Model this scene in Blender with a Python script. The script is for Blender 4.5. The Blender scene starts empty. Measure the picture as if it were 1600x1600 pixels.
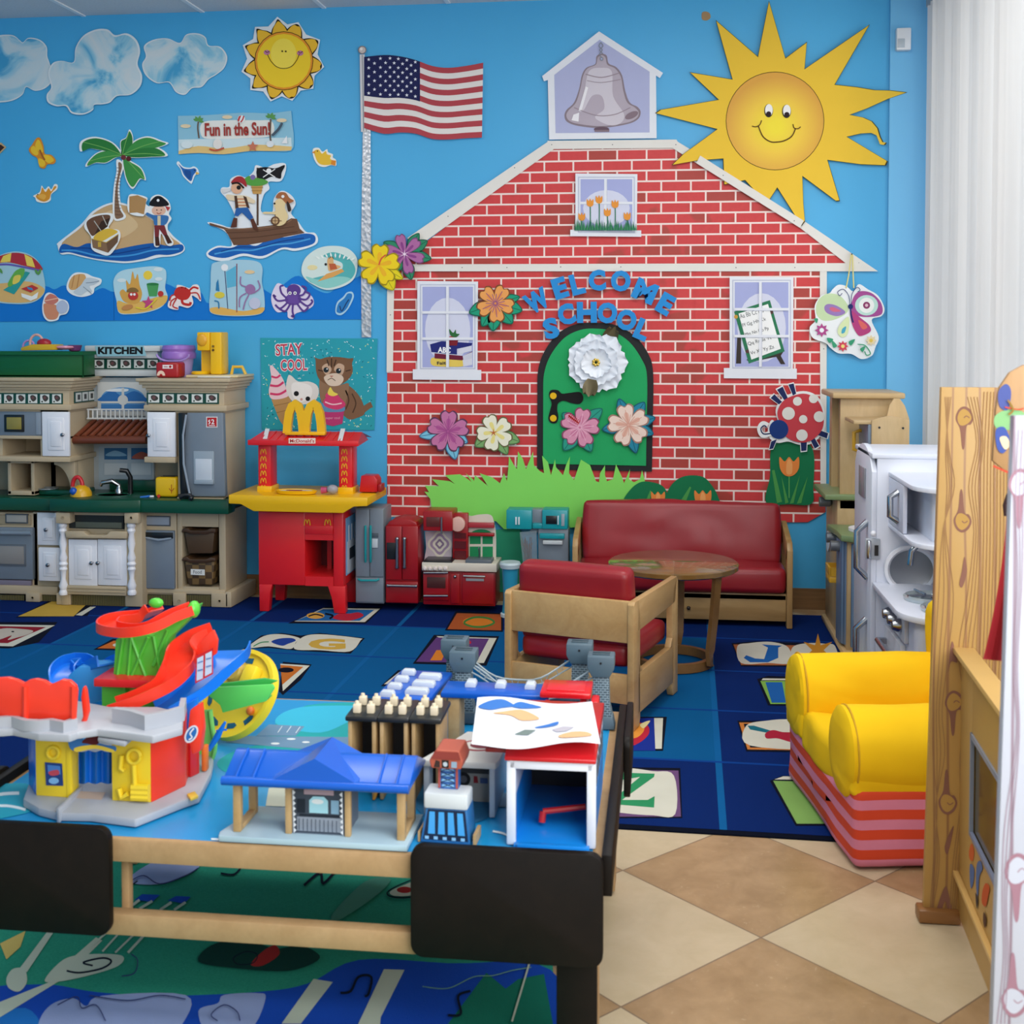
import bpy, bmesh, math, random
from mathutils import Vector, Matrix, Euler, noise
R = math.radians
random.seed(7)
SC = bpy.context.scene
COL = SC.collection
# ---------------------------------------------------------------- camera, world, lights, exposure
FPX, CX, CY = 1890.0, 800.0, 586.0
CAM = Vector((0, 0, 1.45))
CROT = Euler((R(88), 0, R(7)))
cam = bpy.data.objects.new('camera', bpy.data.cameras.new('camera'))
COL.objects.link(cam)
cam.location = CAM
cam.rotation_euler = CROT
cam.data.sensor_width = 36
cam.data.lens = 36 * FPX / 1600
cam.data.shift_y = (CY - 800) / 1600
cam.data.clip_start = 0.05
cam.data.dof.use_dof = True
cam.data.dof.focus_distance = 6.0
cam.data.dof.aperture_fstop = 8
SC.camera = cam
SC.view_settings.view_transform = 'Standard'
SC.view_settings.look = 'None'
SC.view_settings.gamma = 1
SC.view_settings.use_curve_mapping = False
SC.view_settings.exposure = 0.0
wd = bpy.data.worlds.new('world'); SC.world = wd; wd.use_nodes = True
wd.node_tree.nodes['Background'].inputs[0].default_value = (0.92, 0.96, 1.0, 1)
wd.node_tree.nodes['Background'].inputs[1].default_value = 0.62
def area(name, loc, rot, sx, sy, power, col=(1, 1, 1)):
    l = bpy.data.lights.new(name, 'AREA'); l.shape = 'RECTANGLE'; l.size = sx; l.size_y = sy
    l.energy = power; l.color = col
    o = bpy.data.objects.new(name, l); COL.objects.link(o)
    o.location = loc; o.rotation_euler = [R(a) for a in rot]
    return o
area('window_daylight_and_fill', (2.6, 3.6, 1.9), (0, 90, 0), 3.2, 5.0, 130, (1, 0.985, 0.96))
area('window_daylight_and_fill', (1.28, 0.5, 2.0), (0, 90, -46), 2.0, 2.4, 105, (0.97, 0.985, 1))  # added fill inside the room, out of view, brightens the right side
area('ceiling_lamp_and_fill', (-0.9, 2.6, 3.18), (0, 0, 0), 1.2, 0.6, 24, (1, 0.96, 0.9))
area('ceiling_lamp_and_fill', (-2.6, 4.6, 3.18), (0, 0, 0), 0.6, 1.2, 20, (1, 0.96, 0.9))
area('ceiling_lamp_and_fill', (0.15, 4.3, 3.18), (0, 0, 0), 1.2, 0.6, 30, (1, 0.98, 0.95))  # unseen fill added under the ceiling to brighten the right wall
area('ceiling_lamp_and_fill', (0.3, 0.6, 3.18), (0, 0, 0), 1.2, 0.6, 34, (1, 0.96, 0.9))
# ---------------------------------------------------------------- picture point -> place
CM = CROT.to_matrix()
def ray(px, py): return CM @ Vector(((px - CX) / FPX, -(py - CY) / FPX, -1))
def W(px, py, Y):
    r = ray(px, py); return CAM + r * (Y / r.y)
def G(px, py, z=0.0):
    r = ray(px, py); return CAM + r * ((z - CAM.z) / r.z)
def PX(px, py, X):
    r = ray(px, py); return CAM + r * (X / r.x)
WALL = 6.45
# ---------------------------------------------------------------- materials
def lin(h):
    h = h.lstrip('#'); c = [int(h[i:i + 2], 16) / 255 for i in (0, 2, 4)]
    return [(v / 12.92 if v <= .04045 else ((v + .055) / 1.055) ** 2.4) for v in c] + [1]
MC = {}
class NT:
    def __init__(s, name):
        s.m = bpy.data.materials.new(name); s.m.use_nodes = True
        s.n = s.m.node_tree.nodes; s.l = s.m.node_tree.links
        s.b = s.n['Principled BSDF']
    def add(s, t, **kw):
        n = s.n.new(t)
        for k, v in kw.items():
            if hasattr(n, k) and not k.startswith('i_'): setattr(n, k, v)
        return n
    def link(s, a, b): s.l.new(a, b)
    def coord(s, scale=(1, 1, 1), rot=(0, 0, 0), loc=(0, 0, 0)):
        t = s.n.new('ShaderNodeTexCoord'); m = s.n.new('ShaderNodeMapping')
        m.inputs['Scale'].default_value = scale; m.inputs['Rotation'].default_value = rot; m.inputs['Location'].default_value = loc
        s.l.new(t.outputs['Object'], m.inputs['Vector']); return m.outputs[0]
    def noise(s, vec, scale, detail=3, rough=.5, dist=0):
        n = s.n.new('ShaderNodeTexNoise'); n.inputs['Scale'].default_value = scale; n.inputs['Detail'].default_value = detail
        n.inputs['Roughness'].default_value = rough; n.inputs['Distortion'].default_value = dist
        s.l.new(vec, n.inputs['Vector']); return n.outputs['Fac']
    def ramp(s, fac, stops):
        r = s.n.new('ShaderNodeValToRGB'); e = r.color_ramp.elements
        while len(e) < len(stops): e.new(.5)
        for i, (p, c) in enumerate(stops):
            e[i].position = p; e[i].color = lin(c) if isinstance(c, str) else (c, c, c, 1)
        s.l.new(fac, r.inputs[0]); return r.outputs[0]
    def mix(s, f, a, b, blend='MIX'):
        m = s.n.new('ShaderNodeMix'); m.data_type = 'RGBA'; m.blend_type = blend
        for inp, v in ((m.inputs[0], f), (m.inputs[6], a), (m.inputs[7], b)):
            if hasattr(v, 'links'): s.l.new(v, inp)
            elif isinstance(v, str): inp.default_value = lin(v)
            else: inp.default_value = v
        return m.outputs[2]
    def bump(s, h, strength, dist=.01):
        b = s.n.new('ShaderNodeBump'); b.inputs['Strength'].default_value = strength; b.inputs['Distance'].default_value = dist
        s.l.new(h, b.inputs['Height']); s.l.new(b.outputs[0], s.b.inputs['Normal'])
def mat(h, rough=.5, metal=0, bump=0, bs=60, var=.06, spec=.5, trans=0, alpha=1):
    if isinstance(h, bpy.types.Material): return h
    if h in MC: return MC[h]
    k = (h, rough, metal, bump, bs, trans, alpha)
    if k in MC: return MC[k]
    t = NT('paint_' + h.strip('#'))
    t.b.inputs['Roughness'].default_value = rough; t.b.inputs['Metallic'].default_value = metal
    t.b.inputs['Specular IOR Level'].default_value = spec
    c = lin(h)
    v = t.coord()
    n = t.noise(v, 9, 3)
    d = [x * (1 - var) for x in c[:3]] + [1]; l = [min(1, x * (1 + var)) for x in c[:3]] + [1]
    t.link(t.mix(n, d, l), t.b.inputs['Base Color'])
    if bump:
        t.bump(t.noise(v, bs, 4), bump, .004)
    if trans: t.b.inputs['Transmission Weight'].default_value = trans
    if alpha < 1: t.b.inputs['Alpha'].default_value = alpha
    MC[k] = t.m; return t.m
def plast(h): return mat(h, .32, spec=.5, var=.03)
def paper(h): return mat(h, .7, spec=.25, var=.03)
def metalm(h='#c8c8c8', r=.25): return mat(h, r, 1)
def woodm(key, c1, c2, scale=(1, 1, 12), ws=6, rough=.4, rot=(0, 0, 0)):
    if key in MC: return MC[key]
    t = NT(key); v = t.coord(scale, rot)
    n = t.noise(v, ws, 4, .6, .6); n2 = t.noise(v, ws * 6, 3, .6)
    c = t.mix(t.ramp(n, [(.3, 0.0), (.7, 1.0)]), c1, c2)
    t.link(t.mix(.18, c, n2, 'MULTIPLY'), t.b.inputs['Base Color'])
    t.b.inputs['Roughness'].default_value = rough
    MC[key] = t.m; return t.m
# ---------------------------------------------------------------- mesh builder
class MB:
    def __init__(s, T=None): s.v = []; s.f = []; s.fm = []; s.mats = []; s.T = T
    def mi(s, m):
        m = plast(m) if isinstance(m, str) and m not in MC else mat(m)
        if m not in s.mats: s.mats.append(m)
        return s.mats.index(m)
    def add(s, vs, fs, m):
        k = s.mi(m); o = len(s.v)
        for p in vs:
            p = Vector(p); s.v.append(s.T @ p if s.T else p)
        for f in fs: s.f.append([i + o for i in f]); s.fm.append(k)
        return s
    def box(s, x0, x1, y0, y1, z0, z1, m, b=0, seg=2):
        if x1 < x0: x0, x1 = x1, x0
        if y1 < y0: y0, y1 = y1, y0
        if z1 < z0: z0, z1 = z1, z0
        vs = [(x, y, z) for x in (x0, x1) for y in (y0, y1) for z in (z0, z1)]
        fs = [(0, 1, 3, 2), (4, 6, 7, 5), (0, 4, 5, 1), (2, 3, 7, 6), (0, 2, 6, 4), (1, 5, 7, 3)]
        if b > 0:
            b = min(b, .49 * min(x1 - x0, y1 - y0, z1 - z0))
            return s.bev(vs, fs, m, b, seg)
        return s.add(vs, fs, m)
    def bev(s, vs, fs, m, b, seg=2):
        bm = bmesh.new(); vv = [bm.verts.new(p) for p in vs]
        for f in fs: bm.faces.new([vv[i] for i in f])
        bmesh.ops.recalc_face_normals(bm, faces=bm.faces)
        bmesh.ops.bevel(bm, geom=list(bm.edges), offset=b, segments=seg, affect='EDGES', profile=.5, clamp_overlap=True)
        bm.verts.index_update()
        s.add([v.co.copy() for v in bm.verts], [[v.index for v in f.verts] for f in bm.faces], m); bm.free(); return s
    def prism(s, pts, axis, a0, a1, m, b=0):
        n = len(pts)
        def P(p, a): return {'x': (a, p[0], p[1]), 'y': (p[0], a, p[1]), 'z': (p[0], p[1], a)}[axis]
        vs = [P(p, a0) for p in pts] + [P(p, a1) for p in pts]
        fs = [list(range(n)), list(range(2 * n - 1, n - 1, -1))] + [(i, (i + 1) % n, (i + 1) % n + n, i + n) for i in range(n)]
        return s.bev(vs, fs, m, b) if b else s.add(vs, fs, m)
    def tube(s, pts, r, m, n=10, closed=False, flat=1.0):
        pts = [Vector(p) for p in pts]; k = len(pts)
        rs = r if isinstance(r, (list, tuple)) else [r] * k
        vs = []; up = None
        for i, p in enumerate(pts):
            a = pts[(i - 1) % k] if (closed or i) else p; c = pts[(i + 1) % k] if (closed or i < k - 1) else p
            t = (c - a).normalized()
            if up is None: up = Vector((0, 0, 1)) if abs(t.z) < .9 else Vector((1, 0, 0))
            sd = t.cross(up)
            if sd.length < 1e-4: sd = t.cross(Vector((0, 1, 0)))
            sd.normalize(); u = sd.cross(t).normalized(); up = u
            for j in range(n):
                q = 2 * math.pi * j / n
                vs.append(p + sd * (math.cos(q) * rs[i]) + u * (math.sin(q) * rs[i] * flat))
        fs = []
        for i in range(k if closed else k - 1):
            for j in range(n):
                a, b2 = i * n + j, i * n + (j + 1) % n; c, d = ((i + 1) % k) * n + (j + 1) % n, ((i + 1) % k) * n + j
                fs.append((a, b2, c, d))
        if not closed: fs += [list(range(n))[::-1], list(range((k - 1) * n, k * n))]
        return s.add(vs, fs, m)
    def cyl(s, p0, p1, r, m, n=20, r1=None): return s.tube([p0, p1], [r, r if r1 is None else r1], m, n)
    def lathe(s, c, prof, m, n=20, axis='z', sx=1, sy=1):
        c = Vector(c); vs = []; k = len(prof)
        for (r, h) in prof:
            for j in range(n):
                q = 2 * math.pi * j / n; a, b2 = math.cos(q) * r * sx, math.sin(q) * r * sy
                vs.append(c + Vector({'z': (a, b2, h), 'y': (a, h, b2), 'x': (h, a, b2)}[axis]))
        fs = [(i * n + j, i * n + (j + 1) % n, (i + 1) * n + (j + 1) % n, (i + 1) * n + j) for i in range(k - 1) for j in range(n)]
        fs += [list(range(n))[::-1], list(range((k - 1) * n, k * n))]
        return s.add(vs, fs, m)
    def ball(s, c, r, m, n=14):
        rx, ry, rz = r if isinstance(r, tuple) else (r, r, r)
        c = Vector(c); vs = [c + Vector((0, 0, rz))]; k = max(4, n // 2)
        for i in range(1, k):
            a = math.pi * i / k
            for j in range(n):
                q = 2 * math.pi * j / n
                vs.append(c + Vector((math.sin(a) * math.cos(q) * rx, math.sin(a) * math.sin(q) * ry, math.cos(a) * rz)))
        vs.append(c - Vector((0, 0, rz))); L = len(vs) - 1
        fs = [(0, 1 + j, 1 + (j + 1) % n) for j in range(n)] + [(L, L - n + (j + 1) % n, L - n + j) for j in range(n)]
        for i in range(k - 2):
            for j in range(n):
                a = 1 + i * n + j; b2 = 1 + i * n + (j + 1) % n
                fs.append((a, a + n, b2 + n, b2))
        return s.add(vs, fs, m)
    def sweep(s, pts, prof, m, up=(0, 0, 1), closed=False):
        pts = [Vector(p) for p in pts]; k = len(pts); n = len(prof); vs = []; up = Vector(up)
        for i, p in enumerate(pts):
            a = pts[(i - 1) % k] if (closed or i) else p; c = pts[(i + 1) % k] if (closed or i < k - 1) else p
            t = (c - a).normalized(); sd = t.cross(up).normalized(); u = sd.cross(t).normalized()
            for (x, z) in prof: vs.append(p + sd * x + u * z)
        fs = [(i * n + j, i * n + (j + 1) % n, ((i + 1) % k) * n + (j + 1) % n, ((i + 1) % k) * n + j) for i in range(k if closed else k - 1) for j in range(n)]
        if not closed: fs += [list(range(n))[::-1], list(range((k - 1) * n, k * n))]
        return s.add(vs, fs, m)
    def sheet(s, fn, nu, nv, m, th=0):
        vs = [fn(i / nu, j / nv) for i in range(nu + 1) for j in range(nv + 1)]
        q = nv + 1
        fs = [(i * q + j, (i + 1) * q + j, (i + 1) * q + j + 1, i * q + j + 1) for i in range(nu) for j in range(nv)]
        return s.add(vs, fs, m)
    # frontal helpers: picture rectangle / outline standing on the plane Y = Yf, going back to Yb
    def fb(s, x0, y0, x1, y1, Yf, Yb, m, b=0):
        xm, ym = (x0 + x1) / 2, (y0 + y1) / 2
        a, c = W(x0, ym, Yf).x, W(x1, ym, Yf).x
        z1, z0 = W(xm, y0, Yf).z, W(xm, y1, Yf).z
        return s.box(a, c, Yf, Yb, max(z0, 0.0), z1, m, b)
    def fp(s, pts, Yf, Yb, m, b=0):
        q = [W(pts[i], pts[i + 1], Yf) for i in range(0, len(pts), 2)]
        return s.prism([(p.x, p.z) for p in q], 'y', Yf, Yb, m, b)
    def gp(s, pts, z0, z1, m, b=0):
        q = [G(pts[i], pts[i + 1], z1) for i in range(0, len(pts), 2)]
        return s.prism([(p.x, p.y) for p in q], 'z', z0, z1, m, b)
def link(name, v, f, fm, mats, parent, base):
    me = bpy.data.meshes.new(name)
    me.from_pydata([tuple(p - base) for p in v], [], f)
    for m in mats: me.materials.append(m)
    me.polygons.foreach_set('material_index', fm)
    me.update()
    o = bpy.data.objects.new(name, me); COL.objects.link(o)
    if parent: o.parent = parent
    return o, me
def root_of(o):
    while o.parent: o = o.parent
    return o
def part(name, mb, parent, local=False, label=None, smooth=True, recalc=True):
    base = Vector((0, 0, 0)) if (local or parent is None) else Vector(root_of(parent)['_b'])
    o, me = link(name, mb.v, mb.f, mb.fm, mb.mats, parent, base)
    if recalc:
        bm = bmesh.new(); bm.from_mesh(me); bmesh.ops.recalc_face_normals(bm, faces=bm.faces); bm.to_mesh(me); bm.free()
    if smooth:
        me.polygons.foreach_set('use_smooth', [True] * len(me.polygons)); me.set_sharp_from_angle(angle=R(38))
    if label: o['label'] = label
    return o
def thing(name, label, cat, loc, rotz=0, group=None, rot=None):
    o = bpy.data.objects.new(name, None); COL.objects.link(o)
    o.empty_display_size = .05
    o.location = loc; o.rotation_euler = rot or (0, 0, rotz)
    o['label'] = label; o['category'] = cat; o['_b'] = list(loc)
    if group: o['group'] = group
    return o
def one(name, mb, label, cat, group=None, kind=None, smooth=True, recalc=True, stands=True):
    lo = Vector([min(p[i] for p in mb.v) for i in range(3)]); hi = Vector([max(p[i] for p in mb.v) for i in range(3)])
    base = Vector(((lo.x + hi.x) / 2, (lo.y + hi.y) / 2, lo.z))
    o, me = link(name, mb.v, mb.f, mb.fm, mb.mats, None, base)
    if recalc:
        bm = bmesh.new(); bm.from_mesh(me); bmesh.ops.recalc_face_normals(bm, faces=bm.faces); bm.to_mesh(me); bm.free()
    o.location = base
    if smooth:
        me.polygons.foreach_set('use_smooth', [True] * len(me.polygons)); me.set_sharp_from_angle(angle=R(38))
    if label: o['label'] = label
    if cat: o['category'] = cat
    if group: o['group'] = group
    if kind: o['kind'] = kind
    return o
def structure(name, mb): return one(name, mb, None, None, kind='structure')
def tree_copy(o, parent=None):
    c = o.copy(); COL.objects.link(c); c.parent = parent
    for ch in o.children: tree_copy(ch, c)
    return c
# ---------------------------------------------------------------- flat printed art made of stacked cut outlines
def smooth_pts(p, closed=True, n=5):
    k = len(p); out = []
    for i in range(k if closed else k - 1):
        if closed: a, b, c, d = p[i - 1], p[i], p[(i + 1) % k], p[(i + 2) % k]
        else: a, b, c, d = p[max(i - 1, 0)], p[i], p[i + 1], p[min(i + 2, k - 1)]
        for j in range(n):
            t = j / n
            out.append(tuple(.5 * (2 * b[q] + (c[q] - a[q]) * t + (2 * a[q] - 5 * b[q] + 4 * c[q] - d[q]) * t * t + (3 * b[q] - a[q] - 3 * c[q] + d[q]) * t ** 3) for q in range(2)))
    if not closed: out.append(tuple(p[-1]))
    return out
def prs(f): return [(f[i], f[i + 1]) for i in range(0, len(f), 2)]
def ell(cx, cy, rx, ry=None, rot=0, n=24):
    ry = rx if ry is None else ry; c, s = math.cos(R(rot)), math.sin(R(rot))
    return [(cx + rx * math.cos(a) * c - ry * math.sin(a) * s, cy + rx * math.cos(a) * s + ry * math.sin(a) * c) for a in [2 * math.pi * i / n for i in range(n)]]
def star(cx, cy, r, ri, n=5, rot=0):
    return [(cx + (r if i % 2 == 0 else ri) * math.sin(math.pi * i / n + R(rot)), cy - (r if i % 2 == 0 else ri) * math.cos(math.pi * i / n + R(rot))) for i in range(2 * n)]
def stroke(p, w):
    L = []; Rr = []
    for i, (x, y) in enumerate(p):
        a = p[max(i - 1, 0)]; c = p[min(i + 1, len(p) - 1)]
        dx, dy = c[0] - a[0], c[1] - a[1]; l = math.hypot(dx, dy) or 1
        L.append((x - dy / l * w / 2, y + dx / l * w / 2)); Rr.append((x + dy / l * w / 2, y - dx / l * w / 2))
    return [[L[i], L[i + 1], Rr[i + 1], Rr[i]] for i in range(len(p) - 1)]
TC = {}
def glyphs(txt, bold=.0):
    k = (txt, bold)
    if k in TC: return TC[k]
    cu = bpy.data.curves.new('t', 'FONT'); cu.body = txt; cu.offset = bold; cu.resolution_u = 3
    ob = bpy.data.objects.new('t', cu); COL.objects.link(ob)
    dg = bpy.context.evaluated_depsgraph_get(); me = bpy.data.meshes.new_from_object(ob.evaluated_get(dg))
    vs = [(v.co.x, v.co.y) for v in me.vertices]; fs = [list(p.vertices) for p in me.polygons]
    bpy.data.objects.remove(ob); bpy.data.curves.remove(cu); bpy.data.meshes.remove(me)
    x0 = min(v[0] for v in vs); x1 = max(v[0] for v in vs); y0 = min(v[1] for v in vs); y1 = max(v[1] for v in vs)
    vs = [((x - x0) / (x1 - x0), (y - y0) / (y1 - y0)) for x, y in vs]
    TC[k] = (vs, fs); return TC[k]
def outlines(kind, d):
    """-> list of closed outlines, or ('mesh', verts, faces)"""
    if kind == 'p': return [prs(d)]
    if kind == 'P': return [d]
    if kind == 's': return [smooth_pts(prs(d))]
    if kind == 'c': return [ell(*d)]
    if kind == 'l': return stroke(prs(d[1:]), d[0])
    if kind == 'w': return stroke(smooth_pts(prs(d[1:]), False), d[0])
    if kind == 'o': return stroke(smooth_pts(prs(d[1:]) , True) + [smooth_pts(prs(d[1:]), True)[0]], d[0])
    if kind == 'r': return [[(d[0], d[1]), (d[2], d[1]), (d[2], d[3]), (d[0], d[3])]]
    if kind == 't':   # text, x0, y_bottom, width, height, angle, bold
        txt, x, y, w, h = d[:5]; an = R(d[5]) if len(d) > 5 else 0; bo = d[6] if len(d) > 6 else .02
        vs, fs = glyphs(txt, bo); c, s = math.cos(an), math.sin(an); sh = d[7] if len(d) > 7 else 0
        return ('mesh', [(x + (u * w + sh * v * h) * c - v * h * s, y - (u * w + sh * v * h) * s - v * h * c) for u, v in vs], fs)
def onwall(Y): return lambda x, y, l: W(x, y, Y - l)
def onfloor(z): return lambda x, y, l: G(x, y, z) + Vector((0, 0, l))
def artmb(layers, proj, th=.002, step=.0007, mb=None, mf=None):
    mb = mb or MB(); lift = 0; mf = mf or paper
    for k, L in enumerate(layers):
        h, kind, d = L[:3]; ex = (k == 0)
        if isinstance(h, str) and h.startswith('!'): ex = True; h = h[1:]
        m = mf(h) if isinstance(h, str) and h not in MC else mat(h)
        if len(L) > 3: lift = L[3] * step
        o = outlines(kind, d)
        if isinstance(o, tuple):
            vs = [proj(x, y, lift) for x, y in o[1]]; fs = [list(f) for f in o[2]]
            if ex:
                n = len(vs); ed = {}
                for f in fs:
                    for i in range(len(f)): ed[(f[i], f[(i + 1) % len(f)])] = 1
                vs += [proj(x, y, lift - th) for x, y in o[1]]
                for a, b in list(ed):
                    if (b, a) not in ed: fs.append([a, b, b + n, a + n])
            mb.add(vs, fs, m)
        else:
            for pl in o:
                n = len(pl); vs = [proj(x, y, lift) for x, y in pl]; fs = [list(range(n))]
                if ex:
                    vs += [proj(x, y, lift - th) for x, y in pl]
                    fs += [(i, (i + 1) % n, (i + 1) % n + n, i + n) for i in range(n)] + [list(range(2 * n - 1, n - 1, -1))]
                mb.add(vs, fs, m)
        lift += step
    return mb
LV = .0045
def art(name, label, cat, layers, lv=1, group=None, th=None, proj=None, mf=None, **kw):
    """a cut-out on the rear wall; lv = how many sheets lie under it"""
    Y = WALL - LV * lv
    mb = artmb(layers, proj or onwall(Y), th if th is not None else .002, kw.get('step', .0004 if len(layers) > 8 else .0007), mf=mf)
    return one(name, mb, label, cat, group, smooth=False, recalc=False)
# ---------------------------------------------------------------- the room
ZC = W(800, 2, WALL).z
t = NT('wall_blue'); v = t.coord()
t.link(t.mix(t.noise(v, 1.3, 3), '#41a8dc', '#4bb0e3'), t.b.inputs['Base Color'])
t.b.inputs['Roughness'].default_value = .45; t.bump(t.noise(v, 140, 3), .08, .003); MC['wall_blue'] = t.m
t = NT('ceiling_tile'); v = t.coord(); t.link(t.mix(t.noise(v, 90, 5), '#c9cdd2', '#dfe2e5'), t.b.inputs['Base Color'])
t.b.inputs['Roughness'].default_value = .9; MC['ceiling_tile'] = t.m
# floor: diagonal checker of tan and cream tiles, grid read from two tile corners
tb, ta = G(1189, 1465), G(973, 1360)
e = ta - tb; TL = e.length; ang = math.atan2(e.y, e.x)
t = NT('floor_tiles')
tcn = t.n.new('ShaderNodeTexCoord'); mp = t.n.new('ShaderNodeMapping'); t.link(tcn.outputs['Object'], mp.inputs['Vector'])
mp.inputs['Scale'].default_value = (1 / TL, 1 / TL, 1); mp.inputs['Rotation'].default_value = (0, 0, -ang)
q = Matrix.Rotation(-ang, 3, 'Z') @ (tb / TL); mp.inputs['Location'].default_value = (-q.x, -q.y, .5)
sx = t.n.new('ShaderNodeSeparateXYZ'); t.link(mp.outputs[0], sx.inputs[0])
def mth(op, a, b=None):
    n = t.n.new('ShaderNodeMath'); n.operation = op
    for i, x in enumerate((a, b)):
        if x is None: continue
        if isinstance(x, (int, float)): n.inputs[i].default_value = x
        else: t.link(x, n.inputs[i])
    return n.outputs[0]
fx, fy = mth('FLOOR', sx.outputs[0]), mth('FLOOR', sx.outputs[1])
par = mth('ABSOLUTE', mth('MODULO', mth('ADD', fx, fy), 2))
gr = mth('MAXIMUM', mth('ABSOLUTE', mth('SUBTRACT', mth('FRACT', sx.outputs[0]), .5)), mth('ABSOLUTE', mth('SUBTRACT', mth('FRACT', sx.outputs[1]), .5)))
gr = mth('GREATER_THAN', gr, .4955)
v = t.coord((1, 1, 1), (0, 0, ang))
n1 = t.noise(v, 9, 6, .62, .4); n2 = t.noise(v, 45, 5, .7, 1.2)
dark = t.mix(t.ramp(n1, [(.3, 0.0), (.72, 1.0)]), '#957854', '#b3946e'); lightc = t.mix(t.ramp(n1, [(.3, 0.0), (.72, 1.0)]), '#bba988', '#cab899')
dark = t.mix(t.ramp(n2, [(.62, 0.0), (.72, .5)]), dark, '#cdb89a')
c = t.mix(par, lightc, dark); c = t.mix(gr, c, '#7d6a55')
t.link(c, t.b.inputs['Base Color']); t.b.inputs['Roughness'].default_value = .33; t.bump(gr, -.25, .003); MC['floor_tiles'] = t.m
def plain(name, mb): o, me = link(name, mb.v, mb.f, mb.fm, mb.mats, None, Vector((0, 0, 0))); o['kind'] = 'structure'; return o
plain('floor', MB().box(-4.8, 1.6, -.6, 6.7, -.06, 0, 'floor_tiles'))
plain('wall_back', MB().box(-4.8, 1.6, WALL, WALL + .15, 0, ZC, 'wall_blue'))
plain('wall_left', MB().box(-4.95, -4.8, -.6, WALL + .15, 0, ZC, 'wall_blue'))
XW = 1.40
wm = MB().box(XW, XW + .2, 6.25, WALL, 0, ZC, 'wall_blue').box(XW, XW + .2, .4, 6.25, 3.08, ZC, 'wall_blue').box(XW, XW + .2, .4, 6.25, 0, .35, 'wall_blue').box(XW, XW + .2, -.6, .4, 0, ZC, 'wall_blue')
plain('wall_right', wm)
MC['window_pane'] = (lambda t: (t.n.remove(t.b), [t.link(a, b) for a, b in ()], t.m)[2])(NT('window_pane'))
wt = MC['window_pane'].node_tree; out = [n for n in wt.nodes if n.type == 'OUTPUT_MATERIAL'][0]
tr = wt.nodes.new('ShaderNodeBsdfTransparent'); gl = wt.nodes.new('ShaderNodeBsdfGlossy'); gl.inputs['Roughness'].default_value = .02
mx = wt.nodes.new('ShaderNodeMixShader'); mx.inputs[0].default_value = .06
wt.links.new(tr.outputs[0], mx.inputs[1]); wt.links.new(gl.outputs[0], mx.inputs[2]); wt.links.new(mx.outputs[0], out.inputs[0])
fm = MB()
for a in (.4, 2.3, 4.2, 6.05): fm.box(XW + .05, XW + .11, a, a + .05, .35, 3.08, mat('#e8ebee'))
for a in (.35, 3.03): fm.box(XW + .05, XW + .11, .4, 6.1, a, a + .05, mat('#e8ebee'))
wo = plain('window_1', fm)
go, _ = link('pane', *(lambda m: (m.v, m.f, m.fm, m.mats))(MB().box(XW + .075, XW + .08, .42, 6.08, .37, 3.06, 'window_pane')), wo, Vector((0, 0, 0)))
# ceiling with its T bars, directions read from the photograph
cm = MB().box(-4.95, 1.6, -.6, WALL + .15, ZC, ZC + .1, 'ceiling_tile')
plain('ceiling', cm)
bm_ = MB(); WHT = mat('#eef0f2')
pa, pb = G(288, 0, ZC), G(322, 22, ZC); dr = (pb - pa).normalized(); nn = Vector((-dr.y, dr.x, 0))
p1, p3 = G(147, 32, ZC), G(507, 11, ZC)
for k in range(-3, 7):
    o = pb + (p3 - p1) * .5 * k
    if not -4.5 < o.x < 1.2: continue
    a, b = o + dr * .05, o - dr * 4.5
    bm_.add([a + nn * .012, a - nn * .012, b - nn * .012, b + nn * .012] + [x - Vector((0, 0, .006)) for x in (a + nn * .012, a - nn * .012, b - nn * .012, b + nn * .012)], [(0, 1, 2, 3), (4, 5, 6, 7), (0, 3, 7, 4), (1, 2, 6, 5), (0, 1, 5, 4)], WHT)
plain('trim_2', bm_)
MC['base_wood'] = woodm('base_wood', '#7a5a38', '#946d45', (.4, 6, 6), 5)
plain('baseboard_back', MB().box(-4.8, 1.15, WALL - .014, WALL, 0, .11, 'base_wood'))
ca = W(1386, 500, 6.433)
t = NT('pillar_blue'); v = t.coord(); t.link(t.mix(t.noise(v, 1.3, 3), '#70bfec', '#78c5f0'), t.b.inputs['Base Color'])  # wall blue made lighter, light on the pillar front put into the colour
t.b.inputs['Roughness'].default_value = .45; MC['pillar_blue'] = t.m
plain('trim_1', MB().box(ca.x, XW, 6.433, WALL, 0, ZC, 'pillar_blue', .004))
# vertical blind
t = NT('blind_vane'); v = t.coord((1, 1, .02)); t.link(t.mix(t.noise(v, 60, 3), '#c2c1c0', '#d4d3d1'), t.b.inputs['Base Color'])
tl = t.n.new('ShaderNodeBsdfTranslucent'); tl.inputs[0].default_value = (.9, .93, .96, 1)
mx = t.n.new('ShaderNodeMixShader'); mx.inputs[0].default_value = .3
out = [n for n in t.n if n.type == 'OUTPUT_MATERIAL'][0]
t.link(t.b.outputs[0], mx.inputs[1]); t.link(tl.outputs[0], mx.inputs[2]); t.link(mx.outputs[0], out.inputs[0]); MC['blind_vane'] = t.m
XB = XW - .08
bl = thing('vertical_blind', 'white vertical blind of tall slats covering the window on the right', 'window blind', (XB, 3.6, .06))
part('head_rail', MB().box(XB - .03, XB + .035, 1.6, 6.22, 3.05, 3.10, mat('#9aa2ac'), .004), bl)
va = R(52)
rb_ = random.Random(11)
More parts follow.
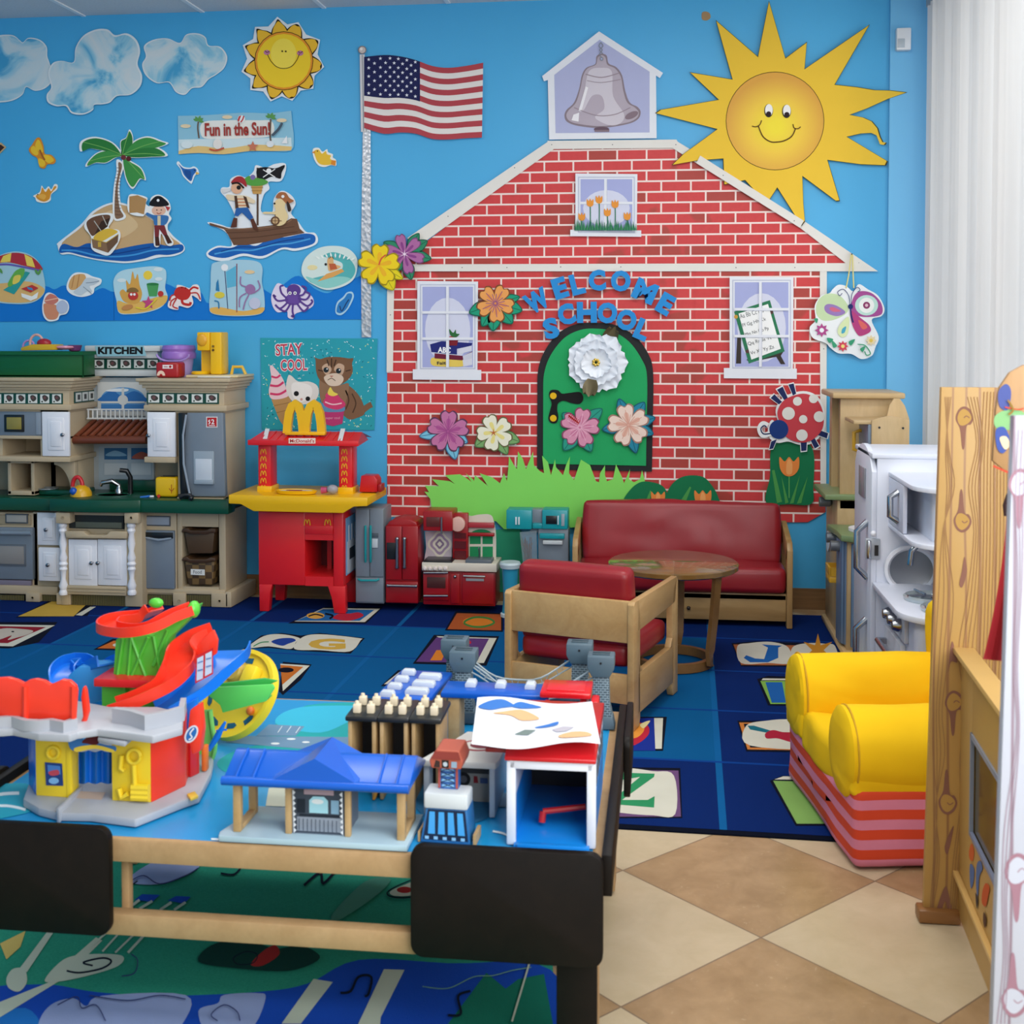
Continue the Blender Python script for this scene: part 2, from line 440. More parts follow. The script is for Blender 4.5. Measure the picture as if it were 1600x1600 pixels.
for i in range(58):
    y = 6.14 - i * .078; va = R(40 + rb_.uniform(-24, 24))
    mb = MB(); n = 6; vs = []; w = .05
    for j in range(n + 1):
        s_ = -1 + 2 * j / n; lx, ly = .011 * (1 - s_ * s_), s_ * w
        X = XB + lx * math.cos(va) - ly * math.sin(va); Y = y + lx * math.sin(va) + ly * math.cos(va)
        vs += [(X, Y, .06), (X, Y, 3.05)]
    part('slat', mb.add(vs, [(2 * j, 2 * j + 2, 2 * j + 3, 2 * j + 1) for j in range(n)], 'blind_vane'), bl, recalc=False)
sn = thing('motion_sensor', 'small white motion sensor box high on the blue pillar', 'sensor', W(1412, 78, 6.43))
part('housing', MB().fb(1401, 43, 1424, 78, 6.39, 6.4325, plast('#e6e8ea'), .006), sn)
part('lens', MB().fb(1403, 60, 1414, 74, 6.386, 6.391, plast('#b9c2c8'), .002), sn)
# ---------------------------------------------------------------- paper house on the rear wall
def brick(key, a, b, mo):
    t = NT(key); tc = t.n.new('ShaderNodeTexCoord'); sp = t.n.new('ShaderNodeSeparateXYZ'); cb_ = t.n.new('ShaderNodeCombineXYZ')
    g = t.n.new('ShaderNodeNewGeometry'); t.link(g.outputs['Position'], sp.inputs[0]); t.link(sp.outputs[0], cb_.inputs[0]); t.link(sp.outputs[2], cb_.inputs[1])
    br = t.n.new('ShaderNodeTexBrick'); t.link(cb_.outputs[0], br.inputs['Vector'])
    br.inputs['Scale'].default_value = 1; br.inputs['Brick Width'].default_value = .1545; br.inputs['Row Height'].default_value = .0562
    br.inputs['Mortar Size'].default_value = .0048; br.inputs['Mortar Smooth'].default_value = 0.1; br.inputs['Bias'].default_value = 0
    br.inputs['Color1'].default_value = (0, 0, 0, 1); br.inputs['Color2'].default_value = (1, 1, 1, 1); br.inputs['Mortar'].default_value = (0, 0, 0, 1)
    n = t.noise(cb_.outputs[0], 5.5, 2, .4, .3); n2 = t.noise(cb_.outputs[0], 40, 3)
    dk = t.ramp(t.mix(.5, br.outputs['Color'], n), [(.59, 0.0), (.62, 1.0)])
    base = t.mix(n2, a, b)
    base = t.mix(t.mix(.6, (0, 0, 0, 1), dk), base, '#8f3a26')
    t.link(t.mix(br.outputs['Fac'], base, mo), t.b.inputs['Base Color'])
    t.b.inputs['Roughness'].default_value = .55; MC[key] = t.m
brick('brick_print', '#c92f33', '#d43c3c', '#f3dcd4')
art('brick_paper_gable', 'red brick patterned paper forming the gable of the wall house', 'wall decoration', [('brick_print', 'p', [634, 418, 640, 398, 860, 228, 1057, 228, 1350, 418])], 1)
art('brick_paper_sheet', 'left sheet of red brick paper with the bookish window on it', 'wall decoration', [('brick_print', 'p', [605, 419, 800, 419, 800, 812, 662, 812, 655, 806, 605, 808])], 1, 'brick paper sheets')
art('brick_paper_sheet', 'middle sheet of red brick paper around the green arched door', 'wall decoration', [('brick_print', 'p', [799, 419, 1087, 419, 1087, 816, 799, 812])], 1.5, 'brick paper sheets')
art('brick_paper_sheet', 'right sheet of red brick paper behind the easel window', 'wall decoration', [('brick_print', 'p', [1086, 419, 1290, 419, 1290, 800, 1262, 816, 1086, 816])], 2, 'brick paper sheets')
TR = '#e6e2da'
def trim(label, pts, lv, dots=()):
    art('paper_trim_strip', label, 'wall decoration', [(TR, 'p', pts)] + [('#6d6a66', 'c', (x, y, .8)) for x, y in dots], lv, 'white trim strips of the paper house')
trim('white strip along the left slope of the paper roof', [858, 220, 868, 231, 652, 386, 636, 372], 3, [(804, 262), (700, 338)])
trim('flat white strip along the top ridge of the paper roof', [855, 220, 1057, 218, 1064, 231, 862, 233], 3.4, [(862, 226), (957, 226), (1056, 226)])
trim('short white roof strip under the sun ray near the ridge', [1055, 219, 1096, 244, 1090, 256, 1050, 231], 3)
trim('long white roof strip crossing over the sun', [1094, 243, 1256, 345, 1250, 356, 1088, 255], 6, [(1130, 274), (1241, 345)])
trim('white roof strip ending in a point at the right', [1256, 345, 1372, 424, 1338, 424, 1250, 356], 3, [(1331, 398), (1342, 411)])
trim('long white strip across the paper house under the gable', [641, 413, 1345, 411, 1372, 424, 640, 424], 3.5, [(722, 418), (792, 418), (876, 417), (970, 417), (1150, 418), (1242, 418)])
trim('white strip down the upper left edge of the paper house', [605, 432, 616, 432, 614, 580, 604, 582], 3, [(610, 492)])
trim('white strip down the right edge of the paper house', [1281, 424, 1292, 424, 1291, 765, 1282, 765], 3, [(1287, 545)])
# bell
LAV = '#b3b7d9'
bell = [930, 100, 932, 88, 940, 84, 948, 87, 951, 99, 963, 105, 972, 118, 977, 142, 984, 160, 996, 167, 1001, 175, 997, 186, 980, 194, 940, 200, 905, 197, 887, 191, 882, 182, 885, 172, 897, 160, 905, 138, 909, 118, 916, 106]
art('bell_poster', 'house shaped poster of a grey school bell above the paper roof', 'wall decoration', [
    ('#e9ebf0', 'p', [936, 49, 1036, 114, 1031, 122, 1025, 118, 1026, 216, 858, 218, 856, 125, 850, 127, 847, 119]),
    (LAV, 'p', [937, 62, 1015, 112, 1015, 207, 868, 208, 866, 117]),
    ('#8e8088', 's', bell), ('#b9adb8', 's', [931, 101, 934, 90, 940, 86, 946, 90, 949, 101, 961, 107, 970, 120, 974, 142, 980, 160, 992, 168, 998, 176, 994, 185, 978, 192, 940, 197, 906, 194, 890, 189, 885, 181, 888, 173, 900, 160, 907, 138, 911, 119, 918, 107]),
    ('#d3cbd3', 's', [920, 112, 940, 106, 956, 112, 958, 150, 975, 178, 970, 192, 955, 196, 938, 190, 930, 182, 944, 170, 940, 150, 925, 150, 912, 172, 904, 172, 912, 150]),
    ('#9c8c95', 'w', [1.5, 915, 116, 940, 121, 968, 114]), ('#9c8c95', 'w', [1, 917, 126, 940, 129, 970, 124]), ('#9c8c95', 'w', [1.3, 897, 168, 930, 180, 960, 179, 985, 168]),
    ('#8a7780', 'c', (987, 180, 11, 5, -25)), ('#f0edf0', 'p', [915, 135, 919, 137, 909, 172, 904, 173]), ('#f0edf0', 'p', [896, 179, 905, 176, 904, 190, 893, 188]),
    ('#6c5662', 'c', (940, 202, 12, 4)), ('#8a7780', 'r', (929, 203, 952, 206)), ('#8b8f9c', 'c', (940, 92, 3)), (LAV, 'c', (940, 92, 1.4)),
    ('#8b8f9c', 'w', [1.6, 939, 66, 936, 72, 941, 78, 937, 84, 940, 90]), ('#8b8f9c', 'w', [1.6, 939, 66, 942, 72, 937, 78, 942, 84])], 4)
# window posters
GL = '#a9afdb'; GL2 = '#d6d8ea'; FR = '#e7e9ef'; FR2 = '#c4c8d8'
def win(x0, y0, x1, y1, s0, s1, sy0, sy1, xm, rows):
    L = [(FR, 'p', [x0, y0, x1, y0 + 1, x1 - 1, sy0, s1, sy0, s1, sy1, s0, sy1 - 1, s0, sy0 - 1, x0, sy0 - 1]), (FR2, 'r', (x0 + 4, y0 + 5, x1 - 4, y1)), (FR, 'r', (x0 + 6, y0 + 7, x1 - 6, y1 - 2)), (GL, 'r', (x0 + 8, y0 + 9, x1 - 8, y1 - 3)), (GL2, 'c', ((x0 + x1) / 2, (y0 + y1) / 2 + 8, (x1 - x0) / 2 - 12, (y1 - y0) / 2 - 18))]
    return L
def bars(x0, y0, x1, y1, xm, rows):
    L = [(FR, 'r', (xm - 2, y0 + 9, xm + 2, y1 - 3)), (FR2, 'r', (xm + 2, y0 + 9, xm + 2.8, y1 - 3))]
    for r in rows: L += [(FR, 'r', (x0 + 8, r - 1.8, x1 - 8, r + 1.8)), (FR2, 'r', (x0 + 8, r + 1.8, x1 - 8, r + 2.5))]
    return L
L = win(652, 439, 747, 577, 645, 752, 578, 594, 0, 0) + [
    ('#e7c95c', 's', [674, 560, 690, 558, 722, 562, 724, 572, 700, 573, 676, 571]), ('#d8d8e2', 'p', [722, 556, 738, 554, 738, 570, 724, 573]), ('#6e1e38', 'p', [679, 552, 723, 556, 738, 549, 738, 553, 722, 563, 679, 560]), ('#cfd0dc', 'p', [723, 556, 738, 550, 738, 560, 724, 563]),
    ('#232a75', 'p', [672, 538, 690, 533, 738, 536, 737, 540, 714, 545, 714, 554, 674, 550]), ('#d9dae6', 'p', [716, 545, 737, 540, 737, 548, 716, 554]), ('#ffffff', 't', ('ABC', 684, 551, 20, 9, -2, .03)), ('#b03a3a', 'c', (707, 530, 8, 5)), ('#7c1d2a', 'p', [700, 531, 716, 531, 714, 540, 702, 540]), ('#2f6b3a', 's', [704, 524, 702, 514, 708, 520, 712, 515, 713, 521, 718, 522, 712, 527]), ('#3a3a3a', 't', ('Faith', 683, 570, 18, 5, 3))] + bars(652, 439, 747, 577, 699, (488, 529))
art('window_poster', 'window poster with a stack of books inside, left of the door', 'wall decoration', L, 5, 'window posters on the paper house')
L = win(1140, 432, 1240, 576, 1131, 1245, 576, 592, 0, 0) + [
    ('#3b332f', 'p', [1152, 524, 1158, 528, 1158, 568, 1150, 568]), ('#3b332f', 'p', [1166, 562, 1225, 548, 1220, 556, 1172, 566]), ('#3b332f', 'p', [1212, 556, 1219, 554, 1227, 569, 1220, 569]),
    ('#2e7a55', 'p', [1147, 487, 1203, 469, 1226, 549, 1170, 568]), ('#c9973f', 'c', (1150, 495, 3)), ('#5b3b3b', 'c', (1205, 488, 3)), ('#5b3b3b', 'c', (1168, 549, 3)), ('#f4f4f2', 'p', [1154, 490, 1200, 475, 1220, 545, 1174, 562])]
for i, s_ in enumerate(('Aa Bb Cc Dd', 'Ff Gg Hh Kk', 'Mm Nn Oo Pp', 'Qq Rr Ss Tt', 'Vv Xx Yy Zz')):
    L.append(('#55585c', 't', (s_, 1157 + i * 4.2, 498 + i * 14.5, 38, 7, 16, 0)))
L += bars(1140, 432, 1240, 576, 1188, (483, 525))
art('window_poster', 'window poster with an alphabet easel inside, above the ladybug', 'wall decoration', L, 5, 'window posters on the paper house')
L = win(899, 271, 996, 364, 891, 1002, 360, 370, 0, 0) + bars(899, 271, 996, 364, 946, (317,))
for x, y in ((909, 338), (922, 316), (936, 311), (949, 331), (961, 318), (980, 337)):
    L += [('#33785a', 'w', [1.6, x, y, x + .5, y + 20, x, 358]), ('#e8963e', 's', [x - 5, y - 5, x - 2, y - 2, x, y - 6, x + 2, y - 2, x + 5, y - 5, x + 5, y + 4, x, y + 7, x - 5, y + 4])]
for i in range(46):
    x = 899 + i * 2.1; L.append(('#3d8a5a' if i % 2 else '#2c6b52', 'p', [x - 1.6, 360, x + random.uniform(-3, 3), 340 + random.uniform(0, 10), x + 1.6, 360]))
art('window_poster', 'small gable window poster with orange tulips in green grass', 'wall decoration', L, 5, 'window posters on the paper house')
# door
gd = MC['door_green'] = mat('#14a35c', .8, bump=.2, bs=300)
d = thing('paper_door', 'green arched door with a black border under the blue letters', 'wall decoration', W(930, 740, WALL))
ar = [(765, 1130), (767, 760), (770, 640), (800, 545), (870, 452), (960, 405), (1060, 397), (1160, 410), (1255, 465), (1320, 550), (1346, 650), (1344, 900), (1340, 1142)]
sc = lambda p: [(600 + x * .3125, 380 + y * .3125) for x, y in p]
part('border', artmb([(mat('#16181a', .75), 'P', smooth_pts(sc(ar)[1:-1], False) + [sc(ar)[-1], sc(ar)[0]])], onwall(WALL - LV * 4)), d, smooth=False, recalc=False)
ar = [(795, 1103), (796, 760), (800, 655), (832, 562), (900, 475), (980, 434), (1060, 427), (1140, 440), (1225, 492), (1288, 580), (1315, 665), (1313, 900), (1310, 1113)]
part('panel', artmb([(gd, 'P', smooth_pts(sc(ar)[1:-1], False) + [sc(ar)[-1], sc(ar)[0]])], onwall(WALL - LV * 5)), d, smooth=False, recalc=False)
part('hinge_handle', artmb([('#141414', 'P', smooth_pts(sc([(825, 760), (835, 735), (870, 735), (890, 752), (930, 748), (980, 745), (997, 775), (980, 803), (940, 800), (900, 788), (872, 800), (866, 830), (872, 870), (862, 898), (835, 898), (822, 875), (832, 830), (838, 800)]))),
    ('#e8b81c', 'c', (864.5, 618.5, 5.2)), ('#e8b81c', 'c', (864.5, 653.5, 5.2))], onwall(WALL - LV * 6.3)), d, smooth=False, recalc=False)
# letters
LB = mat('#1d8bd2', .75)
def letter(ch, cx_, cy_, a, word, nth, w=None, h=33):
    w = w or 1.08 * {'W': 35, 'M': 33, 'O': 29, 'C': 25, 'H': 29, 'E': 21, 'L': 20, 'S': 22}[ch]
    an = R(a); x0 = cx_ - w / 2 * math.cos(an) + h / 2 * math.sin(an) * 1; y0 = cy_ + w / 2 * math.sin(an) + h / 2 * math.cos(an)
    x0 = cx_ - (w / 2 * math.cos(an) - h / 2 * math.sin(an)); y0 = cy_ + (w / 2 * math.sin(an) + h / 2 * math.cos(an))
    art('foam_letter', f'thick blue foam letter {ch}{nth} in the word {word} over the door', 'letter', [(LB, 't', (ch, x0, y0, w, h, a, .06))], 8.5, 'blue foam letters over the door', th=.006)
for ch, x, y, a in (('W', 839, 470, 28), ('E', 875, 450, 17), ('L', 902, 444, 14), ('C', 933, 438, 4), ('O', 970, 439, -4), ('M', 1008, 455, -24), ('E', 1040, 475, -30)):
    nth = ', nearest the W,' if (ch == 'E' and x < 900) else (', the last one,' if ch == 'E' else '')
    letter(ch, x, y, a, 'WELCOME', nth)
for ch, x, y, a, nth in (('S', 861, 513, 14, ''), ('C', 885, 491, 14, ''), ('H', 917, 488, 1, ''), ('O', 949, 489, -7, ', right beside the H,'), ('O', 979, 500, -20, ', right before the L,'), ('L', 1004, 515, -24, '')):
    letter(ch, x, y, a, 'SCHOOL', nth)
# flowers
def petals(cx_, cy_, n, r, wd, rot=0, notch=0):
    o = []
    for i in range(n):
        a = R(rot) + 2 * math.pi * i / n
        P = lambda q, s_: (cx_ + q * r * math.sin(a) + s_ * r * math.cos(a), cy_ - q * r * math.cos(a) + s_ * r * math.sin(a))
        o.append(smooth_pts([P(.05, -.05), P(.45, -wd * .8), P(.82, -wd), P(1, -wd * .5), P(1 - notch, 0), P(1, wd * .5), P(.82, wd), P(.45, wd * .8), P(.05, .05)]))
    return o
def leafp(cx_, cy_, a, r0, r1, w):
    a = R(a); P = lambda q, s_: (cx_ + q * math.sin(a) + s_ * math.cos(a), cy_ - q * math.cos(a) + s_ * math.sin(a))
    return [P(r0, 0), P((r0 * 2 + r1) / 3, -w), P((r0 + 2 * r1) / 3, -w * .9), P(r1, 0), P((r0 + 2 * r1) / 3, w * .9), P((r0 * 2 + r1) / 3, w)]
def flower(label, cx_, cy_, r, n, c1, c2, c3, rot=0, leaves=(), lc='#2f8a63', ld='#1d5a48', wd=.42, lv=7, vein=None, notch=.06):
    mb = MB(); Lr = []
    for (a, r1, w) in leaves:
        Lr += [('!' + ld, 'P', smooth_pts(leafp(cx_, cy_, a, r * .3, r1, w)), 0), (lc, 'P', smooth_pts(leafp(cx_, cy_, a, r * .35, r1 - 2, w - 1.6)), 1), (ld, 'l', [1, cx_, cy_, cx_ + (r1 - 3) * math.sin(R(a)), cy_ - (r1 - 3) * math.cos(R(a))], 2)]
    for i, p in enumerate(petals(cx_, cy_, n, r, wd, rot, notch)): Lr.append(('!' + c3, 'P', p, 5 + i * .15))
    for i, p in enumerate(petals(cx_, cy_, n, r * .94, wd * .9, rot, notch)): Lr.append((c1, 'P', p, 6.5 + i * .15))
    for i, p in enumerate(petals(cx_, cy_, n, r * .6, wd * .42, rot, 0)): Lr.append((c2, 'P', p, 8 + i * .1))
    if vein:
        for i in range(n * 3):
            a = R(rot) + 2 * math.pi * (i / (n * 3)); q = r * (.72 if i % 3 == 0 else .5)
            Lr.append((vein, 'l', [.9, cx_ + 2 * math.sin(a), cy_ - 2 * math.cos(a), cx_ + q * math.sin(a), cy_ - q * math.cos(a)], 10))
    return Lr
def mkflower(label, *a, extra=(), name='paper_flower', lv=7, **k):
    L = flower(label, *a, **k) + [tuple(x) + (12,) if len(x) == 3 else x for x in extra]
    art(name, label, 'flower cut-out', L, lv, 'flower cut-outs on the wall house', th=.002)
mkflower('yellow hibiscus cut-out beside the silver strip', 592, 414, 33, 5, '#f3d222', '#f0b62a', '#a08a1a', rot=5, wd=.41, notch=.1, leaves=[(150, 46, 12), (120, 44, 8)], lc='#e8d423', ld='#a9a01c', lv=9, extra=[('#d6523c', 'w', [2, 592, 414, 596, 404, 603, 398])])
mkflower('purple flower cut-out with green leaves at the roof corner', 632, 397, 32, 6, '#b06aa0', '#8d4488', '#7b4a78', rot=-15, wd=.26, leaves=[(60, 42, 9), (100, 43, 9), (165, 42, 9), (215, 34, 10), (-60, 38, 9), (35, 40, 8)], lv=8, extra=[('#f6dff0', 'P', star(632, 397, 8, 1.4, 6))])
mkflower('orange hibiscus cut-out on the corner of the left window poster', 774, 474, 30, 5, '#eda35a', '#e89650', '#7d4a2c', rot=30, wd=.41, notch=.1, leaves=[(-110, 44, 11), (105, 44, 11), (140, 42, 11), (185, 44, 11), (-150, 42, 10), (75, 40, 8)], lc='#1f9c78', ld='#135f4c', vein='#7e3c8c', lv=8)
mkflower('mauve hibiscus cut-out low on the left of the paper house', 700, 674, 33, 5, '#c777a4', '#b65a96', '#5e3d59', rot=3, wd=.41, notch=.1, leaves=[(-100, 46, 8), (165, 46, 10), (120, 36, 8)], lc='#7cc5de', ld='#3b6e92', vein='#a04a8a', lv=7)
mkflower('cream and yellow plumeria cut-out beside the mauve hibiscus', 773, 676, 29, 5, '#f1eed6', '#efe08a', '#6d6a44', rot=-22, wd=.42, leaves=[(110, 42, 10), (-125, 38, 10), (150, 40, 9)], lc='#7fae6c', ld='#4d6f45', lv=7, extra=[('#c46a34', 'P', star(771, 676, 7, 1.6, 5))])
mkflower('pink hibiscus cut-out on the lower left of the green door', 906, 668, 31, 5, '#dd94ae', '#d27c9d', '#8c4766', rot=12, wd=.41, notch=.1, leaves=[(50, 46, 10), (-145, 44, 11), (155, 42, 10), (-50, 36, 9)], lc='#2b9c85', ld='#176a60', lv=8.5, extra=[('#cc2b2b', 'l', [2, 888, 649, 904, 661])] + [('#cc2b2b', 'l', [1, 888 + 2.4 * i, 653 + 1.8 * i, 892 + 2.4 * i, 646 + 1.8 * i]) for i in range(7)], vein='#f1bdd0')
mkflower('pale peach hibiscus cut-out on the lower right of the green door', 982, 664, 33, 5, '#f2d8c8', '#e8b4a0', '#a87f70', rot=-12, wd=.41, notch=.1, leaves=[(-20, 44, 9), (35, 44, 10), (75, 44, 9), (-100, 42, 9), (165, 46, 9), (110, 42, 9)], lc='#2387a0', ld='#15566e', lv=8.5, vein='#dba08e')
# big white paper flower with folded petals
w = thing('paper_rosette', 'large white three dimensional paper flower on the green door', 'paper flower', W(932, 570, WALL))
fc = W(932, 566, WALL - LV * 6); wp = paper('#eef3fa')
def petal(a, r0, r1, wd, z0, z1, m, ruf=.006, ph=0):
    def f(u, v):
        r = r0 + (r1 - r0) * u; s_ = (v - .5) * 2 * wd * math.sin(math.pi * min(1, .15 + u * .72)) ** .7
        rr = r * (1 - .12 * abs(v - .5) * 2 * (u > .9))
        off = z0 + (z1 - z0) * u ** 1.5 + ruf * math.sin(v * 17 + ph) * u * u + .012 * (abs(v - .5) * 2) ** 2 * u
        return fc + Vector((math.cos(a) * rr - math.sin(a) * s_, -off, math.sin(a) * rr + math.cos(a) * s_))
    return MB().sheet(f, 8, 12, m)
k0 = 0
for ring, (n, r1, wd, z1) in enumerate(((7, .165, .07, .02), (6, .13, .06, .045), (5, .085, .042, .06))):
    for i in range(n):
        a = 2 * math.pi * i / n + ring * .5
        part('petal', petal(a, .012, r1 * random.uniform(.92, 1.05), wd, .006 + ring * .012, z1, wp, .006, i), w, recalc=False)
for a, r_, z_ in ((R(62), .215, .01), (R(-102), .185, .075)):
    part('leaf', petal(a, .09, r_, .04, z_ - .006, z_, mat('#5c5238', .35, .5), .001), w, recalc=False, label='dull bronze foil leaf')
cm_ = MB()
for i in range(7):
    a = i * .9; cm_.ball(fc + Vector((.014 * math.cos(a), -.055, .014 * math.sin(a) * (i > 0))), (.009, .006, .009), mat('#c6a84e', .3, .8), 8)
part('flower_center', cm_, w, label='gold centre')
# grass
gp_ = [240, 1335, 232, 1280, 202, 1242, 225, 1245, 205, 1212, 275, 1215, 240, 1180, 330, 1190, 355, 1205, 305, 1160, 380, 1155, 420, 1180, 438, 1195, 408, 1150, 445, 1180, 450, 1190, 455, 1160, 520, 1215, 478, 1150, 540, 1170, 580, 1200, 600, 1150, 615, 1190, 622, 1120, 625, 1065, 650, 1110, 665, 1130, 670, 1040, 695, 1080, 710, 1130, 745, 1042, 750, 1110, 780, 1140, 800, 1150, 790, 1062, 820, 1095, 835, 1160, 855, 1080, 860, 1120, 895, 1160, 910, 1110, 930, 1066, 925, 1150, 950, 1185, 985, 1082, 1030, 1110, 1060, 1190, 1075, 1195, 1080, 1150, 1105, 1110, 1105, 1160, 1115, 1190, 1145, 1180, 1160, 1105, 1190, 1170, 1200, 1200, 1230, 1130, 1225, 1180, 1250, 1195, 1280, 1180, 1290, 1135, 1305, 1190, 1250, 1240, 1230, 1290, 1200, 1415, 600, 1430, 560, 1390, 245, 1370]
art('paper_grass', 'bright lime green paper grass with pointed blades along the wall', 'wall decoration', [('#86dc62', 'P', sc(prs(gp_)))], 7)
art('green_backdrop_sheet', 'sea green paper sheet on the wall below the lime grass', 'wall decoration', [('#2f9d78', 'p', [774, 828, 812, 824, 826, 880, 822, 925, 774, 925])], 4)
# tulip mounds
def tulip(label, mound, cx_, cy_, s_, lv, leaves):
    L = [('#0e7347', 's', mound)]
    for p in leaves: L.append(('#4c9a4c', 'p', p))
    L += [('#5da65a', 'l', [1.6, cx_, cy_ + 14 * s_, cx_, cy_ + 50 * s_]),
          ('#e8873f', 's', [cx_ - 15 * s_, cy_ - 14 * s_, cx_ - 7 * s_, cy_ - 7 * s_, cx_, cy_ - 14 * s_, cx_ + 7 * s_, cy_ - 7 * s_, cx_ + 15 * s_, cy_ - 14 * s_, cx_ + 15 * s_, cy_ + 4 * s_, cx_ + 6 * s_, cy_ + 15 * s_, cx_ - 6 * s_, cy_ + 15 * s_, cx_ - 14 * s_, cy_ + 4 * s_]),
          ('#f2a661', 's', [cx_ - 4 * s_, cy_ - 4 * s_, cx_, cy_ - 11 * s_, cx_ + 5 * s_, cy_ - 3 * s_, cx_ + 4 * s_, cy_ + 12 * s_, cx_ - 4 * s_, cy_ + 12 * s_])]
    art('tulip_cutout', label, 'wall decoration', L, lv, 'tulip mound cut-outs')
tulip('tall green mound with an orange tulip under the ladybug', [1197, 785, 1203, 745, 1204, 705, 1212, 691, 1235, 688, 1262, 692, 1272, 712, 1271, 760, 1268, 787, 1235, 788], 1233, 728, 1, 5, [[1206, 735, 1210, 734, 1222, 784, 1214, 786], [1221, 744, 1232, 785, 1227, 787], [1250, 742, 1240, 786, 1234, 787], [1262, 745, 1252, 786, 1245, 787]])
tulip('low green mound with half a tulip nearest the lime grass', [975, 786, 985, 765, 1002, 753, 1022, 754, 1036, 760, 1043, 772, 1046, 790, 1010, 796], 1028, 778, .7, 9, [[1008, 785, 1016, 766, 1018, 768, 1014, 786]])
tulip('rounded green mound with a tulip behind the sofa back', [1040, 790, 1044, 766, 1057, 750, 1075, 743, 1098, 745, 1112, 758, 1122, 776, 1124, 796, 1080, 798], 1098, 778, .85, 9.8, [[1060, 788, 1078, 760, 1080, 762, 1070, 788]])
# ladybug
L = [('#eef0ee', 's', [1216, 662, 1212, 640, 1225, 620, 1255, 611, 1278, 620, 1289, 645, 1288, 672, 1270, 692, 1250, 695, 1232, 690, 1215, 692, 1202, 684, 1200, 668, 1206, 656])]
for a in ([1204, 622, 1210, 616, 1222, 628, 1217, 632], [1214, 609, 1223, 604, 1231, 622, 1226, 626], [1232, 601, 1240, 599, 1244, 615, 1239, 618], [1280, 672, 1294, 677, 1292, 685, 1278, 680], [1251, 690, 1261, 687, 1260, 704, 1252, 705], [1266, 687, 1272, 683, 1280, 697, 1273, 701], [1205, 690, 1214, 686, 1208, 701, 1202, 702]):
    x, y = sum(a[::2]) / 4, sum(a[1::2]) / 4
    L += [('!#eef0ee', 'p', [x + (q - x) * 1.25 if i % 2 == 0 else y + (q - y) * 1.2 for i, q in enumerate(a)]), ('#1d2a5a', 'p', a)]
L += [('!#eef0ee', 'w', [8, 1206, 676, 1192, 680, 1187, 670, 1192, 662, 1200, 665]), ('#1d2a5a', 'w', [2, 1206, 677, 1193, 678, 1189, 670, 1194, 665, 1198, 668]), ('#c9414a', 's', [1218, 660, 1215, 642, 1227, 624, 1255, 615, 1276, 624, 1286, 645, 1285, 670, 1268, 688, 1248, 691, 1228, 682]), ('#16387a', 'c', (1217, 671, 15))]
for x, y, r in ((1246, 627, 7), (1271, 623, 7), (1232, 646, 10), (1255, 655, 6.5), (1280, 651, 8.5), (1253, 680, 9)): L.append(('#e6e4dc', 'c', (x, y, r)))
art('ladybug_cutout', 'red ladybug cut-out with white spots on the right house edge', 'wall decoration', L, 8)
# butterfly on ribbon
L = [('#eef1f2', 's', [1301, 452, 1310, 445, 1322, 447, 1333, 455, 1342, 444, 1356, 452, 1372, 462, 1382, 482, 1377, 494, 1362, 500, 1373, 526, 1368, 542, 1362, 556, 1346, 561, 1330, 553, 1310, 552, 1297, 543, 1290, 536, 1270, 528, 1265, 512, 1274, 500, 1273, 478, 1283, 462, 1296, 458]),
    ('#c7dcae', 's', [1325, 478, 1312, 462, 1292, 459, 1278, 470, 1275, 488, 1284, 500, 1302, 500, 1322, 490]), ('#9a7cb8', 's', [1321, 488, 1308, 494, 1292, 489, 1288, 480, 1294, 475, 1308, 478]), ('#d36b86', 's', [1314, 486, 1302, 487, 1296, 482, 1302, 480]),
    ('#a85094', 's', [1330, 478, 1335, 462, 1345, 455, 1362, 458, 1376, 472, 1379, 488, 1370, 494, 1348, 495, 1334, 490]), ('#bfe0d4', 'c', (1354, 477, 18, 16)), ('#f1f3ee', 'c', (1354, 477, 12)), ('#8d3a66', 'c', (1354, 477, 5.5)), ('#e3bcc8', 'c', (1354, 477, 2.5)),
    ('#b8447e', 's', [1329, 485, 1345, 497, 1358, 508, 1360, 518, 1345, 525, 1338, 520, 1331, 505]), ('#e06a64', 's', [1341, 500, 1352, 506, 1355, 512, 1347, 514]), ('#dbe8b4', 's', [1326, 495, 1312, 508, 1309, 520, 1316, 527, 1325, 520]), ('#4aa8c4', 's', [1322, 510, 1316, 514, 1315, 521, 1320, 519]),
    ('#23306e', 'c', (1329, 479, 4)), ('#23306e', 'w', [2.4, 1329, 482, 1330, 492, 1333, 504]), ('#23306e', 'w', [1, 1328, 476, 1326, 462, 1318, 452, 1309, 456, 1312, 462, 1316, 458]), ('#23306e', 'w', [1, 1330, 476, 1331, 460, 1339, 449, 1344, 453, 1340, 456])]
for x, y, r, c, c2 in ((1284, 516, 11, '#b04e8c', '#eef1f2'), (1317, 541, 9, '#d2475a', '#f0d880'), (1361, 532, 9, '#e9d7ae', '#e6c65a')):
    L += [(c, 'P', star(x, y, r, r * .6, 8)), (c2, 'c', (x, y, r * .32))]
for a in ([1300, 532, 1308, 540, 1302, 543], [1326, 534, 1336, 530, 1330, 540], [1344, 545, 1352, 541, 1348, 550], [1292, 528, 1302, 530, 1296, 536], [1272, 498, 1278, 498, 1276, 505]): L.append(('#3d9c74', 's', a))
L.append(('#3d9c74', 'w', [1.6, 1340, 538, 1352, 540, 1360, 552, 1354, 555, 1351, 549]))
b_ = artmb(L, onwall(WALL - .03), .003, .0004)
bt = thing('butterfly_sign', 'white butterfly sign with purple wings hanging from a ribbon', 'wall decoration', W(1325, 560, WALL - .03))
part('board', b_, bt, smooth=False, recalc=False)
rb = MB()
